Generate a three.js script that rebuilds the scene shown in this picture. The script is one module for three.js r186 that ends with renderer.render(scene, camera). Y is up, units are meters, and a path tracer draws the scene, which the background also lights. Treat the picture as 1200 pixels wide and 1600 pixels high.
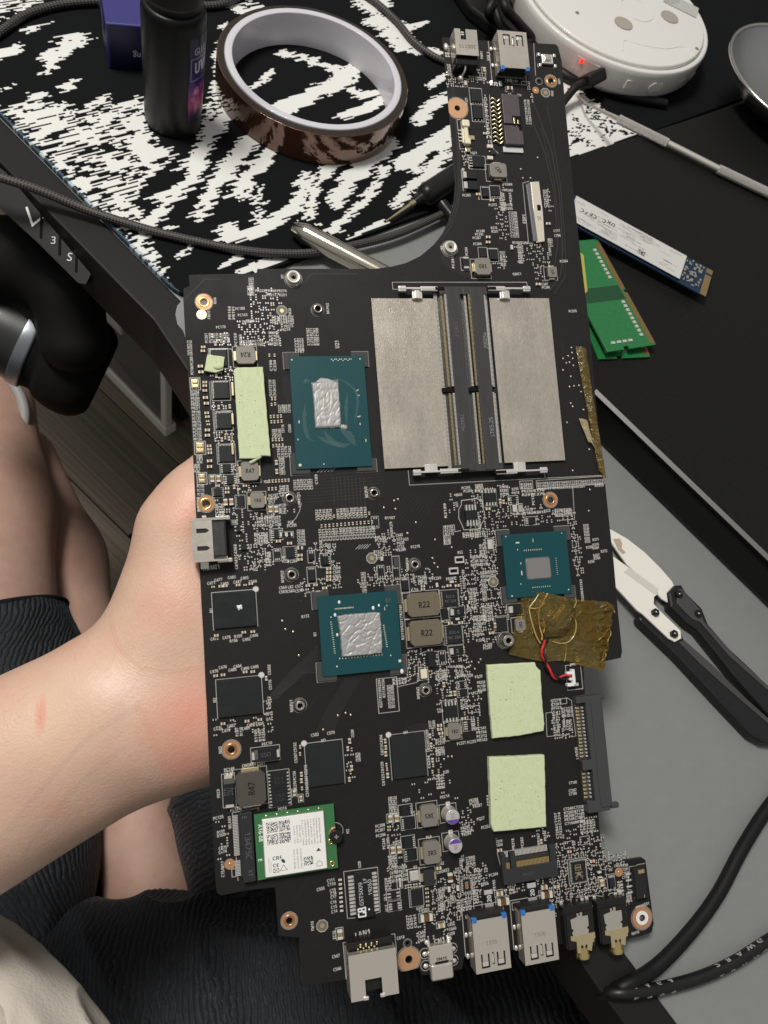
import * as THREE from 'three';
import { mergeGeometries, mergeVertices } from 'three/addons/utils/BufferGeometryUtils.js';
import { RoundedBoxGeometry } from 'three/addons/geometries/RoundedBoxGeometry.js';
import { RectAreaLightUniformsLib } from 'three/addons/lights/RectAreaLightUniformsLib.js';

// ------------------------------------------------------------------ camera, light, exposure
// The desk top is y = 0. Lens and tilt come from the vanishing lines of the circuit board and the rim of the tape roll.
const V = (x, y, z) => new THREE.Vector3(x, y, z);
const LENS = 1201, CX = 600, CY = 800, CAM_Y = 0.294;
const deskN = V(.244, .43, .869).normalize();
const ex = V(1, 0, 0).addScaledVector(deskN, -deskN.x).normalize(), ez = V().crossVectors(ex, deskN);
const toWorld = (v) => V(v.dot(ex), v.dot(deskN), v.dot(ez));
const scene = new THREE.Scene();
const camera = new THREE.PerspectiveCamera(2 * Math.atan(800 / LENS) * 180 / Math.PI, .75, .01, 30);
camera.position.set(0, CAM_Y, 0);
camera.quaternion.setFromRotationMatrix(new THREE.Matrix4().makeBasis(toWorld(V(1, 0, 0)), toWorld(V(0, 1, 0)), toWorld(V(0, 0, 1))));
camera.focus = .285; camera.userData.fStop = 30;
{ // the room's own light: a pale lit ceiling, dimmer walls, a dark floor, the same all round
  const W = 64, H = 64, a = new Float32Array(W * H * 4);
  for (let y = 0; y < H; y++) for (let x = 0; x < W; x++) { const up = Math.sin(((y + .5) / H - .5) * Math.PI), t = Math.min(1, Math.max(0, (up + .35) / 1.05)), k = .02 + .29 * t * t * (3 - 2 * t); a.set([k, k * .975, k * .94, 1], (y * W + x) * 4); }
  const room = new THREE.DataTexture(a, W, H, THREE.RGBAFormat, THREE.FloatType); room.mapping = THREE.EquirectangularReflectionMapping; room.magFilter = THREE.LinearFilter; room.needsUpdate = true;
  scene.background = room; scene.environment = room;
}
const renderer = new THREE.WebGLRenderer();
renderer.toneMapping = THREE.LinearToneMapping; renderer.toneMappingExposure = 1.07;
renderer.shadowMap.enabled = true;
RectAreaLightUniformsLib.init();
const lamp = new THREE.RectAreaLight(new THREE.Color(1, .96, .9), 47, .34, .34);
lamp.position.set(-.44, 1.35, -.44); lamp.lookAt(.02, 0, -.16); lamp.name = 'ceiling_lamp_light';
scene.add(lamp);

// ------------------------------------------------------------------ helpers
let seed = 7;
const rnd = () => { seed = (seed * 1664525 + 1013904223) % 4294967296; return seed / 4294967296; };
const rr = (a, b) => a + (b - a) * rnd();
const clamp = (x, a = 0, b = 1) => Math.min(b, Math.max(a, x)), lerp = (a, b, t) => a + (b - a) * t;
const sstep = (a, b, x) => { const t = clamp((x - a) / (b - a)); return t * t * (3 - 2 * t); };
const hash = (x, y, z = 0) => { let h = Math.imul(x | 0, 374761393) ^ Math.imul(y | 0, 668265263) ^ Math.imul(z | 0, 2147483647 - 91); h = Math.imul(h ^ (h >>> 13), 1274126177); return ((h ^ (h >>> 16)) >>> 0) / 4294967296; };
function noise(x, y, z = 0) {
  const xi = Math.floor(x), yi = Math.floor(y), zi = Math.floor(z), f = (t) => t * t * (3 - 2 * t), u = f(x - xi), v = f(y - yi), w = f(z - zi);
  const c = (a, b, d) => hash(xi + a, yi + b, zi + d);
  return lerp(lerp(lerp(c(0, 0, 0), c(1, 0, 0), u), lerp(c(0, 1, 0), c(1, 1, 0), u), v), lerp(lerp(c(0, 0, 1), c(1, 0, 1), u), lerp(c(0, 1, 1), c(1, 1, 1), u), v), w);
}
const fbm = (x, y, z = 0, o = 4) => { let s = 0, a = .5, f = 1; for (let i = 0; i < o; i++) { s += a * noise(x * f, y * f, z * f + i * 7); a *= .5; f *= 2.03; } return s; };

const names = {};
const numbered = (n) => { const k = names[n] = (names[n] ?? -1) + 1; return k ? n + '_' + String(k).padStart(3, '0') : n; };
function tag(o, label, category, group, kind) {
  if (label) o.userData.label = label;
  if (category) o.userData.category = category;
  if (group) o.userData.group = group;
  if (kind) o.userData.kind = kind;
  return o;
}
function thing(name, label, category, pos = [0, 0, 0], group) {
  const o = new THREE.Group(); o.name = numbered(name); o.position.set(...pos); scene.add(o);
  return tag(o, label, category, group);
}
// one mesh out of geometries; `scale` turns millimetres into metres
function mesh(name, geos, mat, parent, scale = .001) {
  let g = Array.isArray(geos) ? (geos.length > 1 ? mergeGeometries(geos.map(plain)) : geos[0]) : geos;
  if (!g) throw new Error('no geometry ' + name);
  if (scale !== 1) { g = g.clone(); g.scale(scale, scale, scale); }
  const m = new THREE.Mesh(g, mat); m.name = parent ? name : numbered(name); m.castShadow = m.receiveShadow = true;
  (parent ?? scene).add(m);
  return m;
}
function plain(g) { // only position, normal, uv (and colour), not indexed, so that anything merges
  const o = g.index ? g.toNonIndexed() : g.clone();
  for (const k of Object.keys(o.attributes)) if (!['position', 'normal', 'uv', 'color'].includes(k)) o.deleteAttribute(k);
  if (!o.attributes.uv) o.setAttribute('uv', new THREE.BufferAttribute(new Float32Array(o.attributes.position.count * 2), 2));
  o.clearGroups();
  return o;
}
const shared = (name, g, mat, parent) => { const m = new THREE.Mesh(g, mat); m.name = name; m.castShadow = m.receiveShadow = true; parent.add(m); return m; };
const paint = (g, c) => { const n = g.attributes.position.count, a = new Float32Array(n * 3), k = new THREE.Color(c); for (let i = 0; i < n; i++) a.set([k.r, k.g, k.b], i * 3); g.setAttribute('color', new THREE.BufferAttribute(a, 3)); return g; };
const box3 = (x0, x1, y0, y1, z0, z1, r = 0) => {
  const g = r ? new RoundedBoxGeometry(x1 - x0, y1 - y0, z1 - z0, 2, Math.min(r, (x1 - x0) / 2.01, (y1 - y0) / 2.01, (z1 - z0) / 2.01)) : new THREE.BoxGeometry(x1 - x0, y1 - y0, z1 - z0);
  return g.translate((x0 + x1) / 2, (y0 + y1) / 2, (z0 + z1) / 2);
};
const shapeOf = (pts, holes = []) => { const s = new THREE.Shape(pts.map((p) => new THREE.Vector2(p[0], p[1]))); for (const h of holes) s.holes.push(new THREE.Path(h.map((p) => new THREE.Vector2(p[0], p[1])))); return s; };
const prism = (pts, z0, z1, holes = [], bevel = 0, curve = 6) => {
  const g = new THREE.ExtrudeGeometry(shapeOf(pts, holes), { depth: z1 - z0 - 2 * bevel, bevelEnabled: bevel > 0, bevelThickness: bevel, bevelSize: bevel, bevelOffset: -bevel, bevelSegments: 2, curveSegments: curve });
  const uv = g.attributes.uv, k = Math.abs(z1 - z0) < .05 ? 30 : .033; for (let i = 0; i < uv.count; i++) uv.setXY(i, uv.getX(i) * k, uv.getY(i) * k);
  return g.translate(0, 0, z0 + bevel);
};
const ringPts = (cx, cy, r, n = 24, a0 = 0, a1 = Math.PI * 2) => Array.from({ length: n }, (_, i) => { const a = a0 + (a1 - a0) * i / (Math.abs(a1 - a0) > 6.2 ? n : n - 1); return [cx + r * Math.cos(a), cy + r * Math.sin(a)]; });
const tube = (pts, r, seg = 60, sides = 10, closed = false) => new THREE.TubeGeometry(new THREE.CatmullRomCurve3(pts.map((p) => p.isVector3 ? p : V(...p)), closed, 'centripetal'), seg, r, sides, closed);
const planarUV = (g, x0, y0, w, h, ax = 'x', ay = 'y') => { const p = g.attributes.position, u = new Float32Array(p.count * 2), get = { x: (i) => p.getX(i), y: (i) => p.getY(i), z: (i) => p.getZ(i) }; for (let i = 0; i < p.count; i++) { u[i * 2] = (get[ax](i) - x0) / w; u[i * 2 + 1] = (get[ay](i) - y0) / h; } g.setAttribute('uv', new THREE.BufferAttribute(u, 2)); return g; };
function canvasTex(w, h, draw, { srgb = true, repeat } = {}) {
  const c = document.createElement('canvas'); c.width = w; c.height = h;
  const x = c.getContext('2d'); draw(x, w, h);
  const t = new THREE.CanvasTexture(c); t.colorSpace = srgb ? THREE.SRGBColorSpace : THREE.NoColorSpace;
  t.magFilter = THREE.LinearFilter;
  if (repeat) { t.wrapS = t.wrapT = THREE.RepeatWrapping; t.repeat.set(...repeat); }
  return t;
}
function dataTex(w, h, f, { srgb = false, repeat } = {}) { // f(x, y) gives [r, g, b] in 0..1
  const a = new Uint8Array(w * h * 4);
  for (let y = 0; y < h; y++) for (let x = 0; x < w; x++) { const c = f(x, y); a.set([clamp(c[0]) * 255, clamp(c[1]) * 255, clamp(c[2]) * 255, 255], (y * w + x) * 4); }
  const t = new THREE.DataTexture(a, w, h); t.magFilter = THREE.LinearFilter; t.colorSpace = srgb ? THREE.SRGBColorSpace : THREE.NoColorSpace;
  t.wrapS = t.wrapT = THREE.RepeatWrapping; if (repeat) t.repeat.set(...repeat); t.needsUpdate = true;
  return t;
}
// tiling noise (value noise wrapped on a grid)
function tileNoise(N, cells, oct = 4, k = 0) {
  const out = new Float32Array(N * N); let amp = 1, tot = 0;
  for (let o = 0; o < oct; o++, cells *= 2, amp *= .55) {
    tot += amp;
    for (let y = 0; y < N; y++) for (let x = 0; x < N; x++) {
      const fx = x / N * cells, fy = y / N * cells, xi = Math.floor(fx), yi = Math.floor(fy), s = (t) => t * t * (3 - 2 * t), u = s(fx - xi), v = s(fy - yi), h = (a, b) => hash((xi + a) % cells, (yi + b) % cells, k + o * 13);
      out[y * N + x] += amp * lerp(lerp(h(0, 0), h(1, 0), u), lerp(h(0, 1), h(1, 1), u), v);
    }
  }
  return out.map((q) => q / tot);
}
const grainN = tileNoise(256, 32, 4), cloudN = tileNoise(256, 5, 5, 9);
const grainBump = dataTex(256, 256, (x, y) => Array(3).fill(grainN[y * 256 + x]));
const smudge = dataTex(256, 256, (x, y) => Array(3).fill(clamp(.35 + .6 * cloudN[y * 256 + x] + .25 * (grainN[y * 256 + x] - .5))));
const rep = (t, a, b = a) => { const c = t.clone(); c.wrapS = c.wrapT = THREE.RepeatWrapping; c.repeat.set(a, b); return c; };
const lin = (r, g = r, b = r) => new THREE.Color().setRGB(r, g, b);
const std = (c, roughness = .5, metalness = 0, more = {}) => { const color = Array.isArray(c) ? lin(...c) : typeof c === 'number' && c <= 1 ? lin(c) : new THREE.Color(c); return new THREE.MeshPhysicalMaterial({ color, roughness, metalness, specularIntensity: metalness < .2 && color.g < .04 ? .55 : 1, ...more }); };
const phys = (c, roughness, metalness, more) => new THREE.MeshPhysicalMaterial({ color: Array.isArray(c) ? lin(...c) : typeof c === 'number' && c <= 1 ? lin(c) : c, roughness, metalness, ...more });

// ------------------------------------------------------------------ where things stand: rays of the photograph meet the planes the things lie on
const rayW = (x, y) => toWorld(V((x - CX) / LENS, -(y - CY) / LENS, -1));
const eye = V(0, CAM_Y, 0);
const onY = (x, y, h = 0) => { const d = rayW(x, y); return eye.clone().addScaledVector(d, (h - CAM_Y) / d.y); };
const atDepth = (x, y, z) => eye.clone().addScaledVector(rayW(x, y), z);
const boardX = toWorld(V(.97444888, .0561892, -.2174676)), boardY = toWorld(V(-.07783398, .9926868, -.09227562)), boardZ = toWorld(V(.21069233, .10684424, .97169597));
const BOARD_D = .270;
const hitBoard = (x, y, w) => { const d = rayW(x, y); return eye.clone().addScaledVector(d, (-BOARD_D + w * .001) / d.dot(boardZ)); };
const boardO = hitBoard(620, 800, 0);
const boardQ = new THREE.Quaternion().setFromRotationMatrix(new THREE.Matrix4().makeBasis(boardX, boardY, boardZ));
// photograph point -> millimetres on the board, at a height w (mm) above its face
const q = (x, y, w = 0) => { const p = hitBoard(x, y, w).sub(boardO); return [p.dot(boardX) * 1000, p.dot(boardY) * 1000]; };
const toBoard = (u, v, w = 0) => boardO.clone().addScaledVector(boardX, u * .001).addScaledVector(boardY, v * .001).addScaledVector(boardZ, w * .001);
// a thing that lies on the board: its group stands at (u, v) with the board's tilt
function onBoard(name, label, category, u = 0, v = 0, group, w = 0) {
  const o = thing(name, label, category, toBoard(u, v, w).toArray(), group); o.quaternion.copy(boardQ); o.userData = { ...o.userData };
  return o;
}
// rectangle of the photograph at height w -> [u0, u1, v0, v1]
const rect = (x0, y0, x1, y1, w = 0) => { const a = q(x0, y0, w), b = q(x1, y1, w); return [Math.min(a[0], b[0]), Math.max(a[0], b[0]), Math.min(a[1], b[1]), Math.max(a[1], b[1])]; };
const polyQ = (pts, w = 0) => pts.map((p) => q(p[0], p[1], w));
const smin = (a, b, k) => { const h = Math.max(k - Math.abs(a - b), 0) / k; return Math.min(a, b) - h * h * k * .25; };
const cone = (a, b, ra, rb) => ({ a, b, ra, rb });
function sdCone(p, c) { const abx = c.b.x - c.a.x, aby = c.b.y - c.a.y, abz = c.b.z - c.a.z, t = clamp(((p.x - c.a.x) * abx + (p.y - c.a.y) * aby + (p.z - c.a.z) * abz) / (abx * abx + aby * aby + abz * abz + 1e-12)); return Math.hypot(p.x - c.a.x - t * abx, p.y - c.a.y - t * aby, p.z - c.a.z - t * abz) - lerp(c.ra, c.rb, t * t * (3 - 2 * t) * .5 + t * .5); }
function surfaceNets(f, lo, hi, h) { // smooth closed surface of f = 0
  const n = [0, 1, 2].map((k) => Math.ceil((hi[k] - lo[k]) / h) + 1), [nx, ny, nz] = n, F = new Float32Array(nx * ny * nz), p = V(), id = (i, j, k) => (k * ny + j) * nx + i;
  for (let k = 0; k < nz; k++) for (let j = 0; j < ny; j++) for (let i = 0; i < nx; i++) { p.set(lo[0] + i * h, lo[1] + j * h, lo[2] + k * h); F[id(i, j, k)] = f(p); }
  const vid = new Int32Array(nx * ny * nz).fill(-1), pos = [], idx = [];
  const C = [[0, 0, 0], [1, 0, 0], [0, 1, 0], [1, 1, 0], [0, 0, 1], [1, 0, 1], [0, 1, 1], [1, 1, 1]], E = [[0, 1], [2, 3], [4, 5], [6, 7], [0, 2], [1, 3], [4, 6], [5, 7], [0, 4], [1, 5], [2, 6], [3, 7]];
  for (let k = 0; k < nz - 1; k++) for (let j = 0; j < ny - 1; j++) for (let i = 0; i < nx - 1; i++) { const v = C.map(([a, b, c]) => F[id(i + a, j + b, k + c)]); let m = 0; v.forEach((x) => { if (x < 0) m++; }); if (m === 0 || m === 8) continue; let x = 0, y = 0, z = 0, c = 0; for (const [a, b] of E) if ((v[a] < 0) !== (v[b] < 0)) { const t = v[a] / (v[a] - v[b]); x += lerp(C[a][0], C[b][0], t); y += lerp(C[a][1], C[b][1], t); z += lerp(C[a][2], C[b][2], t); c++; } vid[id(i, j, k)] = pos.length / 3; pos.push(lo[0] + (i + x / c) * h, lo[1] + (j + y / c) * h, lo[2] + (k + z / c) * h); }
  const quad = (a, b, c, d, flip) => { if (a < 0 || b < 0 || c < 0 || d < 0) return; flip ? idx.push(a, c, b, b, c, d) : idx.push(a, b, c, b, d, c); };
  for (let k = 1; k < nz - 1; k++) for (let j = 1; j < ny - 1; j++) for (let i = 1; i < nx - 1; i++) { const s = F[id(i, j, k)] < 0; if (s !== F[id(i + 1, j, k)] < 0) quad(vid[id(i, j - 1, k - 1)], vid[id(i, j, k - 1)], vid[id(i, j - 1, k)], vid[id(i, j, k)], !s); if (s !== F[id(i, j + 1, k)] < 0) quad(vid[id(i - 1, j, k - 1)], vid[id(i, j, k - 1)], vid[id(i - 1, j, k)], vid[id(i, j, k)], s); if (s !== F[id(i, j, k + 1)] < 0) quad(vid[id(i - 1, j - 1, k)], vid[id(i, j - 1, k)], vid[id(i - 1, j, k)], vid[id(i, j, k)], !s); }
  const nor = new Float32Array(pos.length), e = h * .6; for (let i = 0; i < pos.length; i += 3) { const x = pos[i], y = pos[i + 1], z = pos[i + 2], g = V(f(p.set(x + e, y, z)) - f(p.set(x - e, y, z)), f(p.set(x, y + e, z)) - f(p.set(x, y - e, z)), f(p.set(x, y, z + e)) - f(p.set(x, y, z - e))).normalize(); nor[i] = g.x; nor[i + 1] = g.y; nor[i + 2] = g.z; }
  const g = new THREE.BufferGeometry(); g.setAttribute('position', new THREE.Float32BufferAttribute(pos, 3)); g.setAttribute('normal', new THREE.BufferAttribute(nor, 3)); g.setIndex(idx); return g;
}
const bounds = (cs, m) => { const lo = [9, 9, 9], hi = [-9, -9, -9]; for (const c of cs) for (const [p, r] of [[c.a, c.ra], [c.b, c.rb]]) [p.x, p.y, p.z].forEach((v, k) => { lo[k] = Math.min(lo[k], v - r - m); hi[k] = Math.max(hi[k], v + r + m); }); return [lo, hi]; };
// ------------------------------------------------------------------ floor, desk, mouse pad
const FLOOR = -.72;
{
  const floor = new THREE.Group(); floor.name = 'floor'; floor.position.set(0, FLOOR, 0); tag(floor, 'dim grey brown wooden floor below the desk', null, null, 'structure'); scene.add(floor);
  mesh('underlay', new THREE.BoxGeometry(5, .02, 5).translate(0, -.03, 0), std(.03, .9), floor, 1);
  const dirA = onY(270, 492).sub(onY(0, 244)).normalize(), ang = Math.atan2(-dirA.z, dirA.x), g = box3(-.6, .6, -.018, 0, -.0625, .0625, .002);
  const wood = (k) => { const t = canvasTex(512, 128, (c, w, h) => { c.fillStyle = ['#7a7062', '#6c6256', '#827766'][k]; c.fillRect(0, 0, w, h); for (let i = 0; i < 260; i++) { c.strokeStyle = `rgba(${rnd() < .5 ? '58,50,40' : '150,138,120'},${rr(.05, .22)})`; c.lineWidth = rr(.5, 2.4); const y = rnd() * h; c.beginPath(); c.moveTo(0, y); c.bezierCurveTo(w * .3, y + rr(-6, 6), w * .6, y + rr(-6, 6), w, y + rr(-8, 8)); c.stroke(); } }); return new THREE.MeshStandardMaterial({ map: t, roughness: .55 }); };
  const woods = [wood(0), wood(1), wood(2)]; planarUV(g, -.6, -.0625, 1.2, .125, 'x', 'z');
  const c0 = onY(180, 720, FLOOR);
  for (let i = -9; i < 10; i++) for (let j = -1; j < 2; j++) { const m = shared('plank', g, woods[(i * 7 + j * 5 + 70) % 3], floor), s = j * 1.204 + ((i * 37) % 10) * .12 - .5, t = i * .1265; m.rotation.y = ang; m.position.set(c0.x + Math.cos(ang) * s + Math.sin(ang) * t, 0, c0.z - Math.sin(ang) * s + Math.cos(ang) * t); }
}
const xz = (p) => [p.x, -p.z];
// a flat slab on the desk: points in the photograph at height y1, from y0 up to y1 (metres)
function slab(pts, y0, y1, bevel = 0, origin = V(), curve) { const g = prism(pts.map((p) => p.isVector3 ? xz(p) : xz(onY(p[0], p[1], y1))).map(([a, b]) => [a - origin.x, b + origin.z]), y0, y1, [], bevel); return fixWinding(g).rotateX(-Math.PI / 2); }
function fixWinding(g) { return g; }
const midOf = (pts, y) => { const c = V(); pts.forEach((p) => c.add(p.isVector3 ? p : onY(p[0], p[1], y))); c.divideScalar(pts.length); c.y = 0; return c; };
const edgeA = onY(0, 186), edgeB = onY(290, 479), edgeDir = edgeB.clone().sub(edgeA).normalize(), edgeC = onY(975, 1490), edgeD = onY(1057, 1600), edgeDir2 = edgeD.clone().sub(edgeC).normalize();
{
  const P = [edgeA.clone().addScaledVector(edgeDir, -.5), edgeB, edgeC, edgeD.clone().addScaledVector(edgeDir2, .3), V(1.3, 0, .45), V(1.3, 0, -1.2), V(-.3, 0, -1.2)];
  const desk = thing('desk', 'grey desk with a black edge, everything else lies on it', 'desk', [.4, 0, -.4]), O = V(.4, 0, -.4);
  const top = canvasTex(1024, 1024, (c, w, h) => { c.fillStyle = '#7f8180'; c.fillRect(0, 0, w, h); const im = c.getImageData(0, 0, w, h); for (let i = 0; i < w * h; i++) { const x = i % w, y = i / w | 0, n = (grainN[(y & 255) * 256 + (x & 255)] - .5) * 8 + (cloudN[(y >> 2 & 255) * 256 + (x >> 2 & 255)] - .5) * 5; for (let k = 0; k < 3; k++) im.data[i * 4 + k] += n; } c.putImageData(im, 0, 0); for (let i = 0; i < 260; i++) { c.fillStyle = `rgba(${rnd() < .6 ? '196,196,190' : '40,40,40'},${rr(.2, .7)})`; c.fillRect(rnd() * w, rnd() * h, rr(.6, 2.2), rr(.6, 1.6)); } for (let i = 0; i < 60; i++) { c.strokeStyle = `rgba(170,172,172,${rr(.05, .25)})`; c.lineWidth = rr(.4, 1); c.beginPath(); const x = rnd() * w, y = rnd() * h; c.moveTo(x, y); c.quadraticCurveTo(x + rr(-20, 20), y + rr(-20, 20), x + rr(-50, 50), y + rr(-50, 50)); c.stroke(); } }, { repeat: [2.2, 2.2] });
  top.wrapS = top.wrapT = THREE.RepeatWrapping;
  const m = mesh('desktop', slab(P, -.028, 0, .001, O), new THREE.MeshStandardMaterial({ map: top, roughness: .5, bumpMap: rep(grainBump, 14), bumpScale: 2e-5 }), desk, 1);
  const band = std([.010, .0098, .0095], .5);
  const run = P.slice(0, 4), off = run.map((p, i) => { const d = (run[i + 1] ?? p).clone().sub(run[i - 1] ?? p).normalize(); return p.clone().add(V(d.z, 0, -d.x).multiplyScalar(i === 1 ? -.0175 : -.0165)); });
  mesh('edge_band', slab([...run, ...off.reverse()], -.032, .0012, .0012, O), band, desk, 1);
  mesh('desk_leg', box3(.3, .36, FLOOR + .0, -.03, -.3, -.24, .004), band, desk, 1); mesh('desk_leg', box3(.3, .36, FLOOR, -.03, .42, .48, .004), band, desk, 1);
}
const padC = onY(288, 476), padA = onY(1132, 168).sub(padC).setY(0).normalize(), padB = onY(0, 184).sub(padC).setY(0).normalize();
{
  const W = .62, H = .62, origin = padC.clone(), at = (s, t) => padC.clone().addScaledVector(padA, s).addScaledVector(padB, t);
  const pad = thing('mouse_pad', 'black cloth mouse pad printed with white jagged streaks', 'mouse pad', [padC.x, 0, padC.z]);
  const inv = (x, y) => { const p = onY(x, y, .003).sub(padC), aa = padA.dot(padB), pa = p.dot(padA), pb = p.dot(padB), k = 1 - aa * aa; return [(pa - aa * pb) / k, (pb - aa * pa) / k]; };
  const Z1 = (s) => s.map(([x, y]) => inv(x / 2.667, y / 2.667)), Z2 = (s) => s.map(([x, y]) => inv(350 + x / 3, y / 3)), Z4 = (s) => s.map(([x, y]) => inv(820 + x / 3.158, y / 3.158));
  const polys = [[Z1([[245, 150], [340, 135], [375, 165], [330, 200], [270, 235], [225, 290], [130, 335], [200, 270], [150, 235], [235, 190]]), 1], [Z1([[255, 350], [340, 318], [300, 375], [250, 388]]), 1], [Z1([[-40, 210], [60, 195], [120, 165], [60, 225], [-40, 265]]), 1], [Z1([[-60, -60], [170, -30], [140, 40], [60, 60], [0, 95], [-60, 100]]), .6], [Z1([[90, 130], [130, 110], [205, 92], [130, 140]]), 1], [Z1([[0, 375], [55, 345], [0, 400]]), 1],
    [Z1([[-60, 440], [90, 430], [130, 380], [190, 378], [180, 420], [300, 420], [310, 405], [290, 470], [380, 430], [480, 375], [450, 450], [590, 390], [605, 520], [620, 590], [730, 650], [650, 720], [560, 800], [570, 860], [640, 1010], [520, 960], [420, 890], [280, 750], [130, 600], [-60, 470]]), .56], [Z1([[540, 500], [600, 420], [615, 575], [720, 640], [600, 690], [560, 610]]), .93], [Z1([[150, 430], [230, 430], [330, 500], [200, 560], [90, 500]]), .8], [Z1([[600, 970], [640, 1010], [660, 1100], [700, 1170], [650, 1150], [540, 1020], [560, 980]]), .8],
    [Z2([[560, -40], [790, 5], [800, 20], [720, 55], [790, 90], [870, 112], [970, 95], [940, 115], [870, 150], [900, 200], [1030, 240], [1035, 275], [800, 240], [730, 160], [740, 140], [640, 105], [700, 75], [640, 40]]), .97], [Z4([[195, 395], [235, 400], [330, 500], [450, 590], [560, 655], [400, 720], [225, 775], [150, 780], [150, 400]]), .95], [Z2([[330, 1200], [150, 1275], [40, 1275], [180, 1215]]), .9], [Z2([[0, 1215], [130, 1175], [60, 1230], [0, 1250]]), .9], [Z2([[60, -60], [150, -20], [180, 40], [130, 70], [40, 60], [0, 10]]), .6], [Z2([[0, 100], [40, 105], [60, 140], [0, 175]]), .8]];
  const strokes = [...[[[[860, 520], [890, 420], [905, 320], [915, 180]], 30], [[[880, 560], [930, 500], [970, 430]], 60], [[[800, 680], [850, 620], [870, 520]], 55], [[[610, 945], [690, 850], [790, 760], [860, 680]], 46], [[[640, 830], [730, 790], [830, 690]], 30], [[[830, 900], [880, 790], [960, 690], [1030, 600]], 50], [[[740, 705], [790, 680], [870, 665]], 20], [[[440, 880], [560, 910]], 20], [[[690, 960], [720, 945]], 20], [[[770, 1060], [790, 1030]], 25]].map(([s, w]) => [Z1(s), w * .000062]), ...[[[[0, 830], [60, 720], [140, 650]], 70], [[[60, 920], [110, 830], [215, 715]], 60], [[[160, 880], [165, 1045]], 28], [[[0, 1120], [120, 1090], [200, 1060], [330, 970], [380, 820]], 62], [[[-20, 1080], [40, 1060]], 40], [[[395, 1010], [420, 880], [490, 780], [580, 740]], 46], [[[520, 950], [590, 840], [700, 740], [780, 670]], 74], [[[510, 1085], [600, 990], [700, 890], [750, 785]], 38], [[[800, 960], [870, 880], [940, 830]], 46], [[[905, 800], [930, 780]], 40], [[[815, 780], [920, 720], [1060, 610]], 80], [[[905, 575], [960, 500], [1040, 455]], 62], [[[950, 405], [1045, 350]], 40], [[[140, 410], [225, 335]], 30], [[[270, 510], [400, 450], [520, 390], [620, 320]], 80], [[[280, 245], [400, 280], [520, 330], [600, 380]], 60], [[[560, 400], [640, 450], [720, 430]], 46], [[[550, 545], [660, 510], [740, 465]], 52], [[[600, 1105], [740, 1045]], 26], [[[970, 820], [1000, 750], [1060, 720]], 50], [[[1010, 700], [1085, 660]], 36], [[[440, 1050], [470, 1045]], 14]].map(([s, w]) => [Z2(s), w * .000058])];
  const cuts = [[[300, 520], [415, 668]], [[225, 640], [330, 722]], [[240, 590], [300, 640]], [[225, 710], [270, 690]], [[340, 560], [440, 620]], [[420, 640], [520, 660]]].map(Z4);
  const inside = (P, x, y) => { let c = false; for (let i = 0, j = P.length - 1; i < P.length; j = i++) { const [xi, yi] = P[i], [xj, yj] = P[j]; if ((yi > y) !== (yj > y) && x < (xj - xi) * (y - yi) / (yj - yi) + xi) c = !c; } return c; };
  const near = (S, x, y) => { let d = 9; for (let i = 0; i + 1 < S.length; i++) { const [ax, ay] = S[i], [bx, by] = S[i + 1], t = clamp(((x - ax) * (bx - ax) + (y - ay) * (by - ay)) / ((bx - ax) ** 2 + (by - ay) ** 2)); d = Math.min(d, Math.hypot(x - ax - t * (bx - ax), y - ay - t * (by - ay))); } return d; };
  const N = 680, cell = W / N, white = (i, j) => { // rows run along the lower edge; each row is pushed along a little, which makes the steps
    const s = (i + .5) * cell, t = (j + .5) * cell, push = (hash(j, Math.floor(i / 12), 1) - .5) * .006 + (hash(j >> 1, Math.floor(i / 30), 2) - .5) * .005, S = s + push;
    for (const c of cuts) if (near(c, S, t) < .0013) return false;
    for (const [p, d] of polys) if (inside(p, S, t) && (d > .9 ? hash(i >> 1, j, 4) < .985 : hash(Math.floor((i + 13 * j) / (4 + (j % 5))), j, 5) * .6 + .4 * noise(s * 160, t * 330, 3) < d)) return true;
    for (const [p, w] of strokes) if (near(p, S, t) < w * (.7 + .6 * hash(j, Math.floor(i / 14), 7))) return true;
    return t > .26 && s > .12 && s + t > .5 && fbm(s * 22 + 5, t * 60, 2) > .60;
  };
  const tex = canvasTex(2040, 2040, (c) => { c.fillStyle = '#0d0f11'; c.fillRect(0, 0, 2040, 2040); c.fillStyle = '#e2e3df'; for (let j = 0; j < N; j++) for (let i = 0; i < N; i++) if (white(i, j)) c.fillRect(i * 3, 2040 - (j + 1) * 3, 3.3, 3.3); c.fillStyle = 'rgba(120,150,170,.7)'; for (let j = 0; j < N; j++) c.fillRect(0, j * 3, 3 + hash(j, 1) * 3, 2); });
  const weave = dataTex(128, 128, (x, y) => Array(3).fill(.5 + .25 * Math.sin(x * Math.PI / 4) * Math.sin(y * Math.PI / 4) + .3 * (grainN[y * 256 + x] - .5)), { repeat: [120, 120] });
  const corners = [at(0, 0), at(W, 0), at(W, H), at(0, H)], pts = []; // rounded corners
  corners.forEach((p, i) => { const a = corners[(i + 3) % 4], b = corners[(i + 1) % 4], da = a.clone().sub(p).normalize(), db = b.clone().sub(p).normalize(), r = .012; for (let k = 0; k <= 6; k++) { const t = k / 6; pts.push(p.clone().addScaledVector(da, r * (1 - t) ** 2).addScaledVector(db, r * t * t)); } });
  const g = slab(pts, .0003, .003, .0004, origin), pos = g.attributes.position, uv = new Float32Array(pos.count * 2), aa = padA.dot(padB), k = 1 - aa * aa;
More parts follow.
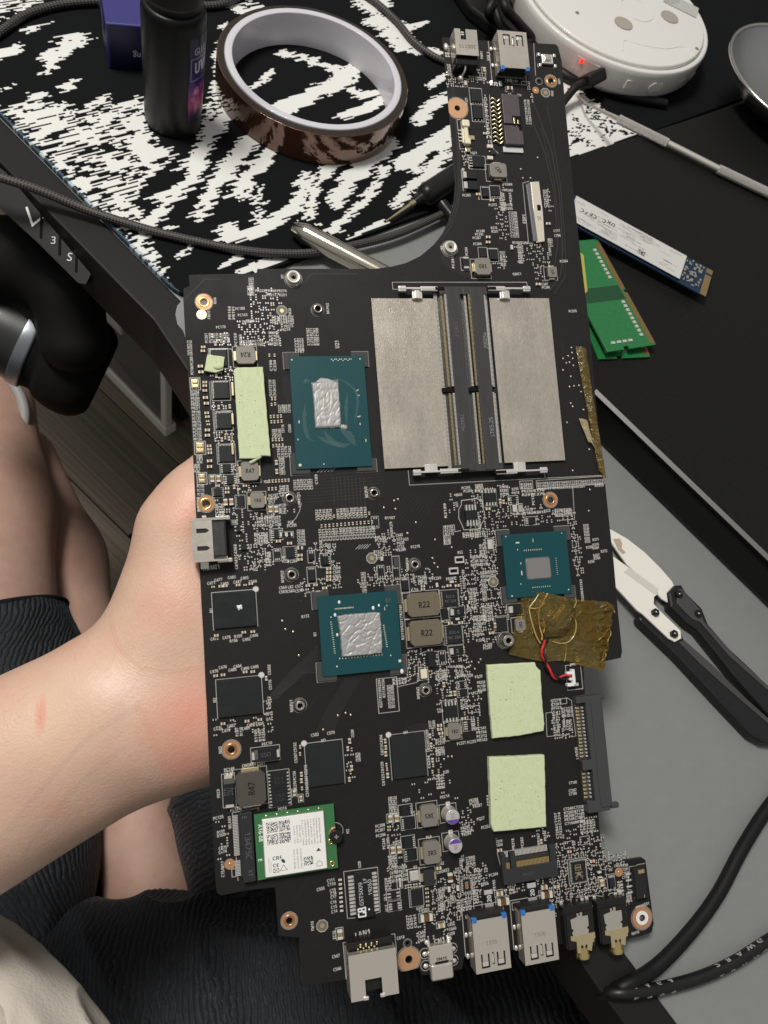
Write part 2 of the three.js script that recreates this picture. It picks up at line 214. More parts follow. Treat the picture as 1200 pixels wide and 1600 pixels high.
  for (let i = 0; i < pos.count; i++) { const p = V(pos.getX(i), 0, pos.getZ(i)), pa = p.dot(padA), pb = p.dot(padB); uv[i * 2] = (pa - aa * pb) / k / W; uv[i * 2 + 1] = (pb - aa * pa) / k / H; }
  g.setAttribute('uv', new THREE.BufferAttribute(uv, 2));
  mesh('cloth', g, phys([1, 1, 1], .9, 0, { map: tex, specularIntensity: .35, bumpMap: weave, bumpScale: 8e-5 }), pad, 1);
}
// ------------------------------------------------------------------ things on the desk
const local = (o) => (p) => p.clone().sub(o);
function lying(name, label, category, origin, group) { return thing(name, label, category, [origin.x, origin.y, origin.z], group); }
{ // roll of amber tape
  const Y0 = .0032, Y1 = .0225, C = onY(493, 103, Y1), r = .0450, o = lying('tape_roll', 'wide roll of dark amber tape on a white plastic core', 'tape roll', V(C.x, 0, C.z));
  const prof = (pts) => new THREE.LatheGeometry(pts.map((p) => new THREE.Vector2(...p)), 96);
  mesh('core', prof([[r, Y0], [r, Y1 - .0006], [r + .0006, Y1], [r + .0036, Y1], [r + .0044, Y1 - .0006], [r + .0044, Y0], [r, Y0]]), phys([.62, .61, .66], .35, 0, { clearcoat: .3 }), o, 1);
  const R = r + .0082, g = prof([[r + .0044, Y0], [r + .0044, Y1 - .0012], [R - .0004, Y1 - .0012], [R, Y1 - .0016], [R, Y0 + .0004], [R - .0004, Y0]]);
  const p = g.attributes.position; for (let i = 0; i < p.count; i++) { const x = p.getX(i), z = p.getZ(i), d = Math.hypot(x, z); if (d > R - .001) { const a = Math.atan2(z, x), e = 1 + .012 * (noise(a * 3.2 + 9, p.getY(i) * 40) - .5) + .004 * (noise(a * 11 + 30, p.getY(i) * 160) - .5); p.setX(i, x * e); p.setZ(i, z * e); } } g.computeVertexNormals();
  mesh('tape', g, phys([.13, .055, .032], .08, .6, { clearcoat: 1, clearcoatRoughness: .05, bumpMap: rep(smudge, 6, 1), bumpScale: 4e-4 }), o, 1);
  mesh('tape_side', new THREE.RingGeometry(r + .0044, R - .0006, 96).rotateX(-Math.PI / 2).translate(0, Y1 - .0011, 0), std([.03, .024, .018], .42), o, 1);
}
{ // glue bottle
  const B = onY(266, 212, .003), o = lying('glue_bottle', 'matt black bottle with a black cap and a purple label', 'bottle', V(B.x, .003, B.z - .012)), R = .0144;
  const prof = (pts) => new THREE.LatheGeometry(pts.map((p) => new THREE.Vector2(...p)), 64), blk = phys([.008, .008, .009], .38, 0, { specularIntensity: .7 });
  mesh('bottle_body', prof([[0, 0], [R - .001, 0], [R, .0012], [R + .0006, .058], [R, .061], [R - .0012, .063], [0, .063]]), blk, o, 1);
  mesh('cap', prof([[0, .063], [R - .0012, .0632], [R - .0008, .067], [R - .0016, .1], [R - .003, .104], [0, .105]]), phys([.012, .012, .013], .45, 0, {}), o, 1);
  const lab = canvasTex(256, 512, (c, w, h) => { const g = c.createLinearGradient(0, 0, 0, h); g.addColorStop(0, '#14122e'); g.addColorStop(.5, '#2a1d66'); g.addColorStop(.62, '#7b2f8c'); g.addColorStop(.8, '#b04a78'); g.addColorStop(1, '#1c1440'); c.fillStyle = g; c.fillRect(0, 0, w, h); c.fillStyle = 'rgba(236,236,246,.9)'; c.font = 'bold 92px sans-serif'; c.save(); c.translate(44, 60); c.fillText('UV', 0, 150); c.font = '54px sans-serif'; c.fillText('GLUE', 0, 40); c.restore(); c.strokeStyle = 'rgba(200,190,240,.8)'; c.lineWidth = 5; c.strokeRect(18, 120, w - 36, 130); for (let i = 0; i < 14; i++) { c.fillStyle = `rgba(255,${150 + 60 * hash(i, 2)},190,.35)`; c.beginPath(); c.ellipse(40 + 180 * hash(i, 5), 300 + 150 * hash(i, 6), 12 + 20 * hash(i, 7), 20, hash(i, 8) * 3, 0, 7); c.fill(); } });
  const th = 1.0, st = Math.PI * .5 - th * .5 - .62; // three.js counts the angle from +z towards +x
  const lg = new THREE.CylinderGeometry(R + .0007, R + .0003, .044, 24, 1, true, .62, 1.15); mesh('label', lg.translate(0, .032, 0), new THREE.MeshStandardMaterial({ map: lab, roughness: .3 }), o, 1);
}
{ // purple box behind the bottle
  const y1 = .028, a = onY(164, 36, y1), b = onY(225, 41, y1), dir = b.clone().sub(a).setY(0).normalize(), back = V(dir.z, 0, -dir.x), c = a.clone().addScaledVector(back, -.0), o = lying('purple_box', 'purple and navy cardboard carton lying behind the black bottle', 'box', V(a.x, .003, a.z));
  const w = .042, d = .062, L0 = back.z < 0 ? back : back.clone().negate();
  const face = canvasTex(512, 256, (x, W, H) => { const g = x.createLinearGradient(0, 0, 0, H); g.addColorStop(0, '#1b1850'); g.addColorStop(1, '#0d0c30'); x.fillStyle = g; x.fillRect(0, 0, W, H); x.save(); x.translate(W * .40, H * .62); x.rotate(Math.PI); x.fillStyle = '#dfe1f0'; x.font = '50px sans-serif'; x.fillText('ering', -60, 10); x.restore(); x.fillStyle = 'rgba(150,150,210,.35)'; x.font = '40px sans-serif'; x.fillText('+', 240, 70); });
  const g = box3(0, w, 0, y1 - .003, -d, 0, .0012); planarUV(g, 0, 0, w, y1, 'x', 'y'); g.rotateY(Math.atan2(-dir.z, dir.x));
  mesh('carton', g, phys([.030, .028, .17], .4, 0, { clearcoat: .4, clearcoatRoughness: .3 }), o, 1);
  const fp = new THREE.PlaneGeometry(w - .003, y1 - .005).translate(w / 2, (y1 - .003) / 2, .0002); fp.rotateY(Math.atan2(-dir.z, dir.x)); mesh('printed_front', fp, new THREE.MeshStandardMaterial({ map: face, roughness: .35 }), o, 1);
  const sideT = canvasTex(256, 256, (x, W, H) => { x.fillStyle = '#17153f'; x.fillRect(0, 0, W, H); x.fillStyle = '#c9cbe0'; for (let i = 0; i < 16; i++) x.fillRect(W * .55 + hash(i, 3) * 30, 20 + i * 14, 10 + hash(i, 4) * 60, 5); x.save(); x.translate(W * .35, H * .2); x.rotate(Math.PI / 2); x.font = 'bold 40px sans-serif'; x.fillText('V  UV', 0, 0); x.restore(); });
  const sp = new THREE.PlaneGeometry(d - .004, y1 - .005).rotateY(-Math.PI / 2).translate(-.0002, (y1 - .003) / 2, -d / 2); sp.rotateY(Math.atan2(-dir.z, dir.x)); mesh('printed_side', sp, new THREE.MeshStandardMaterial({ map: sideT, roughness: .35 }), o, 1);
}
const braid = (n) => dataTex(64, 64, (x, y) => { const a = Math.abs(((x + y) & 15) - 7.5) / 7.5, b = Math.abs(((x - y + 64) & 15) - 7.5) / 7.5, k = Math.max(a, b), s = (((x + y) >> 4) + ((x - y + 64) >> 4)) & 1; const v = s ? .02 + .20 * (1 - a) ** 2 : .012 + .02 * (1 - b); return [v * 1.05, v, v * .95]; }, { srgb: false, repeat: [n, 3] });
function cable(name, label, pts, r, mat, seg = 140, group) { const P = pts.map((p) => p.isVector3 ? p : onY(p[0], p[1], p[2])), o = thing(name, label, 'cable', [P[0].x, 0, P[0].z], group); const m = mesh('sleeve', tube(P.map((p) => V(p.x - P[0].x, p.y, p.z - P[0].z)), r, seg, 14), mat, o, 1); return [o, m]; }
const braidMat = (n) => { const t = braid(n * .55); return new THREE.MeshStandardMaterial({ map: t, roughness: .5, bumpMap: t, bumpScale: 6e-4, metalness: .1 }); };
cable('braided_cable', 'black braided cable curving across the lower left of the mouse pad', [[-70, 250, .012], [0, 277, .012], [60, 297, .010], [130, 326, .0065], [195, 348, .006], [250, 364, .0055], [310, 378, .0055], [370, 390, .0055], [430, 396, .0055], [490, 395, .0055], [560, 382, .0055], [620, 366, .0055], [690, 335, .0055], [760, 300, .0055]], .0021, braidMat(90), 220);
cable('braided_cable', 'black braided cable at the top left running behind the bottle and the tape roll', [[-60, 90, .0055], [0, 50, .0055], [40, 23, .0055], [90, 8, .0055], [135, 3, .0055], [200, 2, .0055], [260, 3, .0055], [318, 9, .0055], [352, 5, .0055], [400, -22, .0055], [480, -34, .0055], [560, -14, .0055], [615, 28, .0055], [648, 66, .0055], [690, 94, .0055], [780, 112, .0055]], .0021, braidMat(90), 220);
{ // steel barrel lying on the pad
  const a = onY(461, 357, .0085), b = onY(640, 452, .0085), d = b.clone().sub(a), len = d.length(), o = lying('steel_tube', 'polished steel tool handle sticking out from behind the board onto the mouse pad', 'tool', a.clone());
  const g = new THREE.LatheGeometry([[0, -.0012], [.0028, -.001], [.0046, .004], [.0052, .0062], [.0052, len]].map((p) => new THREE.Vector2(...p)), 40); g.applyQuaternion(new THREE.Quaternion().setFromUnitVectors(V(0, 1, 0), d.normalize()));
  mesh('barrel', g, std([.68, .64, .54], .22, 1, { roughnessMap: smudge }), o, 1);
  mesh('end_cap', new THREE.CircleGeometry(.0026, 20).rotateX(-Math.PI / 2).translate(0, .0009, 0).applyQuaternion(new THREE.Quaternion().setFromUnitVectors(V(0, 1, 0), d)), M0(), o, 1);
}
function M0() { return std(.02, .5); }
{ // test probe
  const a = onY(604, 345, .006), b = onY(641, 320, .0075), c = onY(668, 303, .009), e = onY(780, 232, .011), o = lying('test_probe', 'black handled test probe with a thin bright metal tip on the mouse pad', 'probe', b.clone()), L_ = local(b), seg = (p, q_, r0, r1) => { const d = q_.clone().sub(p), l = d.length(); return new THREE.CylinderGeometry(r1, r0, l, 20).translate(0, l / 2, 0).applyQuaternion(new THREE.Quaternion().setFromUnitVectors(V(0, 1, 0), d.normalize())).translate(...L_(p).toArray()); };
  mesh('tip', [seg(a, b, .0004, .0011), seg(b, b.clone().lerp(c, .3), .0016, .0016)], M_gold(), o, 1); mesh('handle', [seg(b.clone().lerp(c, .25), c, .002, .0048), seg(c, e, .0062, .0072), new THREE.SphereGeometry(.0062, 18, 12).translate(...L_(c).toArray())], std(.012, .32), o, 1);
  cable('probe_lead', 'glossy black lead curling beside the handle of the test probe', [[690, 318, .008], [712, 352, .006], [700, 385, .006], [760, 420, .006]], .0034, std(.012, .3), 50);
}
function M_gold() { return std([.75, .66, .42], .3, 1); }
// ---- the closed laptop shell
const LT = .024;
{
  const pts = [[800, 276], [1132, 168], [1420, 76], [1480, 560], [1420, 1082], [1200, 870], [930, 610], [868, 550]], C = midOf(pts, LT), o = lying('laptop_shell', 'large black laptop case lying flat at the right, tools and memory on it', 'laptop', C);
  const tex = dataTex(256, 256, (x, y) => { const n = .014 + .010 * cloudN[y * 256 + x] + .006 * grainN[y * 256 + x]; return [n, n, n * 1.02]; }, { repeat: [6, 6] });
  mesh('lid', slab(pts, LT - .0045, LT, .0011, C), phys([.42, .42, .42], .55, 0, { map: tex, specularIntensity: .34, bumpMap: rep(grainBump, 40), bumpScale: 1.5e-5 }), o, 1);
  const grow = pts.map((p) => onY(p[0], p[1], LT)).map((p) => p.clone().sub(C).setY(0)).map((p) => p.multiplyScalar(1.004).add(C));
  mesh('base', slab(grow, .0012, LT - .0042, .0016, C), std([.006, .006, .006], .4), o, 1);
  const e0 = onY(868, 550, LT), e1 = onY(930, 610, LT), e2 = onY(1200, 870, LT), e3 = onY(1420, 1082, LT); // bright bevel of the front edge
  const n = e2.clone().sub(e1).normalize(), out = V(-n.z, 0, n.x), strip = []; for (const p of [e1, e2, e3]) strip.push(p);
  const pos = []; const A = strip.map((p) => p.clone().addScaledVector(out, -.0008).setY(LT + .0004)), B = strip.map((p) => p.clone().addScaledVector(out, .0010).setY(LT - .0008)); const tri = (a, b, c) => pos.push(...a.clone().sub(C).toArray(), ...b.clone().sub(C).toArray(), ...c.clone().sub(C).toArray()); for (let i = 0; i < 2; i++) { tri(A[i], B[i], A[i + 1]); tri(A[i + 1], B[i], B[i + 1]); }
  const g = new THREE.BufferGeometry(); g.setAttribute('position', new THREE.Float32BufferAttribute(pos, 3)); g.setAttribute('uv', new THREE.Float32BufferAttribute(new Float32Array(pos.length / 3 * 2), 2)); g.computeVertexNormals(); mesh('edge_bevel', g, std([.2, .2, .195], .45, .6, { side: THREE.DoubleSide }), o, 1);
}
// ---- memory modules and drive on the laptop
let moduleTex;
function module(label, tl, tr, bl, y0, group) { // corner points on its top, 69.6 by 30 mm
  const A = onY(...tl, y0 + .0012), B = onY(...tr, y0 + .0012), X = B.clone().sub(A).setY(0).normalize(), Z = V(-X.z, 0, X.x), o = lying('memory_module', label, 'memory module', V(A.x, y0, A.z), group);
  const th = Math.atan2(-X.z, X.x), W = .030, Ln = .0696, at = (x, z) => [x, z];
  const q0 = new THREE.Group();
  const green = phys([1, 1, 1], .4, 0, { clearcoat: .25, map: (moduleTex ??= canvasTex(256, 512, (c, w, h) => { c.fillStyle = '#1d6e3a'; c.fillRect(0, 0, w, h); for (let i = 0; i < 260; i++) { c.strokeStyle = `rgba(${rnd() < .5 ? '40,130,72' : '16,84,44'},.5)`; c.lineWidth = rr(.8, 2); const x = rnd() * w, y = rnd() * h, l = rr(10, 70); c.beginPath(); c.moveTo(x, y); c.lineTo(x + l * (rnd() < .5 ? 1 : 0), y + l * .6); c.stroke(); } for (let i = 0; i < 240; i++) { c.fillStyle = 'rgba(150,190,140,.5)'; c.fillRect(rnd() * w, rnd() * h, 2, 2); } }, { repeat: [1, 1] })) });
  const sh = [[0, 0], [.0105, 0], [.0105, .0018], [.0135, .0018], [.0135, 0], [W - .0, 0], [W, .0335], [W - .0012, .0335], [W - .0012, .0352], [W, .0352], [W, Ln], [0, Ln]].map(([a, b]) => [a, b]);
  const place = (g) => g.rotateY(th);
  mesh('module_board', place(prism(sh.map(([a, b]) => [a, b]), 0, .0012, [], .0001).rotateX(-Math.PI / 2)), green, o, 1);
  mesh('contact_strip', place(box3(W - .0028, W + .00005, .0, .00128, -Ln + .002, -.0355)), std([.42, .28, .12], .35, .9), o, 1); mesh('contact_strip', place(box3(W - .0028, W + .00005, .0, .00128, -.0332, -.0012)), std([.42, .28, .12], .35, .9), o, 1);
  const r = []; for (let i = 0; i < 9; i++) r.push(box3(W - .0066, W - .0048, .0012, .0017, -.006 - i * .0026 - .0017, -.006 - i * .0026)); for (let i = 0; i < 8; i++) r.push(box3(W - .0066, W - .0048, .0012, .0017, -.043 - i * .0026 - .0017, -.043 - i * .0026)); for (let i = 0; i < 4; i++) r.push(box3(.0045 + i * .0035, .0069 + i * .0035, .0012, .0017, -.0052, -.0038));
  mesh('solder_pads', place(mergeGeometries(r.map(plain))), std([.78, .76, .7], .3, .6), o, 1);
  mesh('dark_stripe', place(box3(.0005, W - .003, .0011, .00124, -.0385, -.0295)), std([.008, .06, .022], .4), o, 1);
  return o;
}
module('upper green memory module lying across the other one on the laptop', [949, 550], [1034, 537], 0, LT + .0042, 'green memory modules');
{ const m = scene.children[scene.children.length - 1], y0 = LT + .0056, p = [[902, 390], [912, 399], [918, 455], [914, 459]]; mesh('yellow_tag', slab(p, y0, y0 + .0003, 0, m.position), std([.42, .38, .08], .4), m, 1).position.y = -m.position.y; }
module('lower green memory module, mostly hidden under the other one', [936, 561], [1028, 557], 0, LT + .0002, 'green memory modules');
{ // solid state drive: 22 by 80 mm stick with a white label
  const y0 = LT + .0056, A = onY(1108, 462, y0), B = onY(1114, 423, y0), E = onY(905, 340, y0), X = A.clone().sub(B).setY(0).normalize(), o = lying('solid_state_drive', 'stick shaped solid state drive with a white label, resting on the memory modules', 'drive', V(B.x, LT, B.z));
  const D = onY(898, 308, y0).sub(B).setY(0).normalize(), th = Math.atan2(-D.z, D.x), place = (g) => { g.rotateY(th); return g; }, W = .0225, L0 = .088, up = y0 - LT;
  const tilt = (g) => { g.translate(0, 0, -W); g.rotateZ(.012); return place(g.translate(0, up, 0)); };
  mesh('drive_board', tilt(box3(0, L0, -.0008, 0, 0, W)), std([.012, .03, .06], .35), o, 1);
  mesh('contact_strip', tilt(mergeGeometries([plain(box3(-.0001, .0036, -.0009, .0001, .0004, .0168)), plain(box3(-.0001, .0036, -.0009, .0001, .0185, W - .0004))])), std([.5, .36, .16], .35, .9), o, 1);
  const bits = []; for (let i = 0; i < 46; i++) { const x = .0048 + .0105 * rnd(), z = .0015 + .0185 * rnd(); bits.push(box3(x, x + rr(.0006, .0016), 0, rr(.0003, .0009), z, z + rr(.0006, .0018))); } mesh('small_components', tilt(mergeGeometries(bits.map(plain))), std([.4, .38, .34], .35, .5), o, 1).userData.kind = 'stuff';
  mesh('memory_package', tilt(box3(.0165, .0855, 0, .0011, .0012, W - .0012)), std(.015, .5), o, 1);
  const lab = canvasTex(1024, 288, (c, w, h) => { c.fillStyle = '#ecedea'; c.fillRect(0, 0, w, h); c.fillStyle = '#6e7076'; c.strokeStyle = '#6e7076'; for (let i = 0; i < 26; i++) { c.fillStyle = '#777980'; c.font = `${14 + 8 * hash(i, 2)}px sans-serif`; c.fillText(['SUPPORT', 'N/N 7819', 'RoHS', 'CAN ICES-3 (B)', 'MSIP-REM', 'Rated DC 3.3V', 'D33003', 'Model 760P'][i % 8], 20 + 960 * hash(i, 7), 24 + 250 * hash(i, 9)); c.fillRect(40 + 900 * hash(i, 11), 20 + 250 * hash(i, 12), 40 + 90 * hash(i, 13), 3); } for (let i = 0; i < 5; i++) for (let k = 0; k < 3; k++) { c.fillStyle = '#6e7076'; c.font = '15px sans-serif'; c.fillText(['2-Power Advanced MPT', 'SOLID STATE DRIVE', '5.0V DC 3A MAX', 'R-41126-CN', 'PATENT PENDING'][(i + k) % 5], 590 + k * 10 - (k ? 150 * k : 0), 40 + i * 18 + k * 80); } c.fillStyle = '#40424a'; for (let i = 0; i < 12; i++) for (let j = 0; j < 10; j++) if (hash(i, j, 6) > .45) c.fillRect(330 + i * 5.4, 30 + j * 5.4, 5.6, 5.6); c.fillStyle = '#55575e'; c.font = 'bold 58px sans-serif'; ['△', '♲', 'UK', 'C', 'CE', 'FC', '⊖'].forEach((t, i) => { c.save(); c.translate(470 + i * 82, 225 - i * 10); c.rotate(.1); c.fillText(t, 0, 0); c.restore(); }); c.lineWidth = 3; c.strokeStyle = '#d5d6d2'; c.strokeRect(6, 6, w - 12, h - 12); });
  const lp = new THREE.PlaneGeometry(.0685, W - .0026).rotateX(-Math.PI / 2).translate(.051, .00116, W / 2); mesh('printed_label', tilt(lp), new THREE.MeshStandardMaterial({ map: lab, roughness: .4, color: 0xd6d6d4 }), o, 1);
}
{ // probe with knurled grips
  const P = (x, yy) => onY(x, yy, x < 930 ? .012 : x < 1000 ? .0245 : LT + .0034), a = P(917, 162), b = P(966, 186), c = P(1043, 224), d = P(1122, 264), e = P(1204, 303), f = P(1290, 348), o = lying('dental_pick', 'thin steel pick with two knurled grips reaching from the pad onto the laptop', 'pick', c.clone()), L_ = local(c);
  const seg = (p, q_, r0, r1) => { const v = q_.clone().sub(p), l = v.length(); return new THREE.CylinderGeometry(r1, r0, l, 26, 1).translate(0, l / 2, 0).applyQuaternion(new THREE.Quaternion().setFromUnitVectors(V(0, 1, 0), v.normalize())).translate(...L_(p).toArray()); };
  const kn = dataTex(32, 32, (x, y2) => { const k = (Math.abs(((x + y2) & 7) - 3.5) + Math.abs(((x - y2 + 32) & 7) - 3.5)) / 7; return [k, k, k]; }, { repeat: [8, 14] });
  const st = std([.72, .69, .64], .42, .8), kt = std([.78, .76, .71], .48, .5, { bumpMap: kn, bumpScale: 6e-4 });
  mesh('shaft', seg(c, d, .0021, .0021), st, o, 1); mesh('tip', [seg(a, b, .0007, .0016), seg(onY(905, 150, .006), a, .0004, .0007)], st, o, 1); mesh('knurled_grip', seg(b, c, .0027, .0027), kt, o, 1); mesh('knurled_grip', seg(d, e, .0027, .0027), kt, o, 1); mesh('shaft', seg(e, f, .002, .002), st, o, 1);
}
{ // steel bowl with a few screws in it
  const C = V(.350, 0, -.478), R = .057, Y = .045, o = lying('steel_bowl', 'brushed steel bowl at the right edge with small screws in it', 'bowl', C);
  const lathe = (p) => new THREE.LatheGeometry(p.map((v) => new THREE.Vector2(...v)), 90), rim = std([.62, .61, .58], .3, 1, { roughnessMap: smudge });
  mesh('bowl', lathe([[0, LT + .002], [.030, LT + .002], [.042, LT + .0055], [.0515, Y - .007], [R, Y - .001]]), std([.5, .5, .5], .34, .9, { roughnessMap: smudge }), o, 1);
  mesh('bowl_inside', lathe([[R - .0016, Y - .001], [.0495, Y - .008], [.041, LT + .0085], [.029, LT + .0048], [0, LT + .0042]]), std([.42, .43, .43], .30, .9, { roughnessMap: smudge }), o, 1);
  mesh('rim', new THREE.TorusGeometry(R - .0006, .0013, 10, 90).rotateX(Math.PI / 2).translate(0, Y - .0008, 0), rim, o, 1);
  for (const [x, z, t, k] of [[-.020, .008, .5, 'standing'], [-.026, .018, 2.1, 'lying'], [-.017, .024, 4, 'tilted']]) { const s = thing('small_screw', `tiny silver screw ${k} in the steel bowl, ${{ standing: 'farthest from', lying: 'middle one from', tilted: 'nearest to' }[k]} the laptop`, 'screw', [C.x + x, LT + .0062, C.z + z], 'screws in the bowl'); s.rotation.set(.9, t, .5); mesh('screw_head', new THREE.CylinderGeometry(.0019, .0016, .001, 18).translate(0, .0014, 0), std([.7, .69, .66], .25, 1), s, 1); mesh('screw_thread', new THREE.CylinderGeometry(.0009, .0008, .003, 12).translate(0, -.0006, 0), std([.6, .58, .52], .35, 1), s, 1); }
}
{ // white round gadget lying upside down
  const Y = .028, C = V(.2307, 0, -.545), R = .0709, o = lying('white_gadget', 'round white plastic gadget lying upside down with a small red light', 'gadget', C), wh = phys([.74, .73, .7], .38, 0, { clearcoat: .2 }), prof = (pts) => new THREE.LatheGeometry(pts.map((p) => new THREE.Vector2(...p)), 96);
  mesh('shell', prof([[0, .003], [R - .012, .003], [R - .003, .0055], [R, .010], [R + .0005, Y - .006], [R, Y - .003], [R - .001, Y - .0022], [R - .003, Y - .0022], [R - .0032, Y - .003], [0, Y - .003]]), wh, o, 1);
  mesh('bottom_cover', prof([[0, Y - .0001], [R - .0055, Y - .0001], [R - .0043, Y - .001], [R - .004, Y - .003], [0, Y - .003]]), wh, o, 1);
  const top = (x, y) => onY(x, y, Y).sub(C);
  for (const [x, y, l] of [[974, 37, 0], [1046, 27, 0]]) { const p = top(x, y); mesh('rubber_foot', new THREE.CylinderGeometry(.0066, .0066, .0006, 32).translate(p.x, Y + .0002, p.z), std([.36, .33, .28], .7), o, 1); }
  const p1 = top(995, 15); mesh('moulded_ring', new THREE.TorusGeometry(.012, .0006, 8, 48).rotateX(Math.PI / 2).scale(1, .5, 1).translate(p1.x, Y, p1.z), wh, o, 1);
  const hatch = [[972, 79], [977, 63], [1000, 70], [1040, 76], [1070, 74], [1086, 90]].map(([x, y]) => top(x, y)).map((p) => V(p.x, Y, p.z)); mesh('hatch_line', tube(hatch, .0003, 60, 6), wh, o, 1);
  for (const [x, y] of [[902, 20], [1089, 76]]) { const p = top(x, y); mesh('screw_hole', new THREE.CylinderGeometry(.0014, .0014, .0004, 16).translate(p.x, Y, p.z), std([.2, .19, .18], .6), o, 1); }
  const lt = canvasTex(256, 128, (c, w, h) => { c.fillStyle = '#b9b8b4'; c.fillRect(0, 0, w, h); c.fillStyle = '#4a4a4c'; for (let i = 0; i < 9; i++) { c.font = '12px sans-serif'; c.fillText(['Model: BT-5', 'Input 5V 1A', 'Made in China', 'S/N 20190412', 'FCC CE RoHS', 'Output 3W', 'Battery 1200', 'Do not open', 'Rev B'][i] + '  ' + ['230', '114', '886', '702', '018', '33', '21', '9', '4'][i], 8, 16 + i * 13); } }), pl = top(1064, 8); mesh('rating_label', new THREE.PlaneGeometry(.026, .014).rotateX(-Math.PI / 2).rotateY(-.35).translate(pl.x, Y + .0003, pl.z), new THREE.MeshStandardMaterial({ map: lt, roughness: .5 }), o, 1);
  const bear = (x, y, yy) => { const d = onY(x, y, yy).sub(C); return Math.atan2(d.x, d.z); }, put = (g, dr, yy, a) => g.rotateY(a).translate(Math.sin(a) * (R + dr), yy, Math.cos(a) * (R + dr)), aL = bear(916, 84, .019), aP = bear(940, 100, .016);
  mesh('socket_recess', put(box3(-.008, .008, -.0045, .0045, -.001, .0005, .0005), 0, .017, aL + .06), std([.6, .56, .53], .5), o, 1);
  mesh('status_light', put(new THREE.SphereGeometry(.0013, 16, 10), .0006, .0195, aL), new THREE.MeshStandardMaterial({ color: 0xff2a20, emissive: 0xff2010, emissiveIntensity: 2.2 }), o, 1);
  const lb = new THREE.PointLight(0xff2a18, .00022); lb.name = 'status_light_glow'; lb.position.set(Math.sin(aL) * (R + .004), .0195, Math.cos(aL) * (R + .004)); o.add(lb);
  for (const [da, w] of [[.55, .005], [.95, .0045], [1.15, .0045]]) { const g = new THREE.CylinderGeometry(w * .7, w * .7, .002, 24).rotateX(Math.PI / 2); mesh('side_button', put(g, .0002, .016, aP + da), da < .6 ? wh : std([.4, .39, .37], .4), o, 1); }
  mesh('side_groove', put(box3(-.014, .014, -.003, .003, -.002, .0004, .0003), -.0006, .016, aP + .45), wh, o, 1);
  const w0 = C.clone().add(V(Math.sin(aP) * (R - .001), .016, Math.cos(aP) * (R - .001))), far = onY(900, 136, .0145), ax = far.clone().sub(w0).normalize(), plug = lying('usb_plug', 'black cable plug pushed into the white gadget beside the red light', 'plug', w0.clone()), L_ = local(w0), l = .0175, turn = new THREE.Quaternion().setFromUnitVectors(V(0, 1, 0), ax);
  mesh('plug_body', new RoundedBoxGeometry(.0115, l, .0078, 3, .0018).translate(0, l / 2, 0).applyQuaternion(turn), std(.010, .42), plug, 1);
  mesh('strain_relief', tube([L_(w0.clone().addScaledVector(ax, l - .001)), L_(w0.clone().addScaledVector(ax, l + .008)), L_(onY(886, 152, .011)), L_(onY(862, 185, .008))], .0026, 24, 12), std(.010, .5), plug, 1);
}
// black cables in the dark corner behind the board
const rubber = std([.012, .012, .013], .45);
cable('black_cable', 'black cable looping at the top beside the white gadget, nearest to the usb port', [[800, 75, .01], [830, 62, .012], [812, 38, .02], [790, 12, .03], [782, -30, .03]], .003, rubber, 60); cable('black_cable', 'black cable at the top edge running down behind the usb port', [[765, -30, .02], [772, 10, .02], [790, 48, .015], [840, 78, .008], [890, 122, .006], [930, 130, .006]], .0034, rubber, 60); cable('black_cable', 'black cable loop at the top edge, leftmost of the dark bundle', [[770, 30, .014], [763, 18, .02], [772, 2, .024], [800, -14, .02], [830, -20, .02]], .0028, rubber, 50); cable('black_cable', 'black cable lying under the round white gadget', [[800, 60, .006], [850, 95, .006], [905, 126, .006], [940, 136, .006], [980, 150, .006], [1040, 162, .006]], .003, rubber, 60);
{ const a = onY(700, -30, .02), b = onY(850, 30, .02), o = lying('monitor_foot', 'black plastic stand foot in the dark corner at the top', 'stand', a.clone()); mesh('foot', slab([[700, -40], [905, -40], [880, 45], [850, 82], [800, 60], [735, 10]], .0032, .012, .002, a.clone().setY(0)).translate(0, -.02, 0), std(.008, .5), o, 1); }
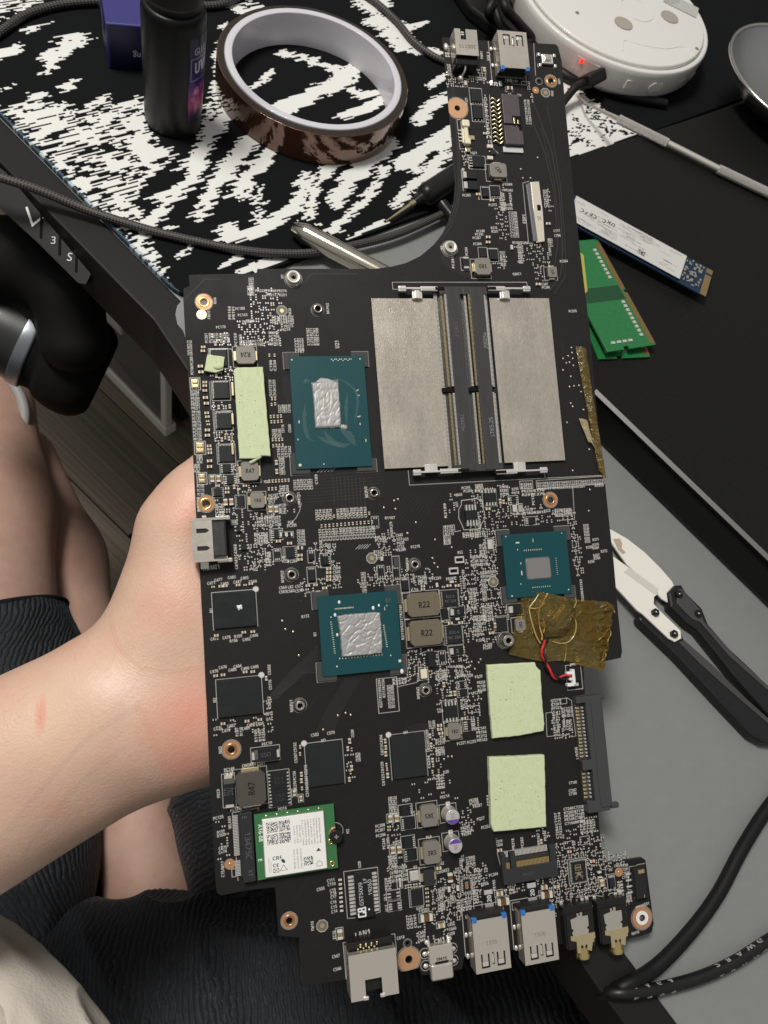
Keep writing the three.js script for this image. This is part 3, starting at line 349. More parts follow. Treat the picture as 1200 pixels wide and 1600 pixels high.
// ---- snips
{
  const Yb = .0046, C = onY(1030, 960, 0), o = lying('thread_snips', 'white bladed thread snips with black handles on the grey desk', 'snips', V(C.x, 0, C.z)), whiteSteel = phys([.78, .76, .70], .35, 0, { clearcoat: .4 }), hb = std([.016, .016, .017], .5, 0, { roughnessMap: smudge }), z6 = (pts) => pts.map(([x, y]) => [900 + x / 4, 800 + y / 4]), O = V(C.x, 0, C.z);
  const cw = (p) => p;
  mesh('blade', slab(cw(z6([[170, 80], [215, 105], [320, 165], [430, 250], [530, 350], [600, 430], [625, 480], [600, 580], [540, 545], [430, 430], [320, 330], [215, 180]])), Yb - .0012, Yb, .0003, O), whiteSteel, o, 1);
  mesh('blade', slab(cw(z6([[150, 260], [232, 275], [330, 345], [515, 480], [515, 510], [490, 530], [488, 575], [520, 610], [655, 740], [660, 790], [620, 812], [580, 790], [420, 640], [385, 615], [250, 470], [160, 380]])), Yb + .0018, Yb + .0030, .0003, O), whiteSteel, o, 1);
  mesh('ground_edge', slab(cw(z6([[330, 345], [515, 480], [512, 505], [490, 512], [300, 375]])), Yb + .0029, Yb + .0032, 0, O), std([.68, .66, .6], .3, .2), o, 1);
  mesh('stain', slab(cw(z6([[232, 168], [275, 165], [290, 200], [285, 225], [312, 255], [290, 262], [262, 235]])), Yb - .0002, Yb + .00012, 0, O), std([.42, .35, .24], .6), o, 1);
  const t = .0062; const handle = (pts) => slab(z6(pts), .0006, t, .0012, O);
  mesh('handle', handle([[620, 455], [660, 452], [690, 500], [790, 600], [830, 700], [960, 850], [1100, 980], [1290, 1170], [1420, 1330], [1420, 1480], [1290, 1350], [1200, 1260], [1000, 1040], [760, 740], [700, 700], [590, 590], [578, 500]]), hb, o, 1);
  mesh('handle', handle([[420, 635], [470, 625], [660, 750], [690, 830], [820, 960], [1000, 1130], [1220, 1330], [1290, 1420], [1250, 1450], [1170, 1440], [1100, 1400], [900, 1190], [640, 910], [400, 680], [392, 655]]), hb, o, 1);
  const tp = t + .0006; mesh('handle_face', slab(z6([[640, 480], [668, 480], [780, 610], [800, 680], [1000, 900], [1230, 1110], [1230, 1140], [960, 900], [780, 690], [730, 670], [630, 570]]), t - .0008, tp, .0004, O), std([.05, .05, .052], .5), o, 1); mesh('handle_face', slab(z6([[680, 800], [860, 960], [1060, 1160], [1250, 1330], [1230, 1345], [980, 1130], [780, 950], [640, 810]]), t - .0008, tp, .0004, O), std([.05, .05, .052], .5), o, 1);
  for (const [x, y, hex] of [[642, 515, 0], [763, 637, 0], [496, 628, 6], [613, 762, 6]]) { const tp = hex ? t + .0022 : t + .0006, p = onY(900 + x / 4, 800 + y / 4, tp).sub(O); mesh('rivet_screw', mergeGeometries([plain(new THREE.CylinderGeometry(.0018, .0019, .0022, hex || 24).translate(p.x, tp - .0004, p.z)), plain(new THREE.TorusGeometry(.0009, .0003, 6, 18).rotateX(Math.PI / 2).translate(p.x, tp + .0008, p.z))]), std(.014, .25, .3), o, 1); mesh('screw_core', new THREE.SphereGeometry(.0006, 10, 8).translate(p.x, tp + .0006, p.z), std([.5, .5, .5], .3, .8), o, 1); }
}
// ---- two power cables at the lower right
{
  const mat = std([.006, .006, .0065], .5);
  cable('power_cable', 'plain black cable curving across the lower right of the grey desk', [[1520, 880, .0035], [1400, 1010, .0035], [1310, 1120, .0035], [1260, 1190, .0035], [1200, 1262, .0035], [1160, 1325, .0035], [1120, 1400, .0035], [1075, 1460, .0035], [1020, 1515, .0035], [965, 1546, .0030], atDepth(935, 1556, .33), atDepth(915, 1562, .40), atDepth(905, 1566, .52)], .0027, mat, 120);
  const txt = canvasTex(2048, 96, (c, w, h) => { c.fillStyle = '#121213'; c.fillRect(0, 0, w, h); c.fillStyle = '#d6d6d0'; c.fillStyle = '#a9a9a4'; c.font = 'bold 16px sans-serif'; for (let i = 0; i < 3; i++) for (let k = 0; k < 2; k++) [...'HJ   E464   28AWG   VW-1   80C'].forEach((t, n) => c.fillText(t, k * 1020 + 60 + n * 21, 22 + i * 32)); });
  txt.wrapS = txt.wrapT = THREE.RepeatWrapping;
  const pts = [[1560, 1210, .0033], [1420, 1330, .0033], [1290, 1415, .0033], [1200, 1470, .0033], [1150, 1502, .0033], [1100, 1525, .0033], [1050, 1540, .0033], [1000, 1550, .0048], [955, 1552, .0030], atDepth(918, 1550, .325), atDepth(895, 1546, .40), atDepth(885, 1544, .52)], [o, m] = cable('power_cable', 'black cable with small white printed letters at the lower right corner', pts, .0023, new THREE.MeshStandardMaterial({ map: txt, roughness: .42 }), 120);
  const uv = m.geometry.attributes.uv; for (let i = 0; i < uv.count; i++) { const a = uv.getX(i), b = uv.getY(i); uv.setXY(i, -a, b); }
}
// ---- headset hanging beside the desk, white computer case on the floor
{
  const d0 = .37, A = atDepth(70, 370, d0), o = thing('headset', 'black headset hanging beside the desk edge with white marks on its band', 'headset', A.toArray()), F_ = (x, y, z) => atDepth(x, y, z).sub(A), blk = std([.012, .012, .013], .5, 0, { roughnessMap: smudge }), blk2 = std([.02, .02, .021], .42);
  // the band is a bar: its long faces are laid out from points at two depths
  const bar = (pts, z0, z1) => { const n = pts.length, f = pts.map(([x, y, dz = 0]) => F_(x, y, z0 + dz)), b = pts.map(([x, y, dz = 0]) => F_(x * 1.0, y * 1.0, z1 + dz)), pos = [], tri = (...v) => v.forEach((p) => pos.push(p.x, p.y, p.z)), cf = f.reduce((s, p) => s.add(p), V()).divideScalar(n), cb = b.reduce((s, p) => s.add(p), V()).divideScalar(n); for (let i = 0; i < n; i++) { const j = (i + 1) % n; tri(cf, f[j], f[i]); tri(cb, b[i], b[j]); tri(f[i], f[j], b[i]); tri(f[j], b[j], b[i]); } const g = new THREE.BufferGeometry(); g.setAttribute('position', new THREE.Float32BufferAttribute(pos, 3)); g.computeVertexNormals(); return plain(g); };
  mesh('headband', bar([[-60, 218], [0, 262], [40, 294], [90, 340], [137, 384], [146, 396], [146, 420], [134, 444], [122, 442], [60, 380], [0, 325], [-60, 270]], d0, d0 + .018), blk2, o, 1);
  { const k = (x, y, z, r) => [F_(x, y, z), r * z / LENS], seg = [[[-60, 400, .42, 70], [40, 400, .42, 52]], [[40, 400, .42, 52], [108, 462, .42, 44]], [[108, 462, .42, 44], [116, 530, .43, 54]], [[-40, 480, .46, 70], [60, 500, .45, 60]]].map(([a, b]) => { const [p, r] = k(...a), [p2, r2] = k(...b); return cone(p, p2, r, r2); }), ff = (p) => { let d = 1; for (const c of seg) d = smin(d, sdCone(p, c), .012); return d; }, [lo, hi] = bounds(seg, .006); mesh('headband_pad', surfaceNets(ff, lo, hi, .0028), std(.006, .7), o, 1); }
  const glyph = (name, s, x, y, wpx, turn, draw) => { const w = wpx * d0 / LENS, t = canvasTex(64, 64, (c) => { c.clearRect(0, 0, 64, 64); c.fillStyle = c.strokeStyle = '#e6e6e4'; c.lineWidth = 7; if (s) { c.font = '58px sans-serif'; c.textAlign = 'center'; c.textBaseline = 'middle'; c.fillText(s, 32, 34); } else { c.beginPath(); c.moveTo(8, 4); c.lineTo(26, 58); c.lineTo(56, 34); c.stroke(); } }), p = F_(x, y, d0 - .0003), X = toWorld(V(Math.cos(turn), -Math.sin(turn), 0)), Z = toWorld(V(0, 0, 1)), g = new THREE.PlaneGeometry(w, w); g.applyMatrix4(new THREE.Matrix4().makeBasis(X, V().crossVectors(Z, X), Z)); g.translate(p.x, p.y, p.z); mesh(name, g, new THREE.MeshStandardMaterial({ map: t, transparent: true, roughness: .5 }), o, 1); };
  glyph('tick_mark', '', 54, 338, 34, 0); glyph('three_mark', '3', 83.5, 375, 17, .1); glyph('s_mark', 'S', 109, 401, 19, .2);
  for (const [x, y] of [[64, 352], [93, 378], [119, 405]]) { const a = F_(x + 1, y - 22, d0 - .0002), b = F_(x, y + 20, d0 - .0002), l = a.distanceTo(b), Y_ = a.clone().sub(b).normalize(), Z = toWorld(V(0, 0, 1)); const g = new THREE.BoxGeometry(.0011, l, .0005).applyMatrix4(new THREE.Matrix4().makeBasis(V().crossVectors(Y_, Z).normalize(), Y_, Z)); const m_ = a.add(b).multiplyScalar(.5); g.translate(m_.x, m_.y, m_.z); mesh('panel_gap', g, std(.002, .9), o, 1); }
  const c = F_(46, 535, .45), ax = toWorld(V(.84, -.40, -.36)).normalize(), q_ = new THREE.Quaternion().setFromUnitVectors(V(0, 1, 0), ax), cup = (pts, m, n) => mesh(n, new THREE.LatheGeometry(new THREE.SplineCurve(pts.map((p) => new THREE.Vector2(...p))).getPoints(36).map((p) => p.setX(Math.max(0, p.x))), 72).applyQuaternion(q_).translate(c.x, c.y, c.z), m, o, 1);
  cup([[0, -.04], [.014, -.038], [.022, -.028], [.0255, -.004], [.0255, 0]], phys([.016, .017, .018], .4, 0, { clearcoat: .3 }), 'ear_cup'); cup([[.0256, -.003], [.0266, -.0025], [.0270, .003], [.0263, .0045]], std([.26, .28, .31], .34, .8), 'silver_ring'); cup([[.0256, .0045], [.025, .01], [.028, .014], [.031, .024], [.030, .036], [.022, .044], [.012, .040], [0, .038]], std(.004, .9), 'ear_cushion');
}
{
  const A = onY(146, 566, FLOOR), B = onY(259, 684, FLOOR), X = B.clone().sub(A).setY(0).normalize(), Zd = V(X.z, 0, -X.x), o = thing('computer_case', 'white framed computer case with dark glass standing on the floor', 'computer case', A.toArray()), w = B.distanceTo(A), th = Math.atan2(-X.z, X.x), put = (g) => g.rotateY(th), H = .44, Dp = .4, s = -1;
  const b = (x0, x1, y0, y1, z0, z1) => box3(x0, x1, y0, y1, z0, z1, .003), wm = std([.8, .78, .72], .4);
  mesh('frame', [b(0, w, 0, .022, -.02, 0), b(w - .012, w, .022, H, -.012, 0), b(0, .03, .022, H, -.012, 0), b(0, w, H - .02, H, -.02, 0)].map((g) => plain(put(g))), wm, o, 1);
  mesh('front_panel', put(b(.03, .075, .14, H - .02, -.006, -.001)), std([.5, .48, .45], .5), o, 1);
  mesh('inner_body', put(b(.01, w - .002, .01, H - .01, -Dp, -.03)), std(.012, .5), o, 1);
  mesh('glass', put(b(.03, w - .012, .022, H - .02, -.005, -.0035)), phys([.5, .5, .48], .06, 0, { transmission: .8, thickness: 0 }), o, 1);
  mesh('graphics_card', put(b(.05, w - .03, .1, .15, -.03, -.012)), std([.25, .24, .22], .5), o, 1);
  const S = [[10, 588], [22, 602], [33, 622], [38, 645], [36, 672]].map(([x, y]) => atDepth(x, y, .62)), st = thing('white_strut', 'short curved white bar seen below the ear cup of the headset', 'bar', S[2].toArray()); mesh('strut', tube(S.map((p) => p.clone().sub(S[2])), .0042, 30, 10), std(.42, .5), st, 1);
}
// ------------------------------------------------------------------ the circuit board
const M = {
  black: std(.015, .42, 0, { roughnessMap: smudge }), blackMatt: std(.02, .6), darkGrey: std(.045, .5, 0, { roughnessMap: smudge }),
  steel: std([.74, .70, .63], .38, .85, { roughnessMap: smudge }), nickel: std([.80, .74, .65], .36, .8, { roughnessMap: smudge }),
  tin: std([.84, .82, .78], .34, .7), gold: std([.83, .62, .28], .28, 1), goldPale: std([.85, .72, .45], .3, 1), copper: std([.78, .42, .22], .38, .75, { roughnessMap: smudge }),
  copperFlat: std([.62, .36, .2], .45, .5), white: std(.78, .55), cream: std([.72, .67, .5], .5), blue: std([.03, .17, .5], .4), passive: std(0xffffff, .38, .12, { vertexColors: true }), pads: std([.78, .76, .72], .28, .6),
  chip: std([.014, .015, .017], .48), vram: std([.018, .021, .022], .5, 0, { roughnessMap: smudge }),
  inductor: std([.22, .205, .18], .5, .15), inductorBrown: std([.16, .135, .095], .48, .15), inductorDark: std([.075, .064, .056], .55, .1),
  resin: phys([.05, .05, .048], .25, 0, { clearcoat: .6 }), substrate: phys([.004, .058, .068], .42, 0, { specularIntensity: .6, clearcoat: .15, clearcoatRoughness: .2 }), die: std([.32, .31, .31], .28, .55, { roughnessMap: smudge }),
  hole: std(.004, .9),
};
const outline = polyQ([[692, 58], [732, 62], [790, 65], [832, 67.5], [868, 69], [872, 73], [877.5, 95], [883, 163], [894, 280], [905, 380], [911, 430], [921.6, 517], [930, 620], [943, 740], [944, 747], [946, 760], [952, 817], [959, 880], [965, 950], [972, 1018], [970, 1028], [943, 1033.5], [911.5, 1038], [914, 1085], [926, 1200], [934, 1266], [941.7, 1349], [1003, 1340], [1008.5, 1344], [1014, 1385], [1021.5, 1443], [1018, 1457], [1000, 1463], [977, 1468], [884, 1474], [802.5, 1484], [742, 1492], [725, 1495], [722, 1514], [690, 1520], [659, 1524], [655, 1512], [638, 1516.5], [622, 1519], [537, 1531], [473, 1540], [470, 1500], [468.5, 1465], [436, 1462], [433, 1425], [429.8, 1386], [387, 1391], [346, 1399], [340, 1396], [337.5, 1388], [335, 1345], [328, 1229], [324, 1130], [322.5, 1094], [321.5, 1080], [318, 1000], [315, 950], [312.5, 900], [306, 800], [302, 720], [296, 620], [290, 533], [286.5, 470], [287, 451], [296, 446.5], [295, 429.5], [350, 428], [401, 427.5], [402, 420], [500, 420], [585, 420], [612, 416.5], [634, 411], [657, 400], [677, 383], [692, 364], [702, 343], [710, 314], [712.5, 285], [708, 233], [703, 175], [697, 110]]);
const bu = outline.map((p) => p[0]), bv = outline.map((p) => p[1]);
const U0 = Math.min(...bu) - 1, U1 = Math.max(...bu) + 1, V0 = Math.min(...bv) - 1, V1 = Math.max(...bv) + 1, KB = 2040 / (V1 - V0), TW = Math.ceil((U1 - U0) * KB), TH = 2040;
// mounting holes: photograph point, ring radius and hole radius (mm), kind
const holes = [[714.5, 169, 4.2, 1.15, 'flat'], [861, 126.5, 2.5, 1.2, 'ring'], [842.5, 127, 1.35, .9, 'small'], [318.7, 472, 2.9, 1.15, 'ringgold'], [322, 787, 2.85, 1.3, 'ringgold'], [860, 781, 2.8, 1.2, 'ring'], [361.5, 1171, 3.0, 1.2, 'ring'], [452, 1438.5, 2.6, 1.15, 'ring'], [638.8, 1499, 4.0, 1.3, 'flat'], [637, 1474, 1.35, .85, 'small'], [1003, 1434, 3.95, 1.15, 'white']];
const standoffs = [[459, 432, 2.9, 1.0, 2.2, 'white'], [705, 385, 2.9, .9, 2.2, 'white'], [497, 482, 2.1, 1.05, 1.6], [453, 778, 2.15, 1.0, 1.6], [585, 770, 2.0, .95, 1.6], [456, 898, 2.2, .95, 1.6], [649, 882, 2.1, .9, 1.6], [666, 1079, 2.1, .85, 1.6], [469, 1103, 2.2, .85, 1.6], [795, 1001, 2.8, 1.0, 4]];
const silk = []; // drawing commands in board millimetres
const T = (s, x, y, size = 6.4, turn = 0, bold) => silk.push(['t', s, ...q(x, y), size * .227, turn, bold]);
const L = (pts, w = 1.1) => silk.push(['l', polyQ(pts), w * .227]);
const dot = (x, y, r) => silk.push(['d', ...q(x, y), r * .227]);
const word = (pre) => pre + String(Math.floor(rr(100, 299)));
// a block of small reference designators filling the rectangle
function blk(x0, y0, x1, y1, turn = 0, pre = 'PR PC', pitch = 5.4) {
  const [a, b, c, d] = rect(x0, y0, x1, y1), P = pre.split(' '), step = pitch * .227, w = turn % 180 ? d - c : b - a, hh = turn % 180 ? b - a : d - c, nRow = Math.max(1, Math.round(hh / step)), nCol = Math.max(1, Math.round(w / 3.9)), wcol = w / nCol;
  for (let i = 0; i < nRow; i++) for (let j = 0; j < nCol; j++) {
    if (rnd() < .06) continue;
    const s = word(P[Math.floor(rnd() * P.length)]), o = (i + .5) * hh / nRow, k = (j + .5) * wcol;
    silk.push(['t', s, turn % 180 ? a + o : a + k, turn % 180 ? c + k : d - o, step * 1.16, turn, 0, wcol * .97]);
  }
}
const frameRect = (x0, y0, x1, y1, w = 1.1) => { const [a, b, c, d] = rect(x0, y0, x1, y1); silk.push(['l', [[a, d], [b, d], [b, c], [a, c], [a, d]], w * .227]); };
const busy = []; // rectangles taken by parts, so that small ones keep clear
const take = (r, m = .2) => busy.push([r[0] - m, r[1] + m, r[2] - m, r[3] + m]);
const free = (u, v, m = .5) => !busy.some((r) => u > r[0] - m && u < r[1] + m && v > r[2] - m && v < r[3] + m);

const board = onBoard('motherboard', 'black laptop motherboard held up in one hand, covered in chips', 'motherboard');

// print for parts: one atlas with clear ground
const AT = { w: 2048, h: 1024, x: 2, y: 2, row: 0, jobs: [] };
function atlasCell(w, h, draw) {
  if (AT.x + w + 2 > AT.w) { AT.x = 2; AT.y += AT.row + 2; AT.row = 0; }
  const r = [AT.x, AT.y, w, h]; AT.x += w + 2; AT.row = Math.max(AT.row, h); AT.jobs.push([r, draw]);
  if (AT.y + h > AT.h) throw new Error('print atlas full');
  return r;
}
const printMat = new THREE.MeshStandardMaterial({ transparent: true, roughness: .6 });
// a thin print lying at (u, v, w) of a parent in board axes; size in mm
function print(name, parent, u, v, w, sw, sh, draw, turn = 0, px = 22, origin = [0, 0, 0]) {
  const [x, y, cw, ch] = atlasCell(Math.ceil(sw * px), Math.ceil(sh * px), draw), g = new THREE.PlaneGeometry(sw, sh), uv = g.attributes.uv;
  for (let i = 0; i < 4; i++) uv.setXY(i, (x + uv.getX(i) * cw) / AT.w, 1 - (y + (1 - uv.getY(i)) * ch) / AT.h);
  g.rotateZ(turn); g.translate(u - origin[0], v - origin[1], w - origin[2]);
  const m = mesh(name, g, printMat, parent); m.castShadow = false; return m;
}
const textPrint = (s, color, font = 'bold sans-serif', fill = .8) => (c, w, h) => { const [wt, fam] = font.includes(' ') ? font.split(' ') : ['', font]; c.fillStyle = color; c.textAlign = 'center'; c.textBaseline = 'middle'; c.font = `${wt} ${h * fill}px ${fam}`; const m = c.measureText(s).width; c.save(); c.translate(w / 2, h / 2); c.scale(Math.min(1, w * .96 / m), 1); c.fillText(s, 0, h * .04); c.restore(); };

// ---- chips in black plastic. pins: 'lr', 'tb', '4', 'l', 'r', 't', 'b' or ''
const pinMetal = M.pads;
function pins(r, sides, parent, o = {}) {
  const { pitch = 1.0, w = .38, out = .7, h = .35, name = 'pin_row' } = o, [a, b, c, d] = r, g = [];
  const n1 = Math.max(1, Math.round((d - c) / pitch)), n2 = Math.max(1, Math.round((b - a) / pitch));
  const gull = (x0, x1, y0, y1) => box3(Math.min(x0, x1), Math.max(x0, x1), Math.min(y0, y1), Math.max(y0, y1), 0.02, h);
  for (const s of sides) {
    if ('lr'.includes(s)) for (let i = 0; i < n1; i++) { const y = c + (i + .5) * (d - c) / n1, x = s === 'l' ? a : b, k = s === 'l' ? -1 : 1; g.push(gull(x - k * .3, x + k * out, y - w / 2, y + w / 2)); }
    else for (let i = 0; i < n2; i++) { const x = a + (i + .5) * (b - a) / n2, y = s === 't' ? d : c, k = s === 't' ? 1 : -1; g.push(gull(x - w / 2, x + w / 2, y - k * .3, y + k * out)); }
  }
  return mesh(name, g, pinMetal, parent);
}
function chip(x0, y0, x1, y1, o = {}) {
  const h = o.h ?? .9, r = rect(x0, y0, x1, y1, h); take(r, .5);
  const m = mesh(o.name ?? 'chip', box3(r[0], r[1], r[2], r[3], .02, h, .12), o.mat ?? M.chip, board);
  if (o.pins) pins(r, o.pins.replace('4', 'lrtb'), m, o);
  if (o.frame !== 0) { const k = (o.pins && o.out) ? o.out + .3 : .55, px = o.pins && /[lr4]/.test(o.pins) ? k : .45, py = o.pins && /[tb4]/.test(o.pins) ? k : .45; silk.push(['l', [[r[0] - px, r[3] + py], [r[1] + px, r[3] + py], [r[1] + px, r[2] - py], [r[0] - px, r[2] - py], [r[0] - px, r[3] + py]], .24]); }
  if (o.text) print('marking', m, (r[0] + r[1]) / 2, (r[2] + r[3]) / 2, h + .02, (r[1] - r[0]) * .8, (r[3] - r[2]) * .6, (c, w, hh) => { const ls = o.text.split('|'); ls.forEach((s, i) => { c.save(); c.translate(0, hh * i / ls.length); textPrint(s, o.ink ?? '#6a6a6a', 'sans-serif', .8)(c, w, hh / ls.length); c.restore(); }); }, o.turn ?? 0);
  return m;
}
function inductor(x0, y0, x1, y1, text, o = {}) {
  const h = o.h ?? 2.4, r = rect(x0, y0, x1, y1, h), [a, b, c, d] = r, k = Math.min(b - a, d - c) * .13; take(r, .8);
  const pts = [[a + k, c], [b - k, c], [b, c + k], [b, d - k], [b - k, d], [a + k, d], [a, d - k], [a, c + k]];
  const m = mesh('inductor', prism(pts, .15, h, [], .14), o.mat ?? M.inductor, board), t = (d - c) * .27, mid = (c + d) / 2, midx = (a + b) / 2;
  const ends = o.vertical ? [box3(midx - t, midx + t, d - .2, d + 1.0, .02, h * .55, .1), box3(midx - t, midx + t, c - .7, c + .2, .02, h * .55, .1)] : [box3(a - .85, a + .2, mid - t, mid + t, .02, h * .6, .1), box3(b - .2, b + .75, mid - t, mid + t, .02, h * .6, .1)];
  for (const e of ends) mesh('terminal', e, M.goldPale, m);
  silk.push(['l', [[a - 1, d + .6], [b + .8, d + .6], [b + .8, c - .6], [a - 1, c - .6], [a - 1, d + .6]], .24]);
  const L2 = Math.min((o.vertical ? d - c : b - a) * .56, 4.6);
  if (text) print('marking', m, midx, mid, h + .02, L2, L2 * .58, textPrint(text, '#050403', 'bold sans-serif', 1.15), o.turn ?? 0, 26);
  return m;
}
// little capacitors: brown or tan body between two tinned ends; geometry shared between alike ones
const capGeo = {};
function capGeometry(l, w, h, color) {
  const k = [l, w, h, color].join();
  if (!capGeo[k]) { const e = l * .27; capGeo[k] = mergeGeometries([paint(plain(box3(-l / 2 + e, l / 2 - e, -w / 2, w / 2, .02, h, .05)), color), paint(plain(box3(-l / 2, -l / 2 + e, -w / 2 - .02, w / 2 + .02, .02, h + .02, .08)), 0xd9d5cb), paint(plain(box3(l / 2 - e, l / 2, -w / 2 - .02, w / 2 + .02, .02, h + .02, .08)), 0xd9d5cb)]).scale(.001, .001, .001); }
  return capGeo[k];
}
const CAPC = { t: 0x9c845c, b: 0x6a4d30, y: 0xb39a5e, k: 0x1b1b1d, o: 0xc07a48, w: 0xcfc8ba };
function cap(x, y, dir = 'h', size = 6, col = 't', frame) {
  const [l, w, h] = { 4: [1.15, .62, .4], 5: [1.5, .85, .6], 6: [1.75, .95, .75], 8: [2.3, 1.35, 1.0], 10: [3.0, 1.7, 1.2], 12: [4.2, 2.2, 1.3] }[size], [u, v] = q(x, y, h);
  const m = shared('capacitor', capGeometry(l, w, h, CAPC[col]), M.passive, board);
  m.position.set(u * .001, v * .001, 0); m.rotation.z = (dir === 'v' ? Math.PI / 2 : 0) + rr(-.03, .03);
  const a = dir === 'v' ? w / 2 : l / 2, b = dir === 'v' ? l / 2 : w / 2; take([u - a, u + a, v - b, v + b], .15);
  if (frame) silk.push(['l', [[u - a - .4, v + b + .4], [u + a + .4, v + b + .4], [u + a + .4, v - b - .4], [u - a - .4, v - b - .4], [u - a - .4, v + b + .4]], .24]);
}
const caps = (s) => s.trim().split(/\s*;\s*/).forEach((e) => { const [x, y, d, n, c, f] = e.split(/[ ,]+/); cap(+x, +y, d ?? 'h', +(n ?? 6), c ?? 't', f); });

// ---- processor, graphics chip, chipset
function package_(name, label, poly, th) {
  const r = rect(...poly, th); take(r, 2);
  const m = mesh(name, box3(r[0], r[1], r[2], r[3], .25, th, .06), M.substrate, board); m.userData.label = label;
  return [m, r];
}
function bonds(m, r, marks) { // beads of clear resin at the corners
  for (const [i, j, lx, ly] of marks) {
    const x = i ? r[1] : r[0], y = j ? r[3] : r[2], sx = i ? 1 : -1, sy = j ? 1 : -1, X = [x + sx * 1.7, x - sx * lx], Y = [y + sy * 1.7, y - sy * ly];
    const pts = [[X[0], Y[0]], [X[1], Y[0]], [X[1], y - sy * .1], [x - sx * .1, y - sy * .1], [x - sx * .1, Y[1]], [X[0], Y[1]]];
    mesh('corner_bond', prism(sx * sy > 0 ? pts : pts.slice().reverse(), .02, .62, [], .18), M.resin, m);
    silk.push(['l', [...pts, pts[0]].map(([a, b]) => [a + sx * .25, b + sy * .25]), .22]);
  }
}
function pasteBlob(name, parent, pts, w0, w1, mat, amp = .5, sub = 34) { // rough cracked sheet over a die
  const xs = pts.map((p) => p[0]), ys = pts.map((p) => p[1]), x0 = Math.min(...xs), x1 = Math.max(...xs), y0 = Math.min(...ys), y1 = Math.max(...ys);
  const [tl, tr, br, bl] = pts, pos = [], idx = [], uv = [];
  const cells = Array.from({ length: 26 }, (_, i) => [rnd(), rnd(), rnd()]);
  const hgt = (s, t) => { let a = 9, b = 9, id = 0; cells.forEach((c, i) => { const d = Math.hypot(c[0] - s + .05 * (noise(s * 9, t * 9, 3) - .5), c[1] - t + .05 * (noise(s * 9, t * 9, 5) - .5)); if (d < a) { b = a; a = d; id = i; } else if (d < b) b = d; }); return .45 * sstep(.0, .035, b - a) + .35 * cells[id][2] + .35 * noise(s * 20, t * 20, 1); };
  for (let j = 0; j <= sub; j++) for (let i = 0; i <= sub; i++) {
    const s = i / sub, t = j / sub, bow = 1 + .035 * Math.sin(Math.PI * t) * Math.sign(s - .5), e = Math.min(s, 1 - s, t, 1 - t);
    let x = lerp(lerp(tl[0], tr[0], s), lerp(bl[0], br[0], s), t), y = lerp(lerp(tl[1], tr[1], s), lerp(bl[1], br[1], s), t);
    x = (x0 + x1) / 2 + (x - (x0 + x1) / 2) * bow; y = (y0 + y1) / 2 + (y - (y0 + y1) / 2) * (1 + .03 * Math.sin(Math.PI * s));
    if (e < .04) { x += .25 * (noise(t * 14, s * 14, 2) - .5); y += .3 * (noise(s * 16, t * 16, 8) - .5); }
    pos.push(x, y, e === 0 ? w0 : w1 + amp * (hgt(s, t) - .5)); uv.push(s, t);
  }
  for (let j = 0; j < sub; j++) for (let i = 0; i < sub; i++) { const a = j * (sub + 1) + i, b = a + 1, c = a + sub + 1, d = c + 1; idx.push(a, c, b, b, c, d); }
  const g = new THREE.BufferGeometry(); g.setAttribute('position', new THREE.Float32BufferAttribute(pos, 3)); g.setAttribute('uv', new THREE.Float32BufferAttribute(uv, 2)); g.setIndex(idx); g.computeVertexNormals();
  return mesh(name, g, mat, parent);
}
const pasteMat = std([.40, .398, .395], .48, .35), smearMat = phys([.4, .5, .5], .3, 0, { transparent: true, opacity: .09, clearcoat: 1, clearcoatRoughness: .1 });
const substrateDots = (m, r, w, list) => mesh('test_points', list.map(([x, y, a, b]) => { const u = lerp(r[0], r[1], x), v = lerp(r[3], r[2], y); return box3(u - a / 2, u + a / 2, v - b / 2, v + b / 2, w, w + .03); }), M.cream, m);
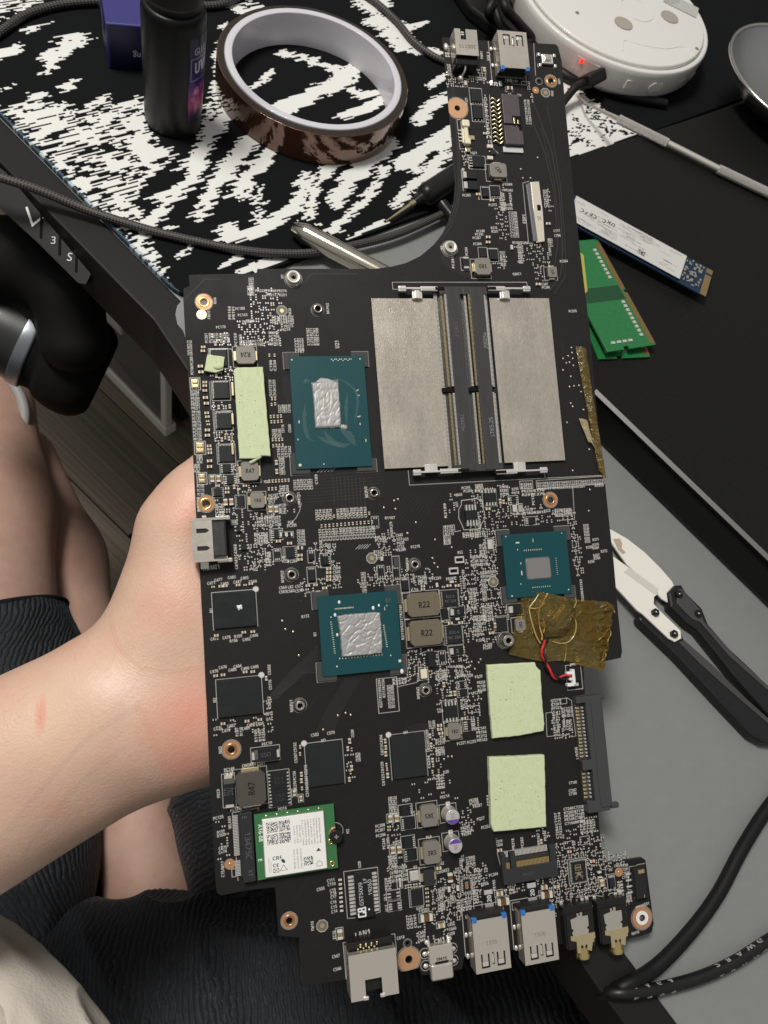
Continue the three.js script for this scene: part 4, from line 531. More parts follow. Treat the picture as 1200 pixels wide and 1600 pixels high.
{
  const [m, r] = package_('processor', 'dark green processor with cracked grey thermal paste on its die', [451.3, 557, 581.7, 728], 1.3);
  // the far corners follow the board's axes, so one rectangle fits
  bonds(m, r, [[0, 1, 4, 4.5], [1, 1, 4.5, 4], [0, 0, 5, 6], [1, 0, 5.5, 3]]);
  const d = polyQ([[488, 597], [528.5, 592.5], [533.5, 667], [493, 668.5]], 2.1);
  mesh('die', prism(d.slice().reverse(), 1.3, 1.85, [], .05), M.die, m);
  pasteBlob('thermal_paste', m, polyQ([[487, 597], [529, 596], [533.5, 666.5], [492.5, 669]], 2.1), 1.5, 2.05, pasteMat, .3);
  mesh('thermal_paste', prism(polyQ([[493, 597], [501, 590.5], [512, 591.5], [521, 595], [523, 600], [505, 600]], 2.1).reverse(), 1.5, 2.15, [], .1), pasteMat, m);
  const arc = (pts, wd, hh = .12) => { const c = new THREE.CatmullRomCurve3(polyQ(pts, 1.4).map((p) => V(p[0], p[1], 1.33))), P = c.getSpacedPoints(40), pos = [], idx = []; P.forEach((p, i) => { const t = c.getTangentAt(i / 40), n = V(-t.y, t.x, 0), w = wd * Math.sin(Math.PI * i / 40) * (.55 + .9 * noise(i * .35, wd)) / 2 + .02; for (const [k, z] of [[-1, 0], [0, hh], [1, 0]]) pos.push(p.x + n.x * w * k, p.y + n.y * w * k, p.z + z); if (i < 40) for (let k = 0; k < 2; k++) { const a = i * 3 + k; idx.push(a, a + 3, a + 1, a + 1, a + 3, a + 4); } }); const g = new THREE.BufferGeometry(); g.setAttribute('position', new THREE.Float32BufferAttribute(pos, 3)); g.setIndex(idx); g.computeVertexNormals(); return plain(g); };
  mesh('paste_smear', [arc([[477, 630], [476, 660], [482, 684], [492, 690]], 1.6), arc([[505, 672], [520, 690], [538, 696], [548, 692]], 2.2), arc([[530, 668], [545, 680], [556, 697]], 2.6), arc([[494, 680], [515, 692], [536, 697]], 1.6), arc([[516, 588], [540, 597], [556, 612], [559, 630], [553, 664]], .8), arc([[543, 614], [541, 640], [542, 665]], 1.1), arc([[474, 599], [479, 595], [484, 598]], 1.4)], smearMat, m);
  mesh('thermal_paste', [arc([[530, 668], [538, 667], [543, 671]], 2.2, .7), arc([[556, 612], [561, 608]], .5, .2), arc([[558, 619], [563, 617]], .5, .2), arc([[557, 652], [565, 650]], .6, .2)], pasteMat, m);
  substrateDots(m, r, 1.3, [[.035, .03, .5, .5], [.945, .03, .45, .45], [.05, .965, .9, .9], [.075, .585, .35, 1.0], [.045, .74, .3, .6], [.36, .965, .3, .6], [.88, .62, .3, .8], [.94, .77, .3, 1], ...Array.from({ length: 13 }, (_, i) => [.56 + i * .022, .03 + (i % 3 === 1 ? .012 : 0), .42, .3])]);
}
{
  const [m, r] = package_('graphics_chip', 'blue green graphics chip with a thick square of grey thermal paste', [495.9, 932.5, 629.3, 1044.5], 1.3);
  bonds(m, r, [[0, 1, 4.2, 4.6], [1, 1, 4.2, 5], [0, 0, 5, 5], [1, 0, 4.5, 5]]);
  const P = [[529, 963], [593, 957], [597, 1020], [534.8, 1026]];
  mesh('die', prism(polyQ(P, 1.7).reverse(), 1.3, 1.8, [], .05), M.die, m);
  pasteBlob('thermal_paste', m, polyQ([[527, 962], [594.5, 956.5], [598, 1020.5], [534, 1027]], 2.1), 1.4, 2.15, pasteMat, .42, 56);
  for (const [x, y, a] of [[530, 941, .9], [583, 950, 1.0], [592, 946, .7], [523.5, 961, .9], [527, 992, .8], [628, 1049, 1.2]]) { const [u, v] = q(x, y, 1.3), g = new THREE.SphereGeometry(a * .55, 9, 7).scale(1, 1.35, .6).translate(u, v, 1.35); mesh('paste_blob', g, M.white, m); }
  const ds = []; for (let i = 0; i < 15; i++) { ds.push([.21 + i * .016, .17, .2, .5], [.22 + i * .038, .795, .25, .62], [.145 + i * .0015, .33 + i * .028, .55, .2]); if (i < 12) ds.push([.80 + i * .002, .43 + i * .025, .6, .2]); }
  substrateDots(m, r, 1.3, [...ds, [.18, .89, .5, .5], [.86, .82, .4, .4], [.86, .185, .35, .35], [.15, .27, .4, .4], [.97, .9, .9, .9], [.83, .22, .2, 1.2]]);
  print('marking', m, lerp(r[0], r[1], .885), lerp(r[3], r[2], .115), 1.32, 1.7, 1.7, (c, w, h) => { c.fillStyle = '#4d4f4c'; for (let i = 0; i < 8; i++) for (let j = 0; j < 8; j++) if (i === 0 || j === 7 || hash(i, j, 4) > .45) c.fillRect(i * w / 8, j * h / 8, w / 8 + .5, h / 8 + .5); }, 0, 18);
}
{
  const [m, r] = package_('chipset', 'small dark green chipset with bare mirror grey die', [784, 835.7, 894, 926.7], 1.2);
  bonds(m, r, [[0, 1, 3.6, 4.2], [1, 1, 4.5, 3.6], [0, 0, 4, 4.5], [1, 0, 3, 3]]);
  const k = rect(821.8, 873.5, 861, 902, 1.6), pts = [[k[0] + .6, k[2]], [k[1] - .6, k[2]], [k[1], k[2] + .6], [k[1], k[3] - .6], [k[1] - .6, k[3]], [k[0] + .6, k[3]], [k[0], k[3] - .6], [k[0], k[2] + .6]];
  mesh('die_rim', prism(pts.map(([x, y]) => [x + Math.sign(x - (k[0] + k[1]) / 2) * .35, y + Math.sign(y - (k[2] + k[3]) / 2) * .35]), 1.15, 1.4), std([.12, .11, .1], .5), m);
  mesh('die', prism(pts, 1.2, 1.65, [], .05), M.die, m);
  const ds = []; for (let i = 0; i < 9; i++) ds.push([.32 + i * .033, .27, .22, .5], [.40 + i * .033, .86, .25, .4], [.80, .43 + i * .032, .4, .16]);
  substrateDots(m, r, 1.2, [...ds, [.06, .03, .4, .4], [.93, .035, .35, .35], [.07, .965, .5, .5], [.95, .94, .45, .45], [.23, .14, 1.4, .5], [.22, .25, .3, .5], [.25, .47, .3, .7], [.25, .62, .4, 1.6], [.22, .79, .3, .5], [.47, .12, .18, 1.4]]);
}
// ---- video memory
for (const [x0, y0, x1, y1, cx, cy, l] of [[332.5, 928, 401, 977, 1, 1, 'upper left memory chip with a fleck of white paste'], [339, 1064.6, 410, 1114, 1, 1, 0], [478, 1164.6, 538, 1223, 0, 1, 0], [610.4, 1151, 668, 1211, 0, 1, 0]]) {
  const r = rect(x0, y0, x1, y1, .95); take(r, .4);
  const m = mesh('memory_chip', box3(r[0], r[1], r[2], r[3], .2, .95, .08), M.vram, board); if (l) m.userData.label = l;
  const k = .45; silk.push(['l', [[r[0] - k, r[2] - k], [r[0] - k, r[3] + k], [r[1] + k, r[3] + k], [r[1] + k, r[2] - k]], .26]); silk.push(['d', cx ? r[1] + .5 : r[0] - .5, r[3] + .5, 1.05]);
  if (l) { const [u, v] = q(374, 949, 1); mesh('paste_blob', [[0, 0, .8], [.5, .45, .5], [-.55, .5, .35], [.55, -.3, .5], [-.2, -.75, .28]].map(([a, b, r]) => new THREE.SphereGeometry(r, 10, 8).scale(1, .9, .55).translate(u + a, v + b, 1.05)), M.white, m); }
}
// ---- memory sockets: two black housings back to back, contact rows, spring latches; two metal shields beside them
const shieldMat = std([1, 1, 1], .55, .35, { map: canvasTex(512, 512, (c, w, h) => { const im = c.createImageData(w, h); for (let i = 0; i < w * h; i++) { const x = i % w, y = i / w | 0, n = (grainN[(y & 255) * 256 + (x & 255)] - .5) * 26 + (grainN[((x * 3) & 255) * 256 + (y >> 3 & 255)] - .5) * 14 + (cloudN[(y >> 1 & 255) * 256 + (x >> 1 & 255)] - .5) * 16 + (hash(x, y, 2) > .985 ? 26 : 0); im.data.set([173 + n, 166 + n, 155 + n, 255], i * 4); } c.putImageData(im, 0, 0); for (let i = 0; i < 26; i++) { c.strokeStyle = `rgba(${rnd() < .5 ? '215,208,198' : '120,114,106'},.3)`; c.lineWidth = rr(.5, 1.2); const a = rnd() * w, b = rnd() * h; c.beginPath(); c.moveTo(a, b); c.lineTo(a + rr(-40, 40), b + rr(-60, 60)); c.stroke(); } }), bumpMap: rep(grainBump, 5), bumpScale: 5e-5, roughnessMap: smudge });
for (const [x0, y0, x1, y1] of [[580, 466, 702, 728], [764.5, 465.5, 883.3, 719]]) { const r = rect(x0, y0, x1, y1, 1.2); take(r); mesh('memory_shield', box3(r[0], r[1], r[2], r[3], .9, 1.2, .05), shieldMat, board); }
const DIMM = rect(688, 447, 772, 736, 3);
take(DIMM, 1);
{
  const top = DIMM[3], bot = DIMM[2], H = 3.6, keyV = q(720, 608, 3)[1];
  const bars = [[[697, 450, 742, 733], 'left'], [[736, 450, 777, 733], 'right']];
  const uAt = (x, y) => q(x, y, 3)[0];
  // u positions of the rows, measured along the middle line of the sockets
  const s1 = [uAt(706, 560), uAt(727, 560)], s2 = [uAt(743, 560), uAt(764, 560)];
  const contacts = (u0, u1, lean, parent, mat) => { const g = []; for (let v = bot + 2.2; v < top - 2.2; v += .5) { if (Math.abs(v - keyV) < 1.3) continue; g.push(box3(u0, u1, v - .14, v + .14, lean[0], lean[1])); } const m = mesh('contact_row', g, mat, parent); m.userData.kind = 'stuff'; };
  for (const [n, s, side] of [[0, s1, -1], [1, s2, 1]]) {
    const m = mesh('memory_socket', [box3(s[0], s[1], bot + .6, top - .6, .3, H, .15), box3(s[0] - 2.6, s[1] + 1.6, top - 3.2, top - .2, .3, H - .3, .2), box3(s[0] - 2.6, s[1] + 1.6, bot + .2, bot + 3, .3, H - .3, .2), box3(s[0] - 4.6, s[0], bot + .8, top - .8, .3, .9)], M.darkGrey, board);
    contacts(s[0] - 2.3, s[0] - 1.5, [.9, 2.6], m, n ? M.tin : M.goldPale); contacts(s[0] - .9, s[0] - .1, [.9, 3.1], m, n ? M.goldPale : M.tin);
    contacts(s[0] - 4.4, s[0] - 3.1, [.1, 1.0], m, M.tin);
    if (n) { contacts(s[1] + .1, s[1] + .8, [.9, 3.0], m, M.tin); contacts(s[1] + 1.2, s[1] + 2.1, [.1, 1.1], m, M.pads); }
    mesh('key', box3(s[0] - 4.5, s[0] + .2, keyV - .75, keyV + .75, .5, 2.4), M.hole, m);
    const ink = '#8f9398';
    if (n) { print('marking', m, uAt(757, 532), q(757, 532, H)[1], H + .03, 9, 1.9, textPrint('20025a', ink, 'sans-serif', 1), Math.PI / 2, 14); print('marking', m, uAt(767, 667), q(767, 667, H)[1], H + .03, 9.5, 2.1, textPrint('LTK5.2S', ink, 'sans-serif', 1), Math.PI / 2, 14); }
    else { print('marking', m, uAt(722, 660), q(722, 660, H)[1], H + .03, 7.5, 1.9, textPrint('19423n', '#74787d', 'sans-serif', 1), -Math.PI / 2, 14); print('marking', m, uAt(713, 515), q(713, 515, H)[1], H + .03, 7.5, 1.9, textPrint('LTK5.2', '#5c6064', 'sans-serif', 1), -Math.PI / 2, 14); }
  }
  // latches: arm from the socket, hooked tab at its end
  for (const [xa, ya, xb, yb, tx0, ty0, tx1, ty1, up] of [[622, 446, 694, 456, 644, 452, 661, 466, 1], [760, 446, 829, 456, 781, 452, 798, 466, 1], [645, 731, 733, 742, 664, 725, 685, 737, -1], [773, 731, 856, 741, 803, 722, 823, 734, -1]]) {
    const r = rect(xa, ya, xb, yb, 3), t = rect(tx0, ty0, tx1, ty1, 3); take(r); const cv = (r[2] + r[3]) / 2;
    const m = mesh('socket_latch', [box3(r[0], r[1], cv - .35, cv + .35, 2.2, 3.6, .15), box3(lerp(r[0], r[1], up > 0 && xa < 700 || xa < 700 ? .48 : 0.02), lerp(r[0], r[1], xa < 700 ? .86 : .42), cv - .9, cv + .9, 2.6, 3.4, .25), box3(xa < 700 ? r[0] : r[1] - 3, xa < 700 ? r[0] + 3 : r[1], cv - 1.1, cv + 1.1, 1.8, 3.3, .3), box3(t[0], t[1], t[2], t[3], 1.3, 2.6, .3), box3(t[0] + .9, t[1] - .9, Math.min(t[2], cv), Math.max(t[3], cv), 1.3, 3.0, .3)], M.tin, board);
    mesh('latch_pivot', box3(lerp(r[0], r[1], xa < 700 ? .8 : .0), lerp(r[0], r[1], xa < 700 ? 1 : .2), cv - .5, cv + .5, 2.0, 3.7), M.hole, m);
  }
  L([[622, 452], [614, 452], [613, 441], [823, 441], [825, 452]]); L([[638, 735], [640, 758], [945, 742.5]]); L([[851, 736], [852, 747]]); frameRect(812, 752, 833, 763, 1); L([[838, 751], [943, 744], [944.5, 756], [839, 764], [838, 751]]); L([[895, 760], [898, 811], [876, 813]]);
}
// ---- inductors
inductor(368, 541, 399.7, 568, 'R24', { turn: Math.PI });
inductor(376, 721, 405, 750, 'R47');
inductor(390.7, 770, 414, 793, '1R0');
inductor(636, 928, 689, 960.5, 'R22', { mat: M.inductorBrown, h: 3 }); inductor(640, 971, 693, 1006, 'R22', { mat: M.inductorBrown, h: 3 });
inductor(765, 254, 793, 277, '4R7', { turn: 2.2, vertical: 1 }); inductor(741.6, 403, 768, 429, '1R0', { turn: Math.PI }); inductor(856, 417, 871, 433, '2R2', { turn: 1.8, vertical: 1, h: 1.6 });
inductor(700, 1131, 721, 1154, '1R2', { h: 1.8 }); inductor(657, 1260, 685, 1290, '3R3', { turn: Math.PI }); inductor(661, 1317, 689, 1348, '3R3');
inductor(368, 1209, 417, 1256, 'R47', { mat: M.inductorDark, vertical: 1, turn: Math.PI / 2, h: 3.4 });
inductor(805, 968, 822, 985, '2R2', { turn: Math.PI / 2, vertical: 1, h: 1.6 });
inductor(661, 1361, 680, 1381, '', { mat: std([.03, .03, .035], .4), h: 1.4 });
for (const [y0, y1] of [[597, 618], [646, 663], [692, 710]]) { const r = rect(361, y0, 366, y1, 1.3); mesh('inductor_terminal', box3(r[0], r[1], r[2], r[3], .02, 1.3, .15), M.goldPale, board); }
// ---- black chips
chip(736, 138, 754, 159, { pins: 'tb', pitch: 1.2, out: .5 }); chip(739, 163, 756, 185, { pins: 'b', pitch: 1.2, out: .6 }); chip(737.5, 243, 756, 261, { pins: 'l', pitch: 1.1, out: 1 });
chip(728, 267, 746, 279, { pins: 'l', pitch: 3, w: 2.4, out: 1.2, name: 'diode', h: 1.4, frame: 0 }); chip(729, 282, 748, 296, { pins: 'l', pitch: 3, w: 2.6, out: 1.2, name: 'diode', h: 1.4, frame: 0 }); L([[726, 264], [721, 265], [724, 298], [730, 298]]);
chip(754, 293, 765, 307, { pins: 't', pitch: .7, w: .35, out: .5 }); chip(768, 291, 782, 305, { pins: 'b', pitch: .7, w: .35, out: .5 }); chip(750, 387, 762, 401, { pins: 'b', pitch: .7, w: .35 }); chip(765, 389, 779, 405, { pins: 't', pitch: .7, w: .35 });
chip(723, 403, 734, 417, { pins: 'tb', pitch: 2.4, w: 2, out: .5, name: 'tantalum_capacitor', h: 1.4 });
for (const [x0, y0, x1, y1] of [[328, 546, 355, 572], [332.5, 597, 358, 622], [337, 645, 362, 669], [341, 696, 366, 721]]) chip(x0, y0, x1, y1, { pins: 'lt', pitch: .5, w: .22, out: .28, h: .8 });
chip(347.5, 725, 361, 738, { pins: 'lr', pitch: .85, w: .4, out: .6 }); chip(354, 743, 366, 756, { pins: 'lr', pitch: .85, w: .4, out: .7 }); chip(334, 764, 347, 774.5, { pins: 'lr', pitch: .6, w: .25, out: .3 }); chip(370, 776, 381, 791, { pins: 'lb', pitch: .6, w: .25, out: .3 });
chip(428, 828, 436, 841, { pins: 'lr', pitch: .8, w: .35, out: 1.2 }); chip(446, 856, 461, 871, { pins: 'lr', pitch: .7, w: .3, out: .5 }); chip(429, 862, 438, 871, { pins: 'tb', pitch: .7, w: .4, out: .8 }); chip(482, 890, 493, 907, { pins: 't', pitch: .6, w: .3, out: .6 }); chip(483, 865, 491, 874, { pins: 't', pitch: .7, w: .4, out: .8 }); chip(504, 869, 514, 882, { pins: 'tr', pitch: .7, w: .35, out: .6 });
chip(369, 820, 376, 831, { pins: 'lr', pitch: 1.2, w: .5, out: .6, frame: 0 }); chip(376, 850, 386, 859, { pins: 'lr', pitch: 1.2, w: .5, out: .6, frame: 0 });
chip(727, 797, 747, 813, { pins: 'tb', pitch: 1.15, w: .5, out: 1.9, h: 1.5, frame: 0 }); L([[721, 782], [746, 779], [754, 783], [754, 792], [757, 800], [757, 812], [752, 819], [751, 826], [725, 828], [722, 820], [717, 810], [717, 796], [721, 789], [721, 782]], 1.3);
chip(690, 924.5, 717, 946, { pins: 'lr', pitch: .5, w: .22, out: .25, text: 'R22 4|NC 204', h: .8 }); chip(696, 979.5, 723.5, 1004, { pins: 'lr', pitch: .5, w: .22, out: .25, text: 'R22 4|NC 204', h: .8 });
for (const [a, b, c, d] of [[708, 950, 724, 962], [707, 1011.5, 722, 1022.5]]) chip(a, b, c, d, { pins: 'l', pitch: 3, w: 2.1, out: 1.0, h: 1.5, name: 'tantalum_capacitor', text: '35|19', ink: '#b9b9b4' });
chip(592, 888, 600, 899, { pins: 'tb', pitch: .8, w: .4, out: .7 }); chip(615, 871, 624, 885, { mat: std(.05, .45) }); chip(616, 889, 624, 901, { pins: 'tb', pitch: .8, w: .4, out: .7 }); chip(628, 907, 639, 922, { pins: 't', pitch: .65, w: .35, out: .7 }); chip(583, 811, 591, 820, { pins: 'tb', pitch: .9, w: .4, out: .7 });
for (const [x, y] of [[718, 874.5], [709, 892]]) { const [u, v] = q(x, y, .6); take([u - 2, u + 2, v - 1.6, v + 1.6]); const m = mesh('shunt_resistor', [box3(u - 1.7, u + 1.7, v + .55, v + 1.25, .02, .8, .1), box3(u - 1.7, u + 1.7, v - 1.3, v - .6, .02, .8, .1), box3(u - 1.8, u - 1.3, v - 1.2, v + 1.2, .02, .7, .1), box3(u + 1.3, u + 1.8, v - 1.2, v + 1.2, .02, .7, .1)], M.tin, board); mesh('resistor_core', box3(u - 1.4, u + 1.4, v - .6, v + .6, .02, .6), M.hole, m); }
chip(757, 770, 776.5, 785, { pins: 'tb', pitch: 1.2, w: .5, out: 1.1, h: 1.2 }); chip(800, 776, 807, 786, { pins: 'lr', pitch: .75, w: .35, out: .9 }); chip(774.7, 966, 793, 985, { pins: 'lt', pitch: .6, w: .28, out: .3 }); chip(800, 945.5, 815, 958, { pins: 'l', pitch: 3, w: 2.4, out: 1.2, h: 1.5, name: 'tantalum_capacitor' });
chip(826, 809, 834, 818, { pins: 'l', pitch: .6, w: .35, out: 1.1 });
chip(694, 1103, 716, 1121, { pins: 'tb', pitch: 1.2, w: .5, out: 1.3, h: 1.3 }); chip(719, 1067, 726, 1074, { pins: 'lr', pitch: .6, w: .3, out: .8 }); chip(719, 1079, 729, 1087, { pins: 'l', pitch: .6, w: .3, out: .6 }); chip(731, 1127, 737, 1140, { pins: 'lr', pitch: .8, w: .4, out: 1.4 }); chip(688, 1023, 696, 1033, { pins: 'tb', pitch: .7, w: .35, out: .9 }); chip(668, 1018, 680, 1042, { pins: 't', pitch: 1, w: .5, out: .8, frame: 0 });
chip(396.5, 1172, 434, 1187, { h: 1.9, name: 'tantalum_capacitor', pins: 'lr', pitch: 3, w: 2.4, out: .7, text: 'OSS', turn: Math.PI, ink: '#565656' }); chip(348.5, 1217, 367, 1257, { h: 1.9, name: 'tantalum_capacitor', pins: 'tb', pitch: 4, w: 2.6, out: .8, text: 'OSS', turn: -Math.PI / 2, ink: '#565656' });
{ const strips = [[396.5, 1172, 404, 1187], [348.5, 1217, 367, 1224]]; for (const s of strips) { const r = rect(...s, 1.9); mesh('polarity_stripe', box3(r[0] + .1, r[1] - .1, r[2] + .1, r[3] - .1, 1.85, 1.93), std([.09, .085, .075], .5), board); } }
chip(421, 1208, 450, 1231, { pins: 'lr', pitch: 1.1, w: .4, out: .5, h: .9, text: '4N 18|83 AG|5X 3N', turn: Math.PI / 2, ink: '#4a4a48' }); chip(423, 1235, 452, 1257, { pins: 'lr', pitch: 1.1, w: .4, out: .5, h: .9, text: '4N 18|83 AG|5X 3N', turn: Math.PI / 2, ink: '#4a4a48' });
for (const [a, b, c, d, s] of [[627, 1261, 642, 1273, 'r'], [631, 1280, 647, 1294, 'l'], [631, 1310, 646, 1324, 'r'], [636, 1330, 650, 1343, 'l']]) chip(a, b, c, d, { pins: s, pitch: .75, w: .4, out: .6 });
chip(642, 1391, 661, 1413, { pins: 'lt', pitch: .55, w: .25, out: .3 }); chip(611, 1395, 620, 1404, { pins: 'lr', pitch: .95, w: .45, out: 1.2 }); chip(613, 1412, 622, 1422, { pins: 'lr', pitch: .95, w: .45, out: 1.2 });
{ const r = rect(722, 1374, 737, 1393, .6), m = chip(722, 1374, 737, 1393, { h: .5, pins: '4', pitch: .6, w: .3, out: .5 }); const g = []; for (let i = 0; i < 2; i++) for (let j = 0; j < 3; j++) g.push(box3(lerp(r[0], r[1], .32 + .2 * i), lerp(r[0], r[1], .47 + .2 * i), lerp(r[2], r[3], .25 + .18 * j), lerp(r[2], r[3], .4 + .18 * j), .48, .53)); mesh('thermal_pad', g, M.copper, m); }
chip(890.5, 1347, 918, 1377, { pins: 'lrtb', pitch: .5, w: .24, out: .25, h: .9 }); chip(952, 1373, 962, 1386, { pins: 't', pitch: .6, w: .35, out: .8, mat: std([.02, .02, .03], .35) });
{ const [a, b, c, d] = rect(890.5, 1347, 918, 1377, .9); print('marking', board, (a + b) / 2, (c + d) / 2, .93, 4.2, 5.4, (x, w, h) => { x.strokeStyle = x.fillStyle = '#8d7d62'; x.lineWidth = h * .045; for (let i = 0; i < 2; i++) x.strokeRect(w * .22, h * (.06 + i * .19), w * .5, h * .14); x.beginPath(); x.ellipse(w / 2, h * .62, w * .2, h * .12, 0, 0, 7); x.fill(); for (const s of [-1, 1]) for (const k of [-.1, .16, .34]) { x.beginPath(); x.moveTo(w / 2, h * .64); x.lineTo(w * (.5 + s * .3), h * (.62 + k)); x.lineTo(w * (.5 + s * .36), h * (.7 + k)); x.stroke(); } }, 0, 22); }
for (const [a, b, c, d] of [[757, 1391.5, 771, 1417], [824, 1380.5, 839, 1409]]) { const r = rect(a, b, c, d, .8), m = chip(a, b, c, d, { h: .8, frame: 0, name: 'current_resistor' }); for (const s of [0, 1]) { const e = (r[3] - r[2]) * .26; mesh('terminal', box3(r[0] - .15, r[1] + .15, s ? r[3] - e : r[2], s ? r[3] : r[2] + e, .02, .9, .1), M.tin, m); } print('marking', m, (r[0] + r[1]) / 2, (r[2] + r[3]) / 2, .83, 2.8, 2.2, textPrint('20', '#d8d8d0', 'bold sans-serif', 1), Math.PI / 2); }
{ const r = rect(766.5, 233, 775, 241, .8); mesh('current_resistor', box3(r[0], r[1], r[2], r[3], .02, .7, .1), M.blackMatt, board); }
chip(786, 129, 800, 131, { frame: 0, h: .3 });
{ const [u, v] = q(775, 130, .6); for (const k of [-1, 1]) mesh('current_resistor', box3(u + k * 1.9 - .55, u + k * 1.9 + .55, v - 1.1, v + 1.1, .02, .7, .1), M.tin, board); print('marking', board, u, v, .1, 1.9, 2.2, textPrint('20', '#d8d8d0', 'bold sans-serif', 1), Math.PI / 2); }
// crystals
for (const [x0, y0, x1, y1, mat] of [[761.5, 843, 771, 858, M.tin], [657, 1046, 668.5, 1060, M.cream], [640, 1362, 655.5, 1375, M.tin], [801, 789, 808, 800, M.tin], [810, 789, 817, 800, M.nickel], [623, 1373, 628, 1387, M.tin]]) { const r = rect(x0, y0, x1, y1, .9); take(r); mesh('crystal', box3(r[0], r[1], r[2], r[3], .02, .9, .25), mat, board); const k = .5; silk.push(['l', [[r[0] - k, r[3] + k], [r[1] + k, r[3] + k], [r[1] + k, r[2] - k], [r[0] - k, r[2] - k], [r[0] - k, r[3] + k]], .26]); }
// big brown filter capacitors and a long one
caps('667 1435 h 12 b f; 787 1410 h 12 b f; 855 1399 h 12 b f; 704 1372 v 10 b; 531.6 1461 v 10 t f; 797 137 h 8 b f; 796 125 h 6 t f; 443 835 h 8 k; 452 835 h 8 k f');
// ---- electrolytic cans with a purple sector
for (const [bx, by, tx, ty, turn] of [[703, 1270, 707.6, 1277, -1], [706, 1313, 712, 1322, 1]]) {
  const h = 5.2, [u, v] = q(tx, ty, h), r = 2.55; take([u - 3, u + 3, v - 3, v + 3]);
  const m = mesh('can_capacitor', new THREE.LatheGeometry([[2.75, .02], [2.8, .7], [r, .75], [r, 1.3], [r - .14, 1.45], [r, 1.6], [r, h - .25], [r - .25, h], [0, h]].map((p) => new THREE.Vector2(...p)), 36).rotateX(Math.PI / 2).translate(u, v, 0), std([.7, .68, .66], .35, .6), board);
  const seg = ringPts(0, 0, r - .22, 20, turn > 0 ? .35 : Math.PI + .35, turn > 0 ? Math.PI - .35 : 2 * Math.PI - .35).map(([a, b]) => [a + u, b + v]);
  mesh('polarity_sector', prism(seg, h - .02, h + .03), std([.13, .06, .33], .45), m);
  print('marking', m, u, v - turn * .5, h + .035, 3.2, 2, (c, w, hh) => { c.fillStyle = '#5f5a62'; c.font = `${hh * .3}px sans-serif`; c.textAlign = 'center'; ['05 8L', '100', '16 AL'].forEach((s, i) => c.fillText(s, w / 2, hh * (.3 + i * .32))); }, turn > 0 ? 0 : Math.PI, 20);
  mesh('terminal', box3(u - .8, u + .8, v + (turn > 0 ? 2.6 : 2.4), v + 4, .02, .35, .05), M.tin, m);
  silk.push(['l', [[u - 3.2, v + 3.2], [u + 3, v + 3.2], [u + 3, v - 1]], .24], ['l', [[u - 3.2, v + 3.2], [u - 3.2, v - 3], [u - 1, v - 3]], .24]);
}
// ---- edge connectors
const uvw = (x, y, w) => { const [u, v] = q(x, y, w); return [u, v]; };
function usbPort(x0, y0, x1, y1, dir, text, tall = 6.4) { // dir -1: mouth towards the lower edge, +1: towards the upper one
  const r = rect(x0, y0, x1, y1, tall), [a, b, c, d] = r; take([a, b, c - 3, d + 3], 1);
  const m = mesh('usb_port', [box3(a + .4, b - .4, c + .4, d + 1.4, .3, tall - 1.2, .2)], M.blackMatt, board);
  const mouth = dir < 0 ? c : d, inn = dir < 0 ? 1 : -1, W = b - a, at = (s) => a + W * s, yv = (t) => mouth + inn * t;
  const slot = (s0, s1, t0, t1, tongue) => { const p = [[at(s0), yv(t0)], [at(s0), yv(t1)], [at(s0 + .045), yv(t1)], [at(s0 + .045), yv(t0 + 2.2)], [at(s1 - .045), yv(t0 + 2.2)], [at(s1 - .045), yv(t1)], [at(s1), yv(t1)], [at(s1), yv(t0)]]; return dir < 0 ? p.slice().reverse() : p; };
  const holes = [slot(.17, .41, 1.4, 6), slot(.62, .86, 1.4, 6), [[at(.475), yv(2.3)], [at(.475), yv(5.8)], [at(.51), yv(6.4)], [at(.545), yv(5.8)], [at(.545), yv(2.3)]]];
  mesh('port_shell', [prism([[a, c], [b, c], [b, d], [a, d]], tall - .32, tall, holes, 0), box3(a, a + .3, c, d, .4, tall - .1), box3(b - .3, b, c, d, .4, tall - .1), box3(a, b, c, d, .3, .6)], M.nickel, m);
  mesh('spring_tongue', [box3(at(.205), at(.375), Math.min(yv(1.9), yv(3.4)), Math.max(yv(1.9), yv(3.4)), tall - .6, tall - .12, .15), box3(at(.655), at(.825), Math.min(yv(1.9), yv(3.4)), Math.max(yv(1.9), yv(3.4)), tall - .6, tall - .12, .15), box3(at(.485), at(.535), Math.min(yv(2.6), yv(5.6)), Math.max(yv(2.6), yv(5.6)), tall - .5, tall - .15, .1)], M.pads, m);
  const back = dir < 0 ? d : c, bk = dir < 0 ? 1 : -1;
  for (const s of [.0, .86]) mesh('blue_tab', box3(at(s), at(s + .14), Math.min(back - .9 * bk, back + .9 * bk), Math.max(back - .9 * bk, back + .9 * bk), tall - 1.6, tall + .05, .25), M.blue, m);
  const lug = []; for (const [s, k] of [[a, -1], [b, 1]]) for (const t of [2.5, 9.5]) lug.push(new THREE.SphereGeometry(.95, 10, 7).scale(.7, 1, .55).translate(s + k * .75, yv(t + 1), .4)); mesh('solder_lug', lug, M.pads, m);
  if (text) print('marking', m, (a + b) / 2, lerp(c, d, dir < 0 ? .55 : .67), tall + .02, W * .42, 1.9, textPrint(text, '#8d8474', 'sans-serif', 1), dir > 0 ? Math.PI : .02);
  silk.push(['l', [[a - 1.4, mouth], [a - 1.4, back + bk * 2.2], [b + 1.2, back + bk * 2.2], [b + 1.2, mouth]], .26]);
  return m;
}
usbPort(737.5, 1440, 799, 1512, -1, '1936').userData.label = 'left of the two lower usb ports'; usbPort(814, 1428, 873.7, 1499, -1, '1936').userData.label = 'right of the two lower usb ports'; usbPort(777, 47, 828, 108, 1, '').userData.label = 'usb port at the upper end of the board';
